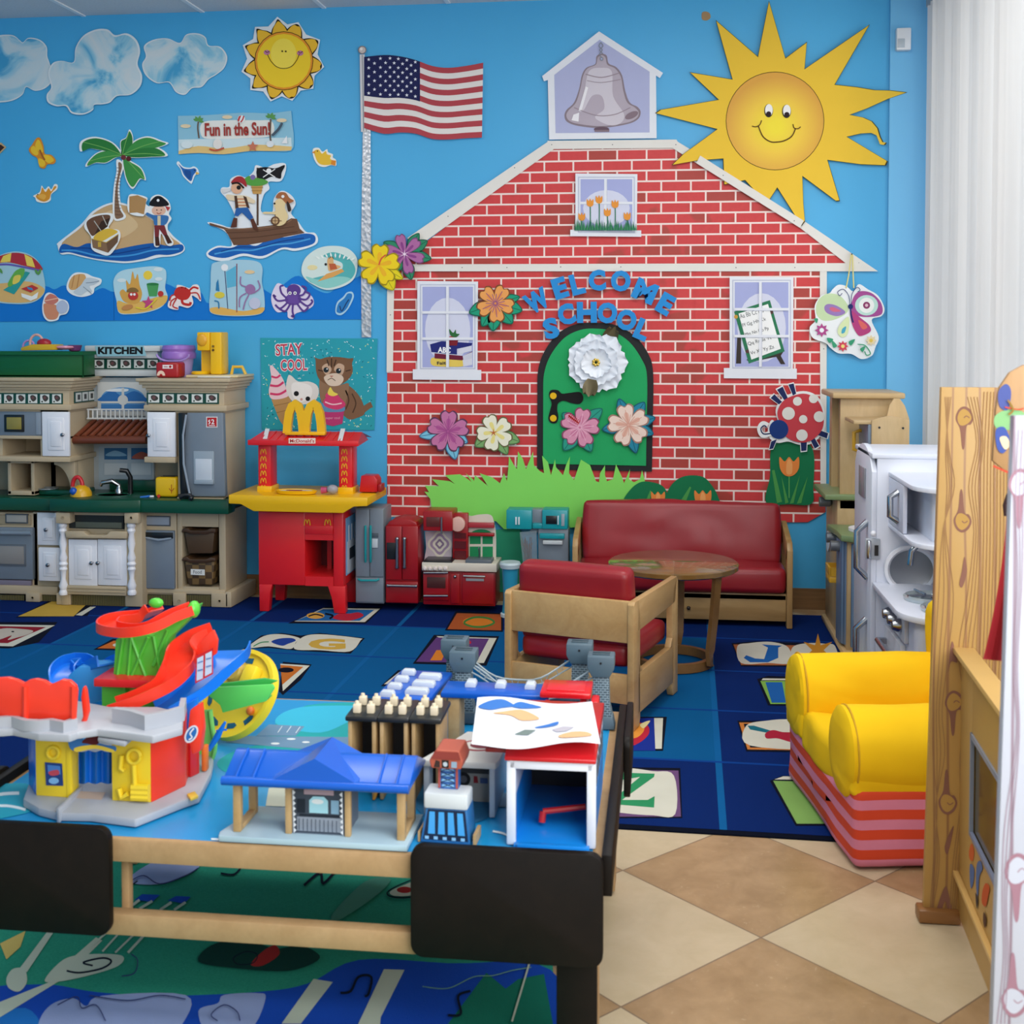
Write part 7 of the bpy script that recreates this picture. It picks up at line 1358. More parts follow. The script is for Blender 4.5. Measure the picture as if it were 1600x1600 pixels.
for (x, y) in ((.95, 4.42), (.975, 4.25)):
    c = Vector((x, y, zk))
    c.z += .0005; mb = MB().lathe(c, [(.07, 0), (.085, 0), (.088, .012), (.08, .018), (.075, .014), (.07, .004)], mat('#b9c4c6', .15, .5), 28).lathe(c, [(0, 0), (.028, 0), (.028, .014), (0, .014)], CG, 16)
    for a in range(4): q = a * math.pi / 2 + .4; mb.tube([c + Vector((math.cos(q) * .02, math.sin(q) * .02, .016)), c + Vector((math.cos(q) * .085, math.sin(q) * .085, .02))], .005, CG, 6)
    part('burner_ring', mb, wk, label='clear and silver stove ring')
pw = W(1363, 855, Ya_)
o = part('wall_phone', MB().box(pw.x - .028, pw.x + .028, Ya_ - .012, Ya_, pw.z - .045, pw.z + .035, mat('#aab0b8', .3), .005), wk)
part('handset', MB().box(pw.x - .024, pw.x - .008, Ya_ - .03, Ya_ - .012, pw.z - .04, pw.z + .03, CG, .004).ball((pw.x, Ya_ - .02, pw.z + .055), .012, WH, 10).box(pw.x + .006, pw.x + .02, Ya_ - .016, Ya_ - .011, pw.z - .03, pw.z + .01, DK), o)
# ---------------------------------------------------------------- yellow foam chair
nc, fc_ = G(1333, 1363), G(1232, 1212)
uf = Vector((fc_.x - nc.x, fc_.y - nc.y, 0)); WD = uf.length
th_ = math.atan2(uf.y, uf.x) + R(1); WD -= .02        # chair front runs from the near corner to the far corner
T4 = Matrix.Translation((nc.x, nc.y, RZ)) @ Matrix.Rotation(th_, 4, 'Z')
# local: x along the front (near -> far), y toward the back (to picture right => -y)
yc = thing('kids_armchair', 'yellow cloth kids armchair with pink and orange striped base', 'armchair', (nc.x, nc.y, RZ), th_)
t = NT('yellow_cloth'); v = t.coord(); t.link(t.mix(t.noise(v, 5, 3), '#f0be0c', '#f9cc18'), t.b.inputs['Base Color']); t.b.inputs['Roughness'].default_value = .8; t.b.inputs['Specular IOR Level'].default_value = .2
t.bump(t.noise(t.coord((1.5, 1.2, 3)), 2.2, 2, .4, .8), .5, .03); MC['yellow_cloth'] = t.m
t = NT('striped_cloth'); tcx = t.n.new('ShaderNodeTexCoord'); sx = t.n.new('ShaderNodeSeparateXYZ'); t.link(tcx.outputs['Object'], sx.inputs[0])
mm = t.n.new('ShaderNodeMath'); mm.operation = 'MULTIPLY'; mm.inputs[1].default_value = 1 / .0535; t.link(sx.outputs[2], mm.inputs[0]); ff = t.n.new('ShaderNodeMath'); ff.operation = 'FRACT'; t.link(mm.outputs[0], ff.inputs[0])
gg = t.n.new('ShaderNodeMath'); gg.operation = 'GREATER_THAN'; gg.inputs[1].default_value = .5; t.link(ff.outputs[0], gg.inputs[0])
t.link(t.mix(gg.outputs[0], '#d9809a', '#d5421c'), t.b.inputs['Base Color']); t.b.inputs['Roughness'].default_value = .85; t.bump(t.noise(t.coord(), 6, 3), .3, .03); MC['striped_cloth'] = t.m
LC = .60; HB = .22
def blob(x0, x1, y0, y1, z0, z1, m, b, wr, seed=0, sub=10, dip=None):
    bm = bmesh.new(); bmesh.ops.create_cube(bm, size=1)
    for v_ in bm.verts: v_.co = Vector((x0 + (v_.co.x + .5) * (x1 - x0), y0 + (v_.co.y + .5) * (y1 - y0), z0 + (v_.co.z + .5) * (z1 - z0)))
    bmesh.ops.bevel(bm, geom=list(bm.edges), offset=b, segments=3, affect='EDGES', profile=.5)
    bmesh.ops.subdivide_edges(bm, edges=[e for e in bm.edges if e.calc_length() > .07], cuts=sub, use_grid_fill=True)
    bm.verts.index_update(); vs = []
    for v_ in bm.verts:
        p = v_.co.copy(); g = noise.noise_vector(p * 6 + Vector((seed, 0, 0))) * wr; g.z *= min(1, (p.z - z0) * 8)
        p += g
        if dip: p = dip(p)
        vs.append(p)
    fs = [[v_.index for v_ in f.verts] for f in bm.faces]; bm.free(); return MB().add(vs, fs, m)
def dipb(p):
    if p.z > HB * .6: p.z -= .05 * max(0, math.sin(math.pi * min(1, max(0, p.x / WD)))) * max(0, 1 + p.y / .25) if p.y > -.25 else 0
    return p
part('striped_base', blob(0, WD, -LC, 0, 0, HB, 'striped_cloth', .022, .008, 1, dip=dipb), yc, local=True)
part('seat', blob(.16, WD - .16, -LC + .12, .004, HB - .07, HB + .05, 'yellow_cloth', .03, .02, 4), yc, local=True)
def bolster(x, r, rz, zc, seed):
    n, k2 = 32, 16; vs = []; fs = []
    prof = [(-.0, .0), (-.0, .55), (-.004, .9), (-.012, .985), (-.03, 1.0)] + [(-.03 - (LC - .05) * i / k2, 1.0) for i in range(1, k2)] + [(-LC + .02, .98), (-LC, .9), (-LC, 0)]
    mb = MB()
    for (y, s_) in prof:
        for j in range(n):
            q = 2 * math.pi * j / n; g = noise.noise(Vector((math.cos(q) * 1.5, y * 7 + seed, math.sin(q) * 1.5))) * .006 * (s_ > .95)
            vs.append((x + math.cos(q) * (r * s_ + g), y + .012, zc + math.sin(q) * (rz * s_ + g)))
    m_ = len(prof); fs = [(i * n + j, i * n + (j + 1) % n, (i + 1) * n + (j + 1) % n, (i + 1) * n + j) for i in range(m_ - 1) for j in range(n)]
    mb.add(vs, fs, 'yellow_cloth')
    mb.tube([(x + math.cos(2 * math.pi * j / n) * r * .99, -.012, zc + math.sin(2 * math.pi * j / n) * rz * .99) for j in range(n)], .0035, mat('#c99a10', .8), 6, closed=True)
    return mb
part('arm_bolster', bolster(.105, .112, .125, .288, 2), yc, local=True)
part('arm_bolster', bolster(WD - .10, .105, .13, .30, 9), yc, local=True)
part('yellow_skirt', blob(.004, .2, -LC + .01, .006, HB - .03, HB + .06, 'yellow_cloth', .02, .006, 7), yc, local=True)
part('yellow_skirt', blob(WD - .2, WD - .004, -LC + .01, .006, HB - .04, HB + .06, 'yellow_cloth', .02, .006, 8), yc, local=True)
bk_ = blob(.03, WD - .03, -LC - .0, -LC + .17, HB - .05, .60, 'yellow_cloth', .05, .012, 3)
part('backrest', bk_, yc, local=True)
part('back_panel', blob(.02, WD - .02, -LC - .06, -LC - .002, .0, .70, mat('#d9708c', .85), .02, .006, 5), yc, local=True, label='pink rear panel')
# ---------------------------------------------------------------- rug under the train table
t = NT('rug_teal'); v = t.coord(); t.link(t.mix(t.noise(v, 220, 3, .7), '#1a7560', '#35a085'), t.b.inputs['Base Color']); t.b.inputs['Roughness'].default_value = .95; t.b.inputs['Specular IOR Level'].default_value = .1; MC['rug_teal'] = t.m
rr_ = G(866, 1600); rd_ = (G(864, 1515) - rr_).normalized(); rn_ = Vector((rd_.y, -rd_.x, 0)); far_ = .98
q = [rr_ - rd_ * .7, rr_ + rd_ * far_, rr_ + rd_ * far_ - rn_ * 1.9, rr_ - rd_ * .7 - rn_ * 1.9]
mb = MB().prism([(p.x, p.y) for p in q], 'z', 0, .006, 'rug_teal')
LP = '#b9c4b4'; PL = '#8fa0cc'; NB = '#0d1a2c'; BL2 = '#1648b0'
f2 = lambda x, y, l: G(x, y, .0064) + Vector((0, 0, l))
artmb([(BL2, 's', [-60, 1560, 60, 1538, 150, 1550, 250, 1556, 400, 1550, 480, 1537, 560, 1500, 700, 1505, 860, 1515, 862, 1640, 400, 1680, -60, 1680]),
 ('#1f6fc0', 's', [-40, 1600, 40, 1575, 60, 1620, -40, 1650]),
 ('#17705c', 'p', [700, 1600, 760, 1520, 790, 1545, 810, 1530, 850, 1522, 864, 1600, 864, 1640, 680, 1640]),
 (PL, 's', [60, 1600, 80, 1570, 115, 1560, 135, 1572, 160, 1556, 290, 1555, 285, 1600, 240, 1640, 60, 1650]), (PL, 's', [310, 1580, 340, 1568, 350, 1555, 400, 1552, 415, 1560, 390, 1610, 330, 1620]),
 (LP, 'p', [-10, 1570, 75, 1536, 110, 1500, 150, 1465, 160, 1470, 120, 1510, 90, 1535, 0, 1590]), (LP, 'p', [440, 1600, 490, 1530, 520, 1535, 470, 1600]), (LP, 'p', [560, 1600, 600, 1515, 632, 1516, 595, 1590, 590, 1640, 550, 1640]),
 ('#c9b468', 'p', [0, 1475, 40, 1455, 32, 1480, 10, 1500]), (LP, 's', [10, 1530, 20, 1515, 38, 1515, 42, 1535, 30, 1550, 14, 1545]), (LP, 'p', [30, 1515, 75, 1455, 84, 1457, 42, 1520]),
 (LP, 's', [70, 1532, 100, 1500, 140, 1492, 190, 1494, 185, 1510, 140, 1525, 90, 1535]), (NB, 'w', [3, 104, 1518, 125, 1521, 160, 1514, 174, 1503, 160, 1498, 130, 1505, 145, 1510]),
 (LP, 'l', [3, 135, 1485, 165, 1460]), (LP, 'l', [3, 160, 1488, 190, 1455]), (LP, 'l', [4, 200, 1490, 235, 1452]), (LP, 'l', [3, 180, 1490, 215, 1456]),
 (PL, 's', [205, 1370, 250, 1345, 310, 1348, 300, 1365, 255, 1382, 210, 1382]), (NB, 'l', [2, 190, 1395, 215, 1378]), (NB, 'w', [3, 345, 1366, 365, 1368, 376, 1358]), (NB, 'w', [4, 475, 1385, 500, 1365, 505, 1382, 525, 1362]),
 (BL2, 'p', [210, 1408, 222, 1399, 250, 1400, 238, 1411]), (BL2, 'p', [262, 1409, 275, 1402, 298, 1403, 288, 1414]), (LP, 'l', [4, 200, 1422, 218, 1408]), (LP, 'l', [4, 218, 1422, 238, 1410]), (LP, 'l', [4, 250, 1424, 268, 1412]), (LP, 'l', [4, 272, 1424, 290, 1412]),
 ('#4c8a78', 's', [520, 1430, 570, 1380, 610, 1375, 590, 1400, 530, 1440]), (LP, 's', [610, 1395, 632, 1385, 655, 1378, 660, 1395, 640, 1402, 615, 1402]), ('#9c2b2b', 'c', (632, 1393, 12, 5)), (NB, 'o', [2, 606, 1396, 632, 1382, 662, 1374, 664, 1398, 640, 1405, 612, 1404]),
 ('#0c3a34', 's', [310, 1505, 330, 1480, 380, 1470, 430, 1485, 470, 1480, 500, 1500, 450, 1520, 360, 1515]), ('#9c2b2b', 's', [392, 1510, 410, 1490, 430, 1480, 436, 1495, 410, 1512]), (NB, 'o', [1.6, 365, 1500, 385, 1490, 402, 1495, 395, 1508, 372, 1510]),
 (NB, 'w', [4, 532, 1555, 548, 1552, 560, 1530, 580, 1530, 576, 1556, 570, 1560]), (NB, 'w', [4, 700, 1590, 720, 1588, 716, 1560, 735, 1552]), ('#6fa58c', 'w', [1.4, 660, 1545, 700, 1548, 740, 1530, 770, 1528, 800, 1520, 830, 1515]), (LP, 'l', [3, 828, 1506, 800, 1600])],
 f2, .0004, .00015, mb, carpet)
for x0, y0, pts in ((60, 1600, [90, 1575, 120, 1562, 128, 1580, 150, 1575, 165, 1600]), (0, 0, [140, 1560, 200, 1568, 250, 1560, 290, 1566]), (0, 0, [340, 1600, 330, 1590, 350, 1575, 370, 1585, 375, 1600]), (0, 0, [205, 1380, 225, 1372, 250, 1385, 290, 1372, 310, 1360]), (0, 0, [190, 1530, 210, 1525, 215, 1505, 205, 1495])):
    artmb([(mat('#22306a', .9), 'w', [1.6] + pts)], lambda x, y, l: f2(x, y, l + .007), .0003, .0001, mb, carpet)
one('phonics_rug', mb, 'teal green and blue letter rug lying under the train table', 'rug', recalc=False, smooth=False)
# ---------------------------------------------------------------- train table
HT = .45; A1, A2 = G(180, 1308, HT), G(650, 1336, HT); tx = (A2 - A1).normalized(); TA = math.atan2(tx.y, tx.x) + R(.6); tx = Vector((math.cos(TA), math.sin(TA), 0)); ty = Vector((-tx.y, tx.x, 0))
FC = A2 + tx * ((G(940, 1352, HT) - A2).dot(tx)); FC.z = 0     # front right corner on the floor
TT = Matrix.Translation(FC) @ Matrix.Rotation(TA, 4, 'Z'); TI = TT.inverted()
TW, TD = 1.33, .93
MDF = woodm('mdf', '#b08c60', '#bd9a6e', (1, 1, 1), 14, .6); ESP = woodm('espresso', '#0e0a08', '#150f0b', (6, 1, 6), 4, .5); [n for n in ESP.node_tree.nodes if n.type == 'BSDF_PRINCIPLED'][0].inputs['Specular IOR Level'].default_value = .2
tt = thing('train_table', 'low train table with blue printed top and dark corner panels', 'play table', FC, TA)
ws = mat('#7f7a72', .5)
part('tabletop', MB().box(-TW, 0, 0, TD, HT - .03, HT, MDF, .002), tt, local=True)
fm3 = lambda x, y, l: TI @ (G(x, y, HT + .0009) + Vector((0, 0, l)))
cnr = [TT @ Vector(p) for p in ((-TW + .01, .012, HT), (-.02, .012, HT), (-.02, TD - .01, HT), (-TW + .01, TD - .01, HT))]
mp_ = MB().prism([(TI @ p).xy.to_tuple() for p in cnr], 'z', HT, HT + .0006, mat('#1b93d0', .3))
RO = '#6d8fae'; TQ = '#24a2a6'
artmb([(TQ, 's', [420, 1150, 480, 1102, 620, 1105, 560, 1150, 480, 1170]), (TQ, 's', [340, 1190, 400, 1165, 520, 1170, 480, 1200, 370, 1210]), ('#39b4d4', 's', [430, 1130, 470, 1105, 600, 1105, 560, 1120, 500, 1145]),
  (RO, 'p', [365, 1150, 560, 1152, 600, 1172, 470, 1170, 352, 1160]), (RO, 'p', [420, 1132, 476, 1135, 462, 1150, 400, 1150]), ('#dfe6ea', 'c', (430, 1162, 7, 1.6)), ('#dfe6ea', 'c', (455, 1155, 7, 1.4)), ('#dfe6ea', 'c', (478, 1160, 6, 1.4)), ('#dfe6ea', 'l', [1, 434, 1145, 441, 1135]), ('#dfe6ea', 'l', [1, 448, 1145, 455, 1135]), ('#dfe6ea', 'l', [1, 462, 1146, 469, 1136]),
  ('#bfc6b4', 'p', [420, 1232, 470, 1228, 470, 1262, 415, 1260]), ('#2aa3bc', 's', [-60, 1240, 40, 1225, 60, 1262, 0, 1280, -60, 1290]), ('#e3eef2', 'w', [5, -40, 1252, 0, 1242, 30, 1240]), ('#e3eef2', 'w', [4, -40, 1262, 10, 1260, 40, 1266]), ('#e3eef2', 'w', [3, 330, 1312, 400, 1316, 460, 1318]), (RO, 'p', [740, 1240, 800, 1240, 800, 1262, 735, 1262]), ('#e3eef2', 'w', [3, 770, 1300, 790, 1305, 800, 1318]), ('#2c6f9c', 's', [640, 1230, 760, 1240, 760, 1280, 680, 1290])], fm3, .0003, .0001, mp_)
part('printed_map', mp_, tt, local=True, smooth=False, recalc=False, label='blue printed play map')
part('rail', MB().box(-TW + .02, -.02, -.001, .018, HT - .046, HT - .002, MDF, .002), tt, local=True); part('rail', MB().box(-TW + .02, -.02, TD - .02, TD, HT - .05, HT - .002, MDF, .002), tt, local=True)
zl1, zl0 = .298, .255
part('stretcher', MB().box(-TW + .05, -.1, .0, .03, zl0, zl1, MDF, .003), tt, local=True)
part('stretcher', MB().box(-TW + .05, -.1, TD - .05, TD - .02, zl0, zl1, MDF, .003), tt, local=True)
def rpanel(x0, x1, z0, z1, r=.025, n=6):
    o = []
    for cx_, cz, a0 in ((x1 - r, z1 - r, 0), (x0 + r, z1 - r, 90), (x0 + r, z0 + r, 180), (x1 - r, z0 + r, 270)):
        for i in range(n + 1): a = R(a0 + 90 * i / n); o.append((cx_ + r * math.cos(a), cz + r * math.sin(a)))
    return o
PW_ = .366
part('corner_panel', MB().prism(rpanel(-PW_ + .004, .004, .262, .478), 'y', -.022, -.002, ESP, .003), tt, local=True, label='dark espresso corner panel')
part('corner_panel', MB().prism(rpanel(-TW - .0, -TW + PW_, .262, .478), 'y', -.022, -.002, ESP, .003), tt, local=True, label='dark espresso corner panel')
part('side_board', MB().box(.0, .02, .0, TD, HT - .06, HT + .02, ESP, .003), tt, local=True, label='dark side board'); part('side_board', MB().box(-TW - .02, -TW, .0, TD, HT - .06, HT + .02, ESP, .003), tt, local=True)
part('corner_panel', MB().prism(rpanel(TD - .3, TD + .02, .33, .478), 'x', .0205, .036, ESP, .003), tt, local=True); part('corner_panel', MB().prism(rpanel(0, .3, .262, .478), 'x', -TW - .036, -TW - .0205, ESP, .003), tt, local=True)
for x0, x1 in ((-.085, -.008), (-TW + .008, -TW + .085)):
    part('leg', MB().box(x0, x1, .0, .022, .0075, HT - .03, ESP, .002).box(x1 - .02 if x0 > -1 else x0, x1 if x0 > -1 else x0 + .02, .022, .09, .0075, HT - .03, MDF, .002), tt, local=True)
    part('leg', MB().box(x0, x1, TD - .022, TD, .0075 if x0 < -1 else .001, HT - .03, MDF, .002).box(x1 - .02 if x0 > -1 else x0, x1 if x0 > -1 else x0 + .02, TD - .09, TD - .022, .0075, HT - .03, MDF, .002), tt, local=True)
part('inner_leg', MB().box(-TW + PW_ + .001, -TW + PW_ + .016, .03, .05, .262, HT - .03, MDF, .001), tt, local=True)
ZT = HT + .0032
def on(px, py, z=None): return G(px, py, ZT if z is None else z)
def TL(p): return TI @ p
# ---------------------------------------------------------------- train station
BLU = mat('#0b57bd', .28); WD2 = woodm('toy_wood', '#c9a878', '#b8945f', (2, 2, 2), 8, .5); LBL = mat('#a9c3cf', .4)
p = TI @ on(488, 1330); p.y = max(p.y, .004); p = TT @ p; st = thing('train_station', 'toy train station with a blue roof on pale blue base', 'toy station', p, TA)
S = lambda: MB()
part('base', MB().prism([(-.195, 0), (.182, 0), (.182, .155), (-.17, .155), (-.175, .12), (-.2, .02)], 'z', 0, .012, LBL, .002), st, local=True)
for x in (-.165, .165):
    part('end_frame', MB().box(x - .008, x + .008, .02, .036, .012, .122, WD2, .002).box(x - .008, x + .008, .11, .126, .012, .122, WD2, .002).box(x - .008, x + .008, .036, .11, .012, .022, WD2, .002), st, local=True)
bh = MB().box(-.055, .055, .03, .12, .012, .122, mat('#6b7684', .5))
part('booth', bh, st, local=True)
part('post', MB().box(-.068, -.055, .024, .036, .012, .122, WD2, .002), st, local=True); part('post', MB().box(.052, .064, .024, .036, .012, .122, WD2, .002), st, local=True)
lf = lambda Y: (lambda x, y, l: Vector((x, Y - l, y)))
part('booth_front', artmb([('#3f4855', 'p', [-.05, .014, .05, .014, .05, .104, -.05, .104]), ('#8d97a4', 'p', [-.045, .018, .045, .018, .045, .046, -.045, .046]), ('#1d2530', 'p', [-.04, .048, .04, .048, .04, .052, -.04, .052]), ('#9fd0dc', 'p', [-.02, .055, .018, .055, .018, .08, .01, .088, -.012, .088, -.02, .08]), ('#d9e0e2', 'c', (-.003, .078, .012, .005)), ('#7fa4bc', 'p', [.024, .055, .04, .055, .04, .082, .024, .082]), ('#1d2530', 'p', [-.044, .055, -.028, .055, -.028, .082, -.044, .082]), ('#a9929c', 'p', [-.03, .092, .03, .092, .03, .102, -.03, .102])] + [('#4b5563', 'l', [.0018, -.04 + i * .0085, .02, -.04 + i * .0085, .044]) for i in range(10)] + [('#d5d9de', 'p', [s_ * .05, .016 + i * .011, s_ * .044, .0215 + i * .011, s_ * .05, .027 + i * .011]) for i in range(8) for s_ in (-1, 1)], lf(.0295), .001, .0004), st, local=True, smooth=False)
rf = MB(); y0, y1, yr, ze, zr = -.002, .165, .085, .122, .158
rf.prism([(y0, ze), (y0 + .004, ze - .006), (y1, ze - .006), (y1, ze), (yr, zr), (yr - .012, zr)], 'x', -.186, .186, BLU, .002)
rf.tube([(-.186, y0, ze + .001), (.186, y0, ze + .001)], .009, BLU, 10)
for x in (-.16, -.125, .125, .16): rf.tube([(x, y0 + .004, ze + .006), (x, yr - .01, zr + .003)], .0025, BLU, 6)
part('roof', rf, st, local=True, label='bright blue roof')
g = MB(); g.add([(-.085, y0 - .004, ze + .007), (.085, y0 - .004, ze + .007), (0, y0 + .0, ze + .052), (0, yr + .04, ze + .052), (-.085, yr + .02, ze + .02), (.085, yr + .02, ze + .02)], [(0, 1, 2), (0, 2, 3, 4), (1, 5, 3, 2), (0, 4, 5, 1), (3, 5, 4)], BLU)
part('gable', g, st, local=True, smooth=False)
# ---------------------------------------------------------------- three bay engine shed
p = on(616, 1250); sh = thing('engine_shed', 'three bay toy engine shed with black roofs and cream knobs', 'toy shed', p, TA + R(1))
BKR = mat('#1b1d1c', .35)
for i in range(3):
    x0 = -.102 + i * .069; x1 = x0 + .064
    part('bay', MB().box(x0 + .002, x0 + .01, .0, .11, 0, .168, WD2, .001).box(x1 - .01, x1 - .002, .0, .11, 0, .168, WD2, .001).box(x0 + .01, x1 - .01, .1, .11, 0, .168, mat('#2b2622')).prism([(x0 + .002, .05), (x0 + .008, .045), (x0 - .008, .0), (x0 - .014, .0)], 'y', -.004, .004, plast('#d9942a')), sh, local=True)
    rfb = part('roof', MB().box(x0 - .003, x1 + .003, -.008, .125, .168, .18, BKR, .004), sh, local=True, label='black roof')
    for kx in (.017, .047):
        for ky in (.02, .075):
            part('knob', MB().box(x0 + kx - .0075, x0 + kx + .009, ky - .007, ky + .007, .18, .199, plast('#e3d3b4'), .002).lathe((x0 + kx, ky, .199), [(.005, 0), (.004, .006), (0, .007)], plast('#e3d3b4'), 8), rfb, local=True, label='cream knob')
# ---------------------------------------------------------------- blue bridges
def bridge(label, px, py, w, d, h, rot, blocks, supp):
    p = on(px, py) if px else Vector((BX[0], BX[1], ZT)); b = thing('toy_bridge', label, 'toy bridge', p, rot)
    part('deck', MB().box(-w / 2, w / 2, 0, d, h - .014, h, BLU, .004), b, local=True, label='blue deck')
    for x in supp: part('support', MB().box(x - .014, x + .014, .01, d - .01, 0, h - .014, WD2, .003), b, local=True)
    for (x, y, bw, bd) in blocks: part('rooflet', MB().prism([(x - bw / 2, h), (x + bw / 2, h), (x + bw / 2, h + .008), (x + bw / 2 - .004, h + .014), (x - bw / 2 + .004, h + .014), (x - bw / 2, h + .008)], 'y', y, y + bd, plast('#ccd4dd'), .001), b, local=True, label='small white block')
q0, q1 = G(621, 1097, ZT + .13), G(668, 1047, ZT + .13); BX = (q0.x, q0.y)
bridge('blue toy bridge deck with pairs of white blocks behind the shed', None, None, .135, .27, .13, math.atan2(q1.y - q0.y, q1.x - q0.x) - R(90), [(-.036, .03 + i * .062, .034, .02) for i in range(4)] + [(.028, .06 + i * .062, .055, .026) for i in range(3)], (-.04, .04))
bridge('straight blue toy bridge with three white houses behind the paper', 772, 1172, .26, .10, .135, TA, [(-.065 + i * .073, .045, .026, .034) for i in range(3)], (-.1, .1))
# ---------------------------------------------------------------- stone suspension bridge
STN = mat('#4f6470', .5); STD = mat('#3e505a', .5)
t = NT('toy_stone'); tcx = t.n.new('ShaderNodeTexCoord'); mpn = t.n.new('ShaderNodeMapping'); mpn.inputs['Rotation'].default_value = (R(90), 0, 0); t.link(tcx.outputs['Object'], mpn.inputs[0]); br = t.n.new('ShaderNodeTexBrick'); t.link(mpn.outputs[0], br.inputs[0]); br.inputs['Scale'].default_value = 1; br.inputs['Brick Width'].default_value = .011; br.inputs['Row Height'].default_value = .006; br.inputs['Mortar Size'].default_value = .0008
br.inputs['Color1'].default_value = lin('#50636e'); br.inputs['Color2'].default_value = lin('#3d4f59'); br.inputs['Mortar'].default_value = lin('#8fa3ad'); t.link(br.outputs['Color'], t.b.inputs['Base Color']); MC['toy_stone'] = t.m
pb = on(968, 1136); pb = TI @ pb; pb.x = min(pb.x, -.042); pb = TT @ pb; sb = thing('suspension_bridge', 'toy suspension bridge with grey stone towers and pale cables', 'toy bridge', pb, TA)
hT = .185
def tower(x, y):
    o = part('tower', MB().prism([(x - .034, 0), (x + .034, 0), (x + .026, .045), (x + .022, .06), (x + .02, hT - .05), (x - .02, hT - .05), (x - .022, .06), (x - .026, .045)], 'y', y - .02, y + .02, 'toy_stone', .001).prism([(x - .036, 0), (x + .036, 0), (x + .03, .03), (x - .03, .03)], 'y', y - .026, y + .026, STN, .002), sb, local=True, label='grey stone tower')
    part('tower_cap', MB().prism([(x - .022, hT - .052), (x + .022, hT - .052), (x + .034, hT - .03), (x + .034, hT), (x - .034, hT), (x - .034, hT - .03)], 'y', y - .03, y + .03, STN, .003).box(x - .022, x + .022, y - .012, y - .004, hT, hT + .003, STD, .001).box(x - .022, x + .022, y + .008, y + .016, hT, hT + .003, STD, .001).lathe((x, y - .0305, hT - .016), [(.003, 0), (.003, -.001), (0, -.001)], DK, 8, 'y'), o, local=True)
for x, y in ((0, 0), (-.352, 0), (-.062, .115), (-.395, .115)): tower(x, y)
part('deck', MB().box(-.35, -.03, .022, .095, .055, .066, STD, .002), sb, local=True)
for y in (.0, .115):
    P = [Vector((-.335 + .32 * i / 16 + (-.05 if y > .05 else 0), y + .01 * math.sin(i), hT - .035 - .075 * math.sin(math.pi * i / 16))) for i in range(17)]
    mb = MB().tube(P, .0028, plast('#9aa7ac'), 6).tube([p - Vector((0, 0, .014 + .008 * (1 - math.sin(math.pi * i / 16)))) for i, p in enumerate(P)], .0022, plast('#9aa7ac'), 6)
    for i in range(1, 16): mb.tube([P[i], P[i] - Vector(((-1) ** i * .006, 0, .016))], .0012, plast('#9aa7ac'), 5)
    part('cable', mb, sb, local=True, label='pale grey cable rail')
# ---------------------------------------------------------------- white roundhouse
p = on(722, 1278); rh = thing('white_roundhouse', 'white toy building with a flat roof beside the red shed', 'toy building', p, TA)
WT = mat('#d9d8d2', .4)
zR = .103
part('roof', MB().prism([(-.09, .0), (.07, -.0), (.075, .02), (.08, .19), (-.02, .19), (-.055, .09)], 'z', zR, zR + .014, WT, .003), rh, local=True)
part('wall', MB().box(-.082, -.07, .008, .05, 0, zR, mat('#b9c3cc', .4), .002).box(.055, .067, .008, .19, 0, zR, mat('#b9c3cc', .4), .002).box(-.05, .055, .09, .1, 0, .06, mat('#9a9a94', .5)).box(-.05, .055, .09, .1, .06, zR, mat('#3b3a38')), rh, local=True)
lr = lambda Y: (lambda x, y, l: Vector((x, Y - l, y)))
part('wheel_print', artmb([('#1f1f22', 'c', (-.012, .047, .015)), ('#55555c', 'c', (-.012, .047, .008)), ('#8a2a32', 'p', [.01, .04, .02, .04, .018, .055, .01, .055]), ('#4a5f8a', 'p', [.024, .04, .04, .04, .04, .052, .024, .052])], lr(.0895), .0005, .0003), rh, local=True, smooth=False)
part('roof_print', artmb([('#a84a52', 'P', ell(.02, .1, .04, .035)), ('#d9d8d2', 'P', ell(.02, .1, .033, .028)), ('#7f3a44', 'P', ell(.025, .1, .024, .02)), ('#b9bcbc', 'p', [-.055, .11, -.035, .11, -.035, .13, -.055, .13])], lambda x, y, l: Vector((x, y, zR + .0145 + l)), .0003, .0003), rh, local=True, smooth=False)
# ---------------------------------------------------------------- blue coal tower with an orange hut
p = on(697, 1318); ct_ = thing('coal_tower', 'blue toy tower with ladder column and an orange hut on top', 'toy tower', p, TA - R(2))
part('chute_base', MB().prism([(-.052, .0), (.048, .0), (.042, .068), (-.04, .068)], 'y', .0, .06, mat('#2d6ea8', .35), .002), ct_, local=True)
L = [('#1c2a44', 'p', [-.046, .006, .044, .006, .038, .066, -.036, .066])]
for i in range(4): L.append(('#4aa6e6', 'p', [-.036 + i * .02, .018, -.022 + i * .02, .018, -.022 + i * .0185, .062, -.033 + i * .0185, .062]))
for i in range(5): L.append(('#8fc4e8', 'p', [-.042 + i * .018, .008, -.034 + i * .018, .008, -.034 + i * .018, .014, -.042 + i * .018, .014]))
part('chute_print', artmb(L, lr(-.0006), .0005, .0004), ct_, local=True, smooth=False)
part('wood_side', MB().box(-.0565, -.0525, .0, .05, 0, .02, WD2).box(.0535, .06, .0, .05, 0, .02, WD2), ct_, local=True)
part('shelf', MB().box(-.044, .044, -.004, .05, .068, .1, mat('#cfd6d8', .4), .005), ct_, local=True, label='white ledge')
cp = MB().box(-.02, .02, .02, .045, .088, .135, mat('#2f62a8', .35), .001)
L = [('#a8534a', 'p', [-.02, .09, -.0155, .09, -.0155, .134, -.02, .134]), ('#a8534a', 'p', [.0155, .09, .02, .09, .02, .134, .0155, .134])]
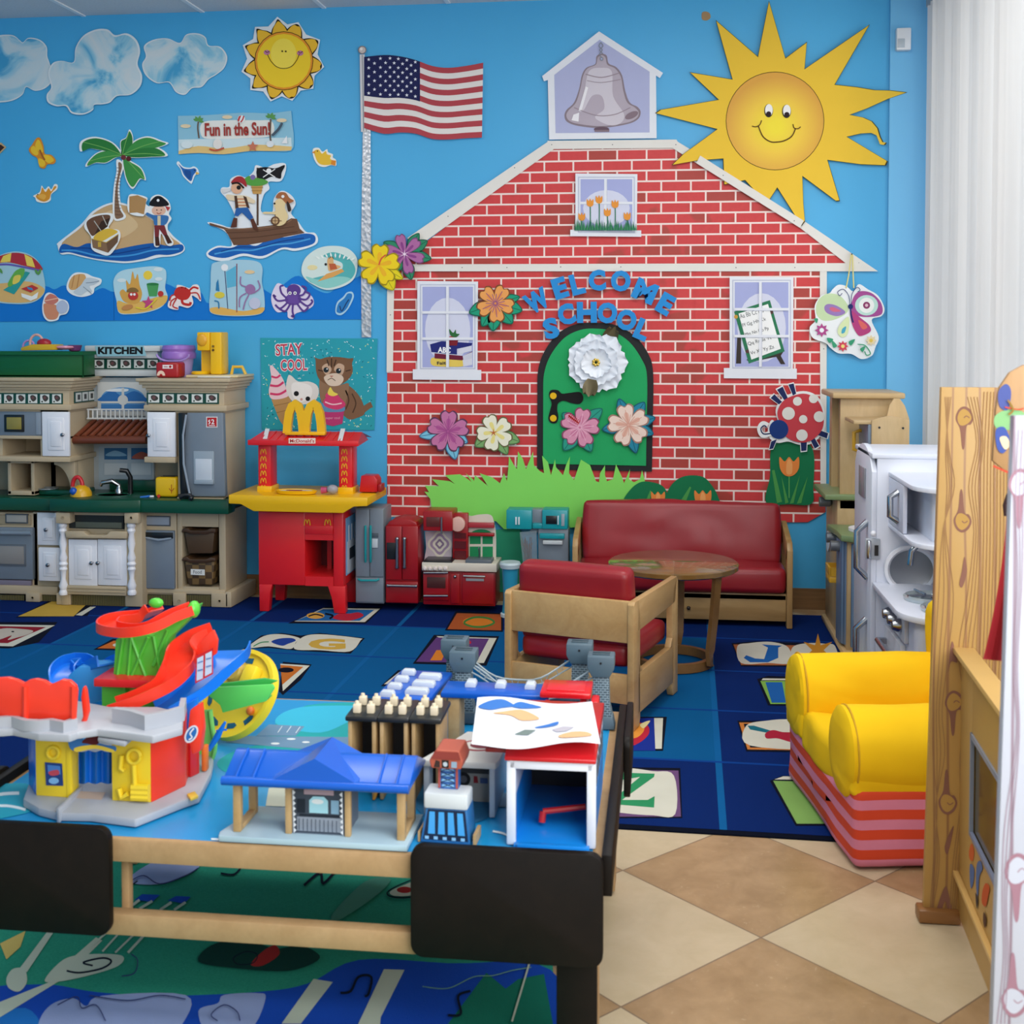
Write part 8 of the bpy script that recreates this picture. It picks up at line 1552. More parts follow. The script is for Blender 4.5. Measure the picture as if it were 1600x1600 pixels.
for i in range(4): L += [('#7fb4e0', 'p', [-.013, .0925 + i * .011, .013, .0925 + i * .011, .011, .098 + i * .011, -.011, .098 + i * .011]), ('#232a3a', 'l', [.0014, -.014, .0915 + i * .011, .014, .101 + i * .011]), ('#232a3a', 'l', [.0014, .014, .0915 + i * .011, -.014, .101 + i * .011])]
artmb(L, lr(.0194), .0004, .0003, cp)
for v_ in range(len(cp.v)): cp.v[v_] = cp.v[v_] + Vector((0, 0, .012))
part('ladder_column', cp, ct_, local=True, smooth=False)
ht = MB().prism([(-.03, .135), (.03, .135), (.034, .15), (.026, .172), (-.02, .172), (-.034, .15)], 'y', .0, .07, mat('#b0553f', .45), .003); artmb([('#3a2a26', 'p', [-.024, .138, -.012, .138, -.012, .15, -.02, .152]), ('#2a2524', 'p', [-.008, .138, .006, .138, .006, .153, -.008, .153]), ('#b9c4cc', 'c', (-.001, .145, .0045)), ('#8fa6b8', 'p', [.011, .139, .022, .139, .022, .151, .011, .151]), ('#8c3c34', 'p', [-.03, .155, .03, .155, .025, .170, -.022, .170])], lr(-.001), .0005, .0003, ht)
for v_ in range(len(ht.v)): ht.v[v_] = ht.v[v_] + Vector((0, 0, .012))
part('hut', ht, ct_, local=True, smooth=False, label='orange hut')
# ---------------------------------------------------------------- red roofed shed
p = on(866, 1322); rs = thing('red_roofed_shed', 'open white and blue toy shed with red roof under the drawing', 'toy shed', p, TA)
WBL = mat('#c5cfe6', .35); BBL = mat('#1583d8', .3)
part('floor', MB().box(-.078, .066, -.018, .30, .0, .006, BBL, .001).box(-.07, .07, -.028, -.016, .0, .012, BBL, .002), rs, local=True, label='bright blue floor')
for x0, x1 in ((-.09, -.078), (.066, .078)):
    part('wall', MB().box(x0, x1, .0, .31, .0, .166, WBL, .002).box(min(x0, x1) - .003, max(x0, x1) + .003, -.006, .008, .0, .166, mat('#dde2ec', .35), .003), rs, local=True)
mbx = MB().box(.0785, .0795, .02, .29, .02, .1, BBL)
for i in range(5): mbx.box(.0796, .0805, .03 + i * .052, .06 + i * .052, .11, .15, mat('#46586a'))
part('side_print', mbx, rs, local=True)
part('inner_print', MB().box(-.0775, -.077, .01, .30, .006, .09, BBL).box(.0655, .066, .01, .3, .006, .1, mat('#4a9ad8', .3)), rs, local=True)
part('lintel', MB().box(-.088, .076, -.006, .008, .15, .168, mat('#dde2ec', .35), .003), rs, local=True)
part('back_wall', MB().box(-.078, .066, .30, .31, .0, .17, mat('#16181c')), rs, local=True)
part('roof', MB().prism([(-.012, .168), (.31, .172), (.31, .19), (.06, .2), (-.012, .176)], 'x', -.096, .081, mat('#c0141e', .3), .002).box(-.14, -.096, .03, .12, .168, .176, mat('#8c1c20', .4), .002), rs, local=True, label='red roof')
part('hook', MB().tube([(-.03, .08, .035), (.055, .09, .045)], .006, plast('#b81a1e'), 8).tube([(-.03, .08, .035), (-.032, .075, .015)], .007, plast('#b81a1e'), 8), rs, local=True, label='small red arm inside')
# red ramp piece behind
p = on(885, 1188); rp = thing('red_ramp', 'glossy red plastic ramp piece behind the drawing', 'toy ramp', p, TA)
part('ramp', MB().box(-.065, .055, .02, .13, .138, .152, mat('#d8161e', .2), .004).box(-.05, .04, .035, .11, .152, .155, mat('#e02a2e', .2), .001), rp, local=True)
part('catch', MB().box(.0555, .075, .0, .06, .105, .14, mat('#d8161e', .2), .005), rp, local=True); part('support', MB().box(-.05, -.04, .0, .01, 0, .138, mat('#a81118', .3)).box(.03, .045, .03, .12, 0, .135, mat('#a81118', .3)), rp, local=True)
# ---------------------------------------------------------------- the drawing on top
zP = HT + .2075
c4 = [G(737, 1169, zP), G(938, 1166, zP), G(925, 1099, zP), G(746, 1094, zP)]
def pap(u, v_, l=0):
    p = c4[0].lerp(c4[1], u).lerp(c4[3].lerp(c4[2], u), v_); p = p.copy(); p.z += .006 * math.sin(u * 7 + 2.2) * (1 - v_) + .006 * math.sin(u * 6 + .5) * v_ + .003 + l; return p
mb = MB().sheet(lambda a, b: pap(a, b), 20, 10, paper('#e9ecf4'))
def ipx(x, y):   # picture point -> (u, v) on the sheet
    v_ = (1168 - y) / 72; xl, xr = 737 + 9 * v_, 938 - 13 * v_; return (x - xl) / (xr - xl), v_
def pfun(x, y, l): u, v_ = ipx(x, y); return pap(u, v_, .0012 + l)
DWB = mat('#2f6fbe', .8); OC = mat('#d9ab7c', .8)
for c, k_, d_ in ((DWB, 's', [747, 1113, 765, 1104, 785, 1101, 800, 1106, 803, 1110, 785, 1114, 765, 1118]), (DWB, 's', [800, 1110, 812, 1102, 830, 1103, 847, 1106, 830, 1110, 812, 1112]), (OC, 's', [770, 1123, 788, 1119, 815, 1114, 835, 1120, 842, 1127, 815, 1130, 798, 1124]), (DWB, 's', [835, 1140, 855, 1136, 872, 1132, 870, 1138, 850, 1141]), (mat('#6d7c78', .8), 'p', [803, 1150, 820, 1143, 838, 1144, 825, 1151]), (mat('#b3aeb8', .8), 'p', [862, 1145, 880, 1141, 898, 1143, 885, 1150, 870, 1150]), (OC, 's', [872, 1157, 885, 1153, 900, 1151, 918, 1152, 925, 1157, 905, 1161, 880, 1161])):
    for pl in outlines(k_, d_):
        cxy = (sum(a for a, b in pl) / len(pl), sum(b for a, b in pl) / len(pl)); vs = [pfun(*cxy, .0006)] + [pfun(a, b, .0006) for a, b in pl]
        mb.add(vs, [(0, i + 1, (i + 1) % len(pl) + 1) for i in range(len(pl))], c)
one('drawing_sheet', mb, 'white sheet with blue and orange felt pen drawing on the toy sheds', 'drawing', recalc=False)
# ---------------------------------------------------------------- activity park play set
PG = mat('#a7abb3', .4); PR = mat('#ee3a24', .3); PY = mat('#f0d02c', .35); PB = mat('#1273dc', .3); PGN = mat('#58c23c', .35); PR2 = mat('#d8242a', .32)
ZB = ZT + .018
ps = thing('activity_park', 'plastic play park with red, blue and green car tracks', 'toy play set', on(180, 1240))
def gpr(pts, z0, z1, m, b=.004, zp=None): 
    q = [G(pts[i], pts[i + 1], z1 if zp is None else zp) for i in range(0, len(pts), 2)]
    return MB().prism([(a.x, a.y) for a in q], 'z', z0, z1, m, b)
part('base', gpr([36, 1248, 60, 1262, 92, 1270, 142, 1271, 212, 1280, 288, 1250, 312, 1242, 330, 1207, 334, 1186, 300, 1150, 180, 1140, 60, 1180], ZT, ZB, PG, .004), ps, label='light grey base')
part('entry_ramp', MB().add([G(92, 1274, ZT + .004), G(142, 1279, ZT + .004), G(165, 1238, ZB + .006), G(126, 1236, ZB + .006)], [(0, 1, 2, 3)], mat('#b39f90', .5)).prism([(p.x, p.y) for p in (G(88, 1272, ZB), G(93, 1273, ZB), G(130, 1236, ZB), G(124, 1236, ZB))], 'z', ZT, ZB + .012, PG, .002), ps)
ZK = .63
def walls(pts, m, name, th=.012, label=None):
    q = [G(pts[i], pts[i + 1], ZB) for i in range(0, len(pts), 2)]; mb = MB()
    for a, b in zip(q[:-1], q[1:]):
        d_ = (b - a).normalized(); n_ = Vector((-d_.y, d_.x, 0)) * th
        mb.prism([(a.x, a.y), (b.x, b.y), (b.x + n_.x, b.y + n_.y), (a.x + n_.x, a.y + n_.y)], 'z', ZB, ZK, m, .002)
    return part(name, mb, ps, label=label)
walls([45, 1226, 56, 1243], PB, 'side_wall'); w1 = walls([56, 1243, 112, 1247, 124, 1236], PY, 'front_wall'); w2 = walls([175, 1251, 236, 1254], PY, 'front_wall'); walls([237, 1254, 290, 1228, 296, 1210], PR, 'tower_wall', label='orange red tower wall'); walls([298, 1215, 312, 1208], PR2, 'side_pillar')
Yw = G(85, 1245, ZB).y - .003
part('window_decal', artmb([('#23407e', 'p', [70, 1191, 97, 1193, 99, 1228, 72, 1227]), ('#4a7fc4', 'p', [74, 1195, 94, 1197, 95, 1210, 75, 1209]), ('#c04a5a', 's', [76, 1206, 90, 1203, 92, 1210, 80, 1212]), ('#7fb4e0', 'c', (84, 1220, 8, 5))], onwall(Yw), .001), w1, smooth=False)
part('porthole', MB().tube([W(83 + 9 * math.cos(a), 1176 + 9 * math.sin(a), Yw) for a in [2 * math.pi * i / 20 for i in range(20)]], .004, PY, 8, closed=True), w1)
Yw2 = G(205, 1254, ZB).y - .003
def relief(n, P, r, m=PY): return part(n, MB().tube([W(x, y, Yw2) for x, y in P], r, m, 8), w2)
relief('relief', [(209 + 10 * math.cos(2 * math.pi * i / 14), 1182 + 11 * math.sin(2 * math.pi * i / 14)) for i in range(15)], .004); relief('relief', [(209, 1195), (211, 1235)], .005); relief('relief', [(190, 1180), (188, 1200), (194, 1205)], .005)
for y in (1230, 1238, 1245): relief('tyre_relief', [(206, y), (233, y + 1)], .008)
relief('relief', [(186, 1232), (190, 1246), (200, 1240)], .006)
Yc_ = G(147, 1235, ZB).y
cu = MB().sheet(lambda a, b: W(119 + 56 * a, 1172 + 50 * b + 3 * abs(math.sin(a * 9)), Yc_ + .006 * math.sin(a * 19)), 24, 4, PB)
part('curtain', cu, ps, recalc=False, label='blue gate curtain')
part('gate_banner', artmb([('#3d78b8', 's', [107, 1153, 122, 1150, 135, 1158, 150, 1160, 165, 1164, 180, 1166, 180, 1174, 165, 1170, 148, 1168, 125, 1174, 110, 1170]), ('#efd04a', 's', [118, 1168, 148, 1164, 176, 1171, 176, 1176, 148, 1170, 120, 1175]), ('#5e2024', 's', [128, 1160, 136, 1152, 150, 1148, 156, 1156, 150, 1164, 136, 1162])], onwall(Yw - .03), .004), ps, smooth=False)
dk = [-45, 1143, 20, 1138, 60, 1146, 109, 1148, 122, 1143, 152, 1139, 207, 1146, 239, 1150, 285, 1137, 287, 1114, 247, 1104, 172, 1104, 120, 1094, -45, 1088]
part('deck', gpr(dk, ZK, ZK + .016, PG, .003), ps)
def rail(P, h, m, name, th=.006, z=ZK + .016, cap=None):
    q = [G(P[i], P[i + 1], z) for i in range(0, len(P), 2)]
    return part(name, MB().sweep([tuple(a) for a in q], [(-th, 0), (th, 0), (th, h), (-th, h)], m), ps)
rail([-45, 1140, 20, 1135, 40, 1141, 62, 1142, 80, 1140, 100, 1144, 118, 1138], .022, PG, 'deck_rim'); rail([178, 1128, 205, 1132, 228, 1140, 258, 1134, 284, 1126, 287, 1112], .03, PG, 'deck_rim')
part('lift_step', gpr([152, 1152, 195, 1160, 207, 1150, 165, 1142], ZK - .012, ZK - .002, PG, .003), ps)
# red scalloped wall on deck
Yr_ = G(60, 1126, ZK + .03).y
P = [W(-45, 1124, Yr_), W(116, 1124, Yr_)]
top = [(119, 1080), (117, 1072), (108, 1064), (96, 1062), (86, 1067), (78, 1070), (68, 1064), (55, 1061), (44, 1063), (36, 1068), (26, 1063), (12, 1059), (-8, 1060), (-45, 1062)]
mb = MB(); q = [(W(x, y, Yr_).x, W(x, y, Yr_).z) for x, y in ([(-45, 1126), (116, 1126)] + top)]; mb.prism(q, 'y', Yr_, Yr_ + .012, PR, .002)
for x in (40, 115): mb.tube([W(x, 1124, Yr_), W(x, 1072, Yr_)], .006, PR, 8)
part('scalloped_wall', mb, ps, label='red scalloped rear wall')
Yg = G(128, 1150, ZK - .02).y - .015
part('gate_lever', MB().fp([123, 1150, 122, 1138, 129, 1120, 126, 1090, 128, 1076, 131, 1072, 134, 1080, 138, 1112, 133, 1130, 134, 1148, 128, 1153], Yg, Yg + .012, PR, .003), ps, label='red lever')
def track(name, P, w, h, m, label=None, t_=.004, up=(0, 0, 1)):
    q = [W(x, y, Y) for x, y, Y in P]; n = len(q); Q = []
    for i in range(n - 1):
        a, b, c, d_ = q[max(i - 1, 0)], q[i], q[i + 1], q[min(i + 2, n - 1)]
        for j in range(6):
            u = j / 6; Q.append(.5 * ((2 * b) + (c - a) * u + (2 * a - 5 * b + 4 * c - d_) * u * u + (3 * b - a - 3 * c + d_) * u ** 3))
    Q.append(q[-1])
    return part(name, MB().sweep([tuple(a) for a in Q], [(-w, h), (-w, -t_), (w, -t_), (w, h), (w - t_, h), (w - t_, 0), (-w + t_, 0), (-w + t_, h)], m, up=up), ps, label=label)
YA = 2.62
# green tower
mb = MB(); q = lambda x, y: (W(x, y, YA).x, W(x, y, YA).z)
mb.prism([q(176, 1062), q(180, 1000), q(196, 990), q(240, 992), q(262, 975), q(300, 950), q(306, 948), q(296, 966), q(262, 1000), q(256, 1062)], 'y', YA, YA + .05, PGN, .004)
for a, b in (((192, 998), (183, 1058)), ((205, 996), (200, 1058)), ((205, 996), (228, 1058)), ((232, 996), (205, 1058)), ((240, 994), (250, 1050)), ((262, 985), (240, 1040))): mb.tube([W(*a, YA - .002), W(*b, YA - .002)], .004, PGN, 6)
part('tower', mb, ps, label='green lattice tower')
mb = MB()
for x0, x1 in ((158, 196), (208, 244)): mb.fb(x0, 1072, x1, 1108, YA - .01, YA + .04, PGN, .004)
part('tower_legs', mb, ps, label='dark green tower legs')
part('lift_knob', MB().ball(W(244, 942, YA + .045), (.018, .012, .012), PGN, 12), ps, label='green knob')
part('lift_knob', MB().ball(W(303, 952, YA + .01), (.014, .02, .02), PGN, 12), ps, label='green knob')
track('top_track', [(301, 955, YA - .01), (272, 966, YA - .03), (235, 984, YA - .055), (200, 990, YA - .05), (168, 984, YA - .01), (180, 972, YA + .05), (225, 966, YA + .07), (243, 952, YA + .06)], .024, .018, PR, 'orange red top track')
part('platform', MB().fb(146, 1062, 240, 1075, YA - .04, YA + .06, PR2, .003), ps, label='red platform')
track('middle_track', [(330, 992, YA + .01), (305, 1002, YA + .0), (288, 1020, YA - .02), (278, 1050, YA - .06), (255, 1076, YA - .09), (215, 1097, YA - .11), (178, 1110, YA - .12)], .034, .022, PR, 'orange red curved track')
part('track_crest', MB().fp([305, 1010, 316, 998, 333, 984, 340, 1000, 338, 1022, 310, 1040], YA - .03, YA - .02, PR, .003), ps)
part('sign_plate', artmb([('#c8242c', 'p', [306, 1025, 333, 1012, 333, 1053, 305, 1068]), ('#c3d0e4', 'p', [308, 1029, 318, 1024, 317, 1060, 307, 1064]), ('#c3d0e4', 'p', [321, 1022, 331, 1017, 331, 1051, 320, 1057]), ('#5a7fb8', 'l', [2, 309, 1036, 317, 1033]), ('#5a7fb8', 'l', [2, 309, 1048, 317, 1046]), ('#5a7fb8', 'l', [2, 322, 1030, 330, 1028]), ('#5a7fb8', 'l', [2, 322, 1042, 330, 1040])], onwall(YA - .085), .003), ps, smooth=False, label='red framed map sign')
track('long_ramp', [(362, 1016, YA + .12), (355, 1030, YA + .06), (325, 1060, YA - .0), (290, 1090, YA - .06), (255, 1112, YA - .1)], .045, .022, PB, 'blue ramp track')
part('ramp_support', MB().fp([284, 1143, 290, 1100, 306, 1092, 302, 1136, 292, 1146], YA - .11, YA - .09, PB, .003), ps)
track('rear_loop', [(100, 1085, YA + .05), (98, 1055, YA + .1), (118, 1038, YA + .16), (140, 1050, YA + .13), (158, 1042, YA + .09), (172, 1036, YA + .05)], .03, .022, PB, 'blue rear loop')
part('rear_tub', MB().fp([108, 1098, 106, 1056, 122, 1042, 170, 1040, 172, 1092, 140, 1100], YA + .06, YA + .12, mat('#2f8fd8', .3), .004), ps)
part('round_logo', artmb([('#dfe4ea', 'P', ell(299, 1147, 9, 15, 30)), ('#2a6fb8', 'P', ell(299, 1147, 6.5, 12, 30)), ('#dfe4ea', 'w', [2.4, 303, 1138, 297, 1146, 300, 1152, 295, 1156])], onwall(G(290, 1228, ZB).y - .05), .004), ps, smooth=False)
part('side_arch', MB().fp([296, 1110, 312, 1100, 316, 1140, 312, 1175, 300, 1180, 292, 1150], G(290, 1228, ZB).y - .045, G(290, 1228, ZB).y - .02, PR, .004), ps)
# yellow wheel disc, tilted
Yd = 2.86; cw = W(372, 1087, Yd) + Vector((0, 0, .004)); zlow = ZT
n_ = Vector((-.35, -.75, .56)).normalized(); e1 = Vector((0, 0, 1)).cross(n_).normalized(); e2 = n_.cross(e1)
RW = .112; 
Mw = Matrix.Translation(cw) @ Matrix((( e1.x, e2.x, n_.x, 0), (e1.y, e2.y, n_.y, 0), (e1.z, e2.z, n_.z, 0), (0, 0, 0, 1)))
mw = MB(Mw).lathe((0, 0, 0), [(0, 0), (RW - .012, 0), (RW - .01, .012), (RW, .012), (RW + .002, -.01), (RW - .02, -.018), (0, -.018)], PY, 48)
wd_ = part('wheel_disc', mw, ps, label='yellow wheel disc')
for a, r in ((200, .085), (245, .085), (285, .08), (320, .085), (95, .085)):
    q = R(a); c = Vector((math.cos(q) * r, math.sin(q) * r, .001)); d_ = Vector((-math.sin(q), math.cos(q), 0)); e_ = Vector((math.cos(q), math.sin(q), 0))
    part('arrow_mark', MB(Mw).add([c - d_ * .014 - e_ * .007, c + d_ * .008 - e_ * .007, c + d_ * .016, c + d_ * .008 + e_ * .007, c - d_ * .014 + e_ * .007], [(0, 1, 2, 3, 4)], mat('#1b5a7a', .4)), wd_, recalc=False, label='dark blue arrow')
part('gear_hub', MB(Mw).lathe((-.02, .045, 0), [(0, .03), (.02, .03), (.028, .016), (.034, 0), (0, 0)], mat('#b59a3c', .4), 14).box(.01, .05, .02, .07, .0, .03, PY, .006), wd_)
part('orange_knob', MB(Mw).ball((.07, -.035, .012), .011, mat('#e8742a', .35), 10), wd_)
q = [W(324, 1082, 2.74), W(340, 1072, 2.74), W(432, 1064, 2.76), W(435, 1070, 2.76), W(420, 1092, 2.75), W(350, 1112, 2.74), W(346, 1100, 2.74)]
part('swing_chute', MB().prism([(p.x, p.z) for p in q], 'y', 2.73, 2.738, mat('#5fd060', .35), .002).prism([(W(x, y, 2.75).x, W(x, y, 2.75).z) for x, y in ((332, 1080), (342, 1070), (410, 1062), (432, 1066), (345, 1104))], 'y', 2.76, 2.768, mat('#3aa84a', .35), .002).prism([(W(x, y, 2.74).x, W(x, y, 2.74).z) for x, y in ((350, 1112), (420, 1092), (420, 1090), (350, 1109))], 'y', 2.735, 2.765, PGN), ps, label='green swing chute')
track('wheel_guide', [(318, 1110, 2.66), (322, 1140, 2.66), (326, 1165, 2.66), (322, 1182, 2.66)], .02, .01, mat('#7fd06a', .35), 'light green side guide', up=(0, -1, 0))
part('crane_toy', MB().tube([W(326, 1172, 2.62), W(340, 1150, 2.62), W(352, 1128, 2.62)], [.005, .008, .003], PB, 8).tube([W(338, 1142, 2.62), W(354, 1140, 2.62)], .0025, PB, 6), ps, label='small blue arm')
part('orange_post', MB().fb(314, 1166, 322, 1206, 2.56, 2.58, mat('#e8742a', .35), .004), ps)
part('ticket_block', gpr([292, 1240, 304, 1236, 310, 1243, 298, 1248], ZB, ZB + .006, mat('#e3c04a', .4), .001), ps)
# ---------------------------------------------------------------- puppet theatre on the right
t = NT('pine_print'); v = t.coord((1, 1, .12)); wv = t.n.new('ShaderNodeTexWave'); wv.wave_type = 'BANDS'; wv.bands_direction = 'X'; wv.inputs['Scale'].default_value = 9; wv.inputs['Distortion'].default_value = 3.2; wv.inputs['Detail'].default_value = 1; wv.inputs['Detail Scale'].default_value = 1.2; t.link(v, wv.inputs['Vector'])
t.link(t.mix(t.ramp(wv.outputs['Fac'], [(.0, 1.0), (.13, 0.0)]), t.mix(t.noise(t.coord(), 2, 2), '#b98f4c', '#c59c58'), '#9c7048'), t.b.inputs['Base Color']); t.b.inputs['Roughness'].default_value = .4; MC['pine_print'] = t.m
t = NT('white_pine'); v = t.coord((1, 1, .12)); wv = t.n.new('ShaderNodeTexWave'); wv.bands_direction = 'X'; wv.inputs['Scale'].default_value = 10; wv.inputs['Distortion'].default_value = 3.2; wv.inputs['Detail'].default_value = 1; t.link(v, wv.inputs['Vector'])  # pine whitened, bright light on the near board put into its colour
t.link(t.mix(t.ramp(wv.outputs['Fac'], [(.0, 1.0), (.12, 0.0)]), '#b2b5bf', '#86707c'), t.b.inputs['Base Color']); t.b.inputs['Roughness'].default_value = .4; MC['white_pine'] = t.m
fb_ = G(1470, 1440); Yt_ = fb_.y
th = thing('puppet_theatre', 'pine play theatre with knotty posts and dark window on the right', 'play theatre', (G(1520, 1480).x, Yt_ - .4, 0))
zpt = W(1500, 605, Yt_).z
ln = lambda px, py: (W(px, py, Yt_).x, W(px, py, Yt_).z)
a, b = ln(1443, 1428), ln(1572, 1436); c, d_ = ln(1604, 606), ln(1471, 605)
pl = MB().prism([(a[0], .03), (b[0], .03), c, d_], 'y', Yt_, Yt_ + .02, 'pine_print', .001)
KN = '#8d6252'; KL = '#a27a52'; GLD = '#bd9450'
def knot(L, x, y, s_, up=1, k=KN, g=GLD):
    L += [(k, 's', [x - 13 * s_, y, x - 9 * s_, y - 14 * s_, x, y - 20 * s_, x + 10 * s_, y - 15 * s_, x + 15 * s_, y - 3 * s_, x + 11 * s_, y + 8 * s_, x + 4 * s_, y + 12 * s_, x + 1 * s_, y + 44 * s_ * 1, x - 3 * s_, y + 44 * s_, x - 6 * s_, y + 16 * s_]), (g, 's', [x - 10 * s_, y - 1, x - 7 * s_, y - 11 * s_, x, y - 16 * s_, x + 8 * s_, y - 11 * s_, x + 12 * s_, y - 2 * s_, x + 7 * s_, y + 6 * s_, x - 1 * s_, y + 10 * s_, x - 7 * s_, y + 8 * s_]), (k, 'w', [1.6, x, y - 2, x + 4 * s_, y - 5 * s_, x + 9 * s_, y - 2 * s_])]
def knotd(L, x, y, s_, k=KN, g=GLD):
    n0 = len(L); knot(L, x, y, s_, 1, k, g)
    for i in range(n0, len(L)):
        h, kd, dd = L[i]; o_ = 1 if kd == 'w' else 0
        L[i] = (h, kd, [q if (j - o_) % 2 == 0 or j < o_ else 2 * y - q for j, q in enumerate(dd)])
L = []
knot(L, 1506, 655, 1); knotd(L, 1503, 812, 1); knot(L, 1490, 1100, 1.05); knotd(L, 1480, 1252, 1.05)
L += [(KN, 's', [1499, 912, 1503, 892, 1507, 870, 1511, 890, 1508, 906, 1503, 918]), (KN, 's', [1488, 1002, 1493, 1020, 1496, 1035, 1486, 1034, 1482, 1050, 1484, 1020]), (KN, 's', [1476, 1325, 1480, 1310, 1490, 1290, 1486, 1315, 1480, 1335]), (KN, 's', [1463, 1425, 1470, 1400, 1478, 1385, 1484, 1404, 1488, 1425, 1482, 1425, 1477, 1408, 1470, 1425])]
for dx in (0, 8, 15, 23): L.append((KL, 'w', [1.1, 1486 - dx * .4, 620, 1478 + dx * .2 , 700, 1480 + dx * .5, 760, 1478 - dx * .2, 830, 1490 - dx, 930, 1482 - dx * .9, 1020, 1472 - dx * .6, 1110, 1476 - dx * .8, 1180, 1462 + dx * .1, 1260, 1468 - dx * .4, 1340, 1458 - dx * .2, 1420]))
for dx in (0, 5, 10, 15): L.append((KL, 'w', [1.1, 1512 + dx, 620, 1526 + dx * .7, 690, 1514 + dx, 760, 1522 + dx * .7, 830, 1512 + dx * 1.1, 930, 1498 + dx * 1.4, 1020, 1508 + dx * .7, 1110, 1500 + dx * .9, 1180, 1500 + dx * .5, 1260, 1490 + dx * .8, 1340, 1484 + dx * .6, 1420]))
for i in range(11):
    x = 1530 + i * 5.2; L.append((KL, 'w', [1.3, x + 8, 612, x + 3, 720, x + 2, 850, x - 2, 980, x - 8, 1120]))
pst = part('far_post', pl, th, label='pine board with printed knots')
part('knot_print', artmb([(h, k_, d2) for h, k_, d2 in L], lambda x, y, l: W(x, y, Yt_ - .0006 - l), .0002, .00008), pst, smooth=False, recalc=False)
part('foot_block', MB().box(W(1433, 1440, Yt_).x, W(1499, 1440, Yt_).x, Yt_ - .02, Yt_ + .03, .001, .034, woodm('foot_oak', '#9a6a3a', '#84582c', (.5, 3, 3), 5, .4), .006), th)
# long side panel running toward the camera
pf, pn = Vector((G(1496, 1440).x, Yt_, 0)), G(1556, 1592)
sd = (pn - pf); sd.z = 0; Lp = sd.length * 2.55; sd.normalize(); sn_ = Vector((sd.y, -sd.x, 0)); 
if sn_.x < 0: sn_ = -sn_
SM = Matrix(((sd.x, sn_.x, 0, pf.x), (sd.y, sn_.y, 0, pf.y), (0, 0, 1, 0), (0, 0, 0, 1)))
def onside(px, py, l=0):   # meet the panel plane
    r = ray(px, py); tpar = ((pf - CAM).dot(sn_) - l) / r.dot(sn_); p = CAM + r * tpar; return p
def sl(px, py): p = onside(px, py); v_ = p - pf; return v_.dot(sd), p.z
u0, z0 = sl(1519, 1145); u1, z1 = sl(1558, 1230); _, zb0 = sl(1517, 1305)
zpt2 = sl(1513, 1035)[1]
zw1 = z0; zw0 = zb0
mb = MB(SM).box(0, u0, 0, .018, .02, zpt2, 'pine_print', .001).box(u0, Lp, 0, .018, zw1, zpt2, 'pine_print').box(u0, Lp, 0, .018, .02, zw0, 'pine_print')
sp_ = part('side_panel', mb, th)
part('window_pane', MB(SM).box(u0, Lp, .006, .01, zw0, zw1, mat('#5c4a20', .12)), sp_, label='dark smoky window')
part('window_frame', MB(SM).box(u0, Lp, -.004, .004, zw1 - .012, zw1, mat('#8a93a2', .4)).box(u0 - .004, u0 + .006, -.004, .004, zw0, zw1, mat('#8a93a2', .4)).box(u0, Lp, -.004, .004, zw0, zw0 + .01, mat('#7f88a0', .4)), sp_)
PLT = mat('#d9b06a', .4)
part('upper_ledge', MB(SM).box(.0, Lp, -.02, .03, zpt2, zpt2 + .014, PLT, .002), th)
zlo = sl(1503, 1372)[1]
part('lower_ledge', MB(SM).box(.0, Lp, -.014, .0, zlo - .012, zlo, PLT, .002), th)
fs_ = lambda x, y, l: onside(x, y, .001 + l)
part('animal_print', artmb([('#d0622c', 's', [1514, 1330, 1518, 1318, 1522, 1330, 1520, 1345, 1515, 1342]), ('#5a6f9c', 's', [1516, 1350, 1522, 1358, 1521, 1378, 1517, 1388, 1515, 1370]), ('#5a6f9c', 's', [1526, 1352, 1532, 1345, 1535, 1358, 1530, 1370, 1528, 1400, 1525, 1385]), ('#c8582a', 's', [1535, 1392, 1540, 1380, 1546, 1386, 1544, 1400, 1540, 1416, 1534, 1410]), ('#3a3030', 's', [1524, 1395, 1528, 1405, 1526, 1420]), ('#5a3a2a', 's', [1537, 1425, 1541, 1435, 1539, 1450, 1536, 1440])], fs_, .0006, .0003), sp_, smooth=False, recalc=False)
# near post
Yn_ = 1.86
xa, xb = W(1568, 1100, Yn_).x, 0
q = [(W(1584, 650, Yn_).x, W(1584, 650, Yn_).z), (W(1584, 650, Yn_).x + .13, W(1584, 650, Yn_).z), (W(1556, 1598, Yn_).x + .13, .03), (W(1556, 1598, Yn_).x - .012, .03)]
np_ = part('near_post', MB().prism(q, 'y', Yn_, Yn_ + .02, 'white_pine', .001), th, label='pale pine board close to the camera')
L = []; knot(L, 1590, 1365, 1.6, 1, '#946e7a', '#b4b7c1'); knot(L, 1594, 760, 1.4, 1, '#946e7a', '#b4b7c1'); knotd(L, 1584, 1560, 1.5, '#946e7a', '#b4b7c1')
for dx in (0, 6, 12): L.append(('#967f8c', 'w', [1.4, 1592 + dx, 670, 1587 + dx, 780, 1590 + dx * .6, 900, 1584 + dx * .5, 1040, 1588 + dx * .4, 1150, 1570 + dx, 1290, 1566 + dx * .6, 1400, 1568 + dx * .6, 1500, 1558 + dx, 1600]))
part('knot_print', artmb(L, lambda x, y, l: W(x, y, Yn_ - .0005 - l), .0002, .00006), np_, smooth=False, recalc=False)
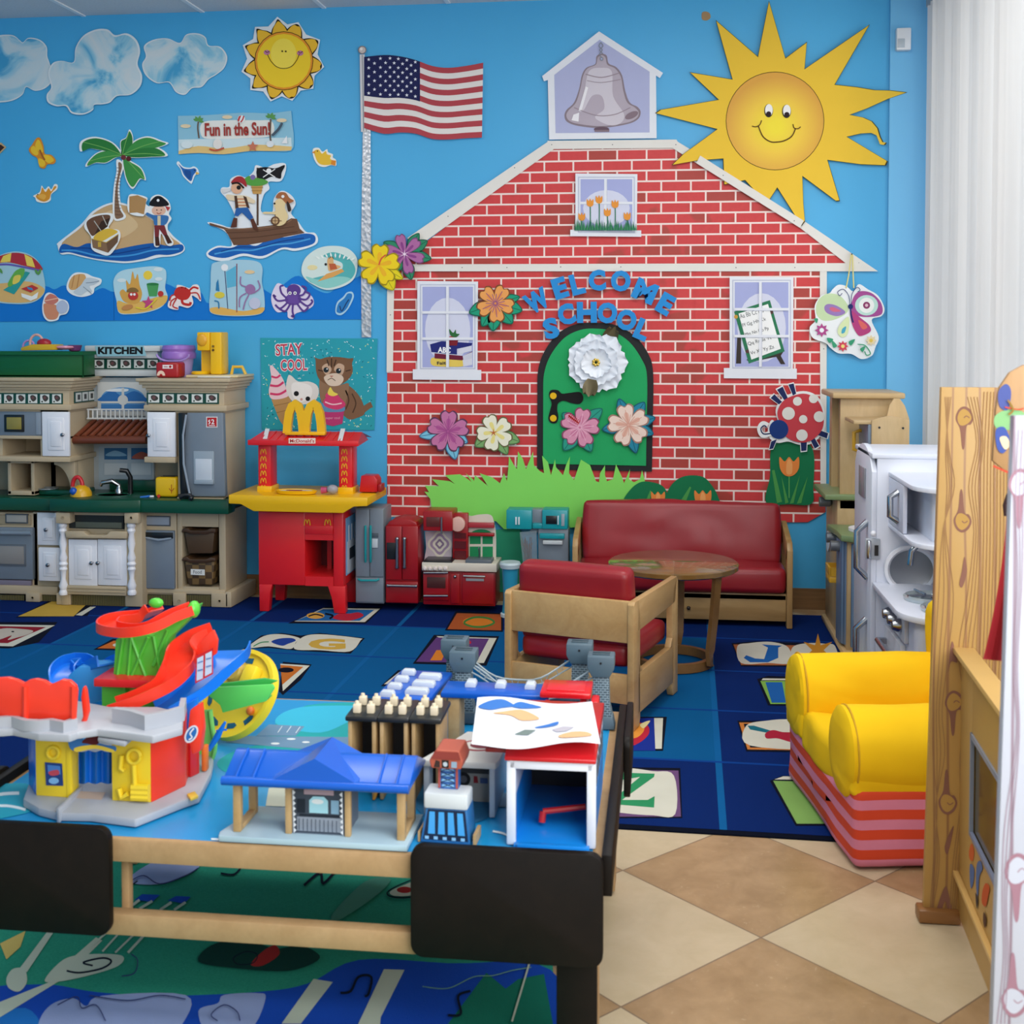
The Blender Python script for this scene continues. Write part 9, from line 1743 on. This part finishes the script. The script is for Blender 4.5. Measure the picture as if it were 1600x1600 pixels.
# hanging painted board and apron
Yb_2 = 2.35
hb = thing('painted_plaque', 'round topped painted wooden plaque hanging behind the pale post', 'plaque', W(1585, 740, Yb_2))
part('board', MB().fp([1551, 720, 1556, 640, 1562, 605, 1578, 582, 1600, 570, 1640, 575, 1650, 700, 1600, 750, 1575, 740], Yb_2, Yb_2 + .012, woodm('plaque_wood', '#b98e5c', '#a87f50', (3, 3, 1), 5, .5), .002), hb)
part('painting', artmb([('#7fae74', 's', [1555, 650, 1575, 640, 1600, 645, 1600, 670, 1575, 672, 1556, 668]), ('#4a5590', 's', [1560, 612, 1572, 600, 1580, 612, 1575, 640, 1562, 635]), ('#3f5296', 's', [1556, 672, 1570, 668, 1578, 690, 1568, 708, 1558, 700]), ('#e3c8a0', 's', [1562, 685, 1572, 682, 1578, 695, 1570, 702]), ('#c4442e', 'w', [3, 1552, 728, 1575, 738, 1595, 746]), ('#c4442e', 'w', [2, 1570, 636, 1590, 640, 1600, 638]), ('#e8a080', 's', [1584, 660, 1600, 655, 1600, 690, 1586, 690]), ('#8a6a2a', 'w', [3, 1575, 625, 1583, 640, 1576, 648])], onwall(Yb_2 - .001), .001), hb, smooth=False, recalc=False)
Yap = 2.3
ap = thing('red_apron', 'dark red cloth hanging between the two pine posts', 'cloth', W(1560, 1020, Yap))
def apf(u, v_):
    xl = 1574 - 38 * v_ ** 1.7; xr = 1640; y = 770 + (1030 - 770) * v_ + 10 * u * v_; return W(xl + (xr - xl) * u, y, Yap + .012 * math.sin(u * 16) * (.3 + v_))
part('cloth', MB().sheet(apf, 26, 14, mat('#8f0d18', .85)), ap, recalc=False)
part('loop', MB().tube([W(1576, 772, Yap), W(1570, 790, Yap), W(1572, 806, Yap)], .004, mat('#2a0a0c', .8), 6), ap, label='dark hanging loop')

art('peeled_tape_mark', 'small brown peeled patch on the blue wall above the big sun', 'wall mark', [('#a8875f', 's', [1097, 20, 1103, 18, 1109, 21, 1110, 28, 1104, 32, 1097, 30])], .4)
for o in bpy.data.objects:
    if '_b' in o: del o['_b']
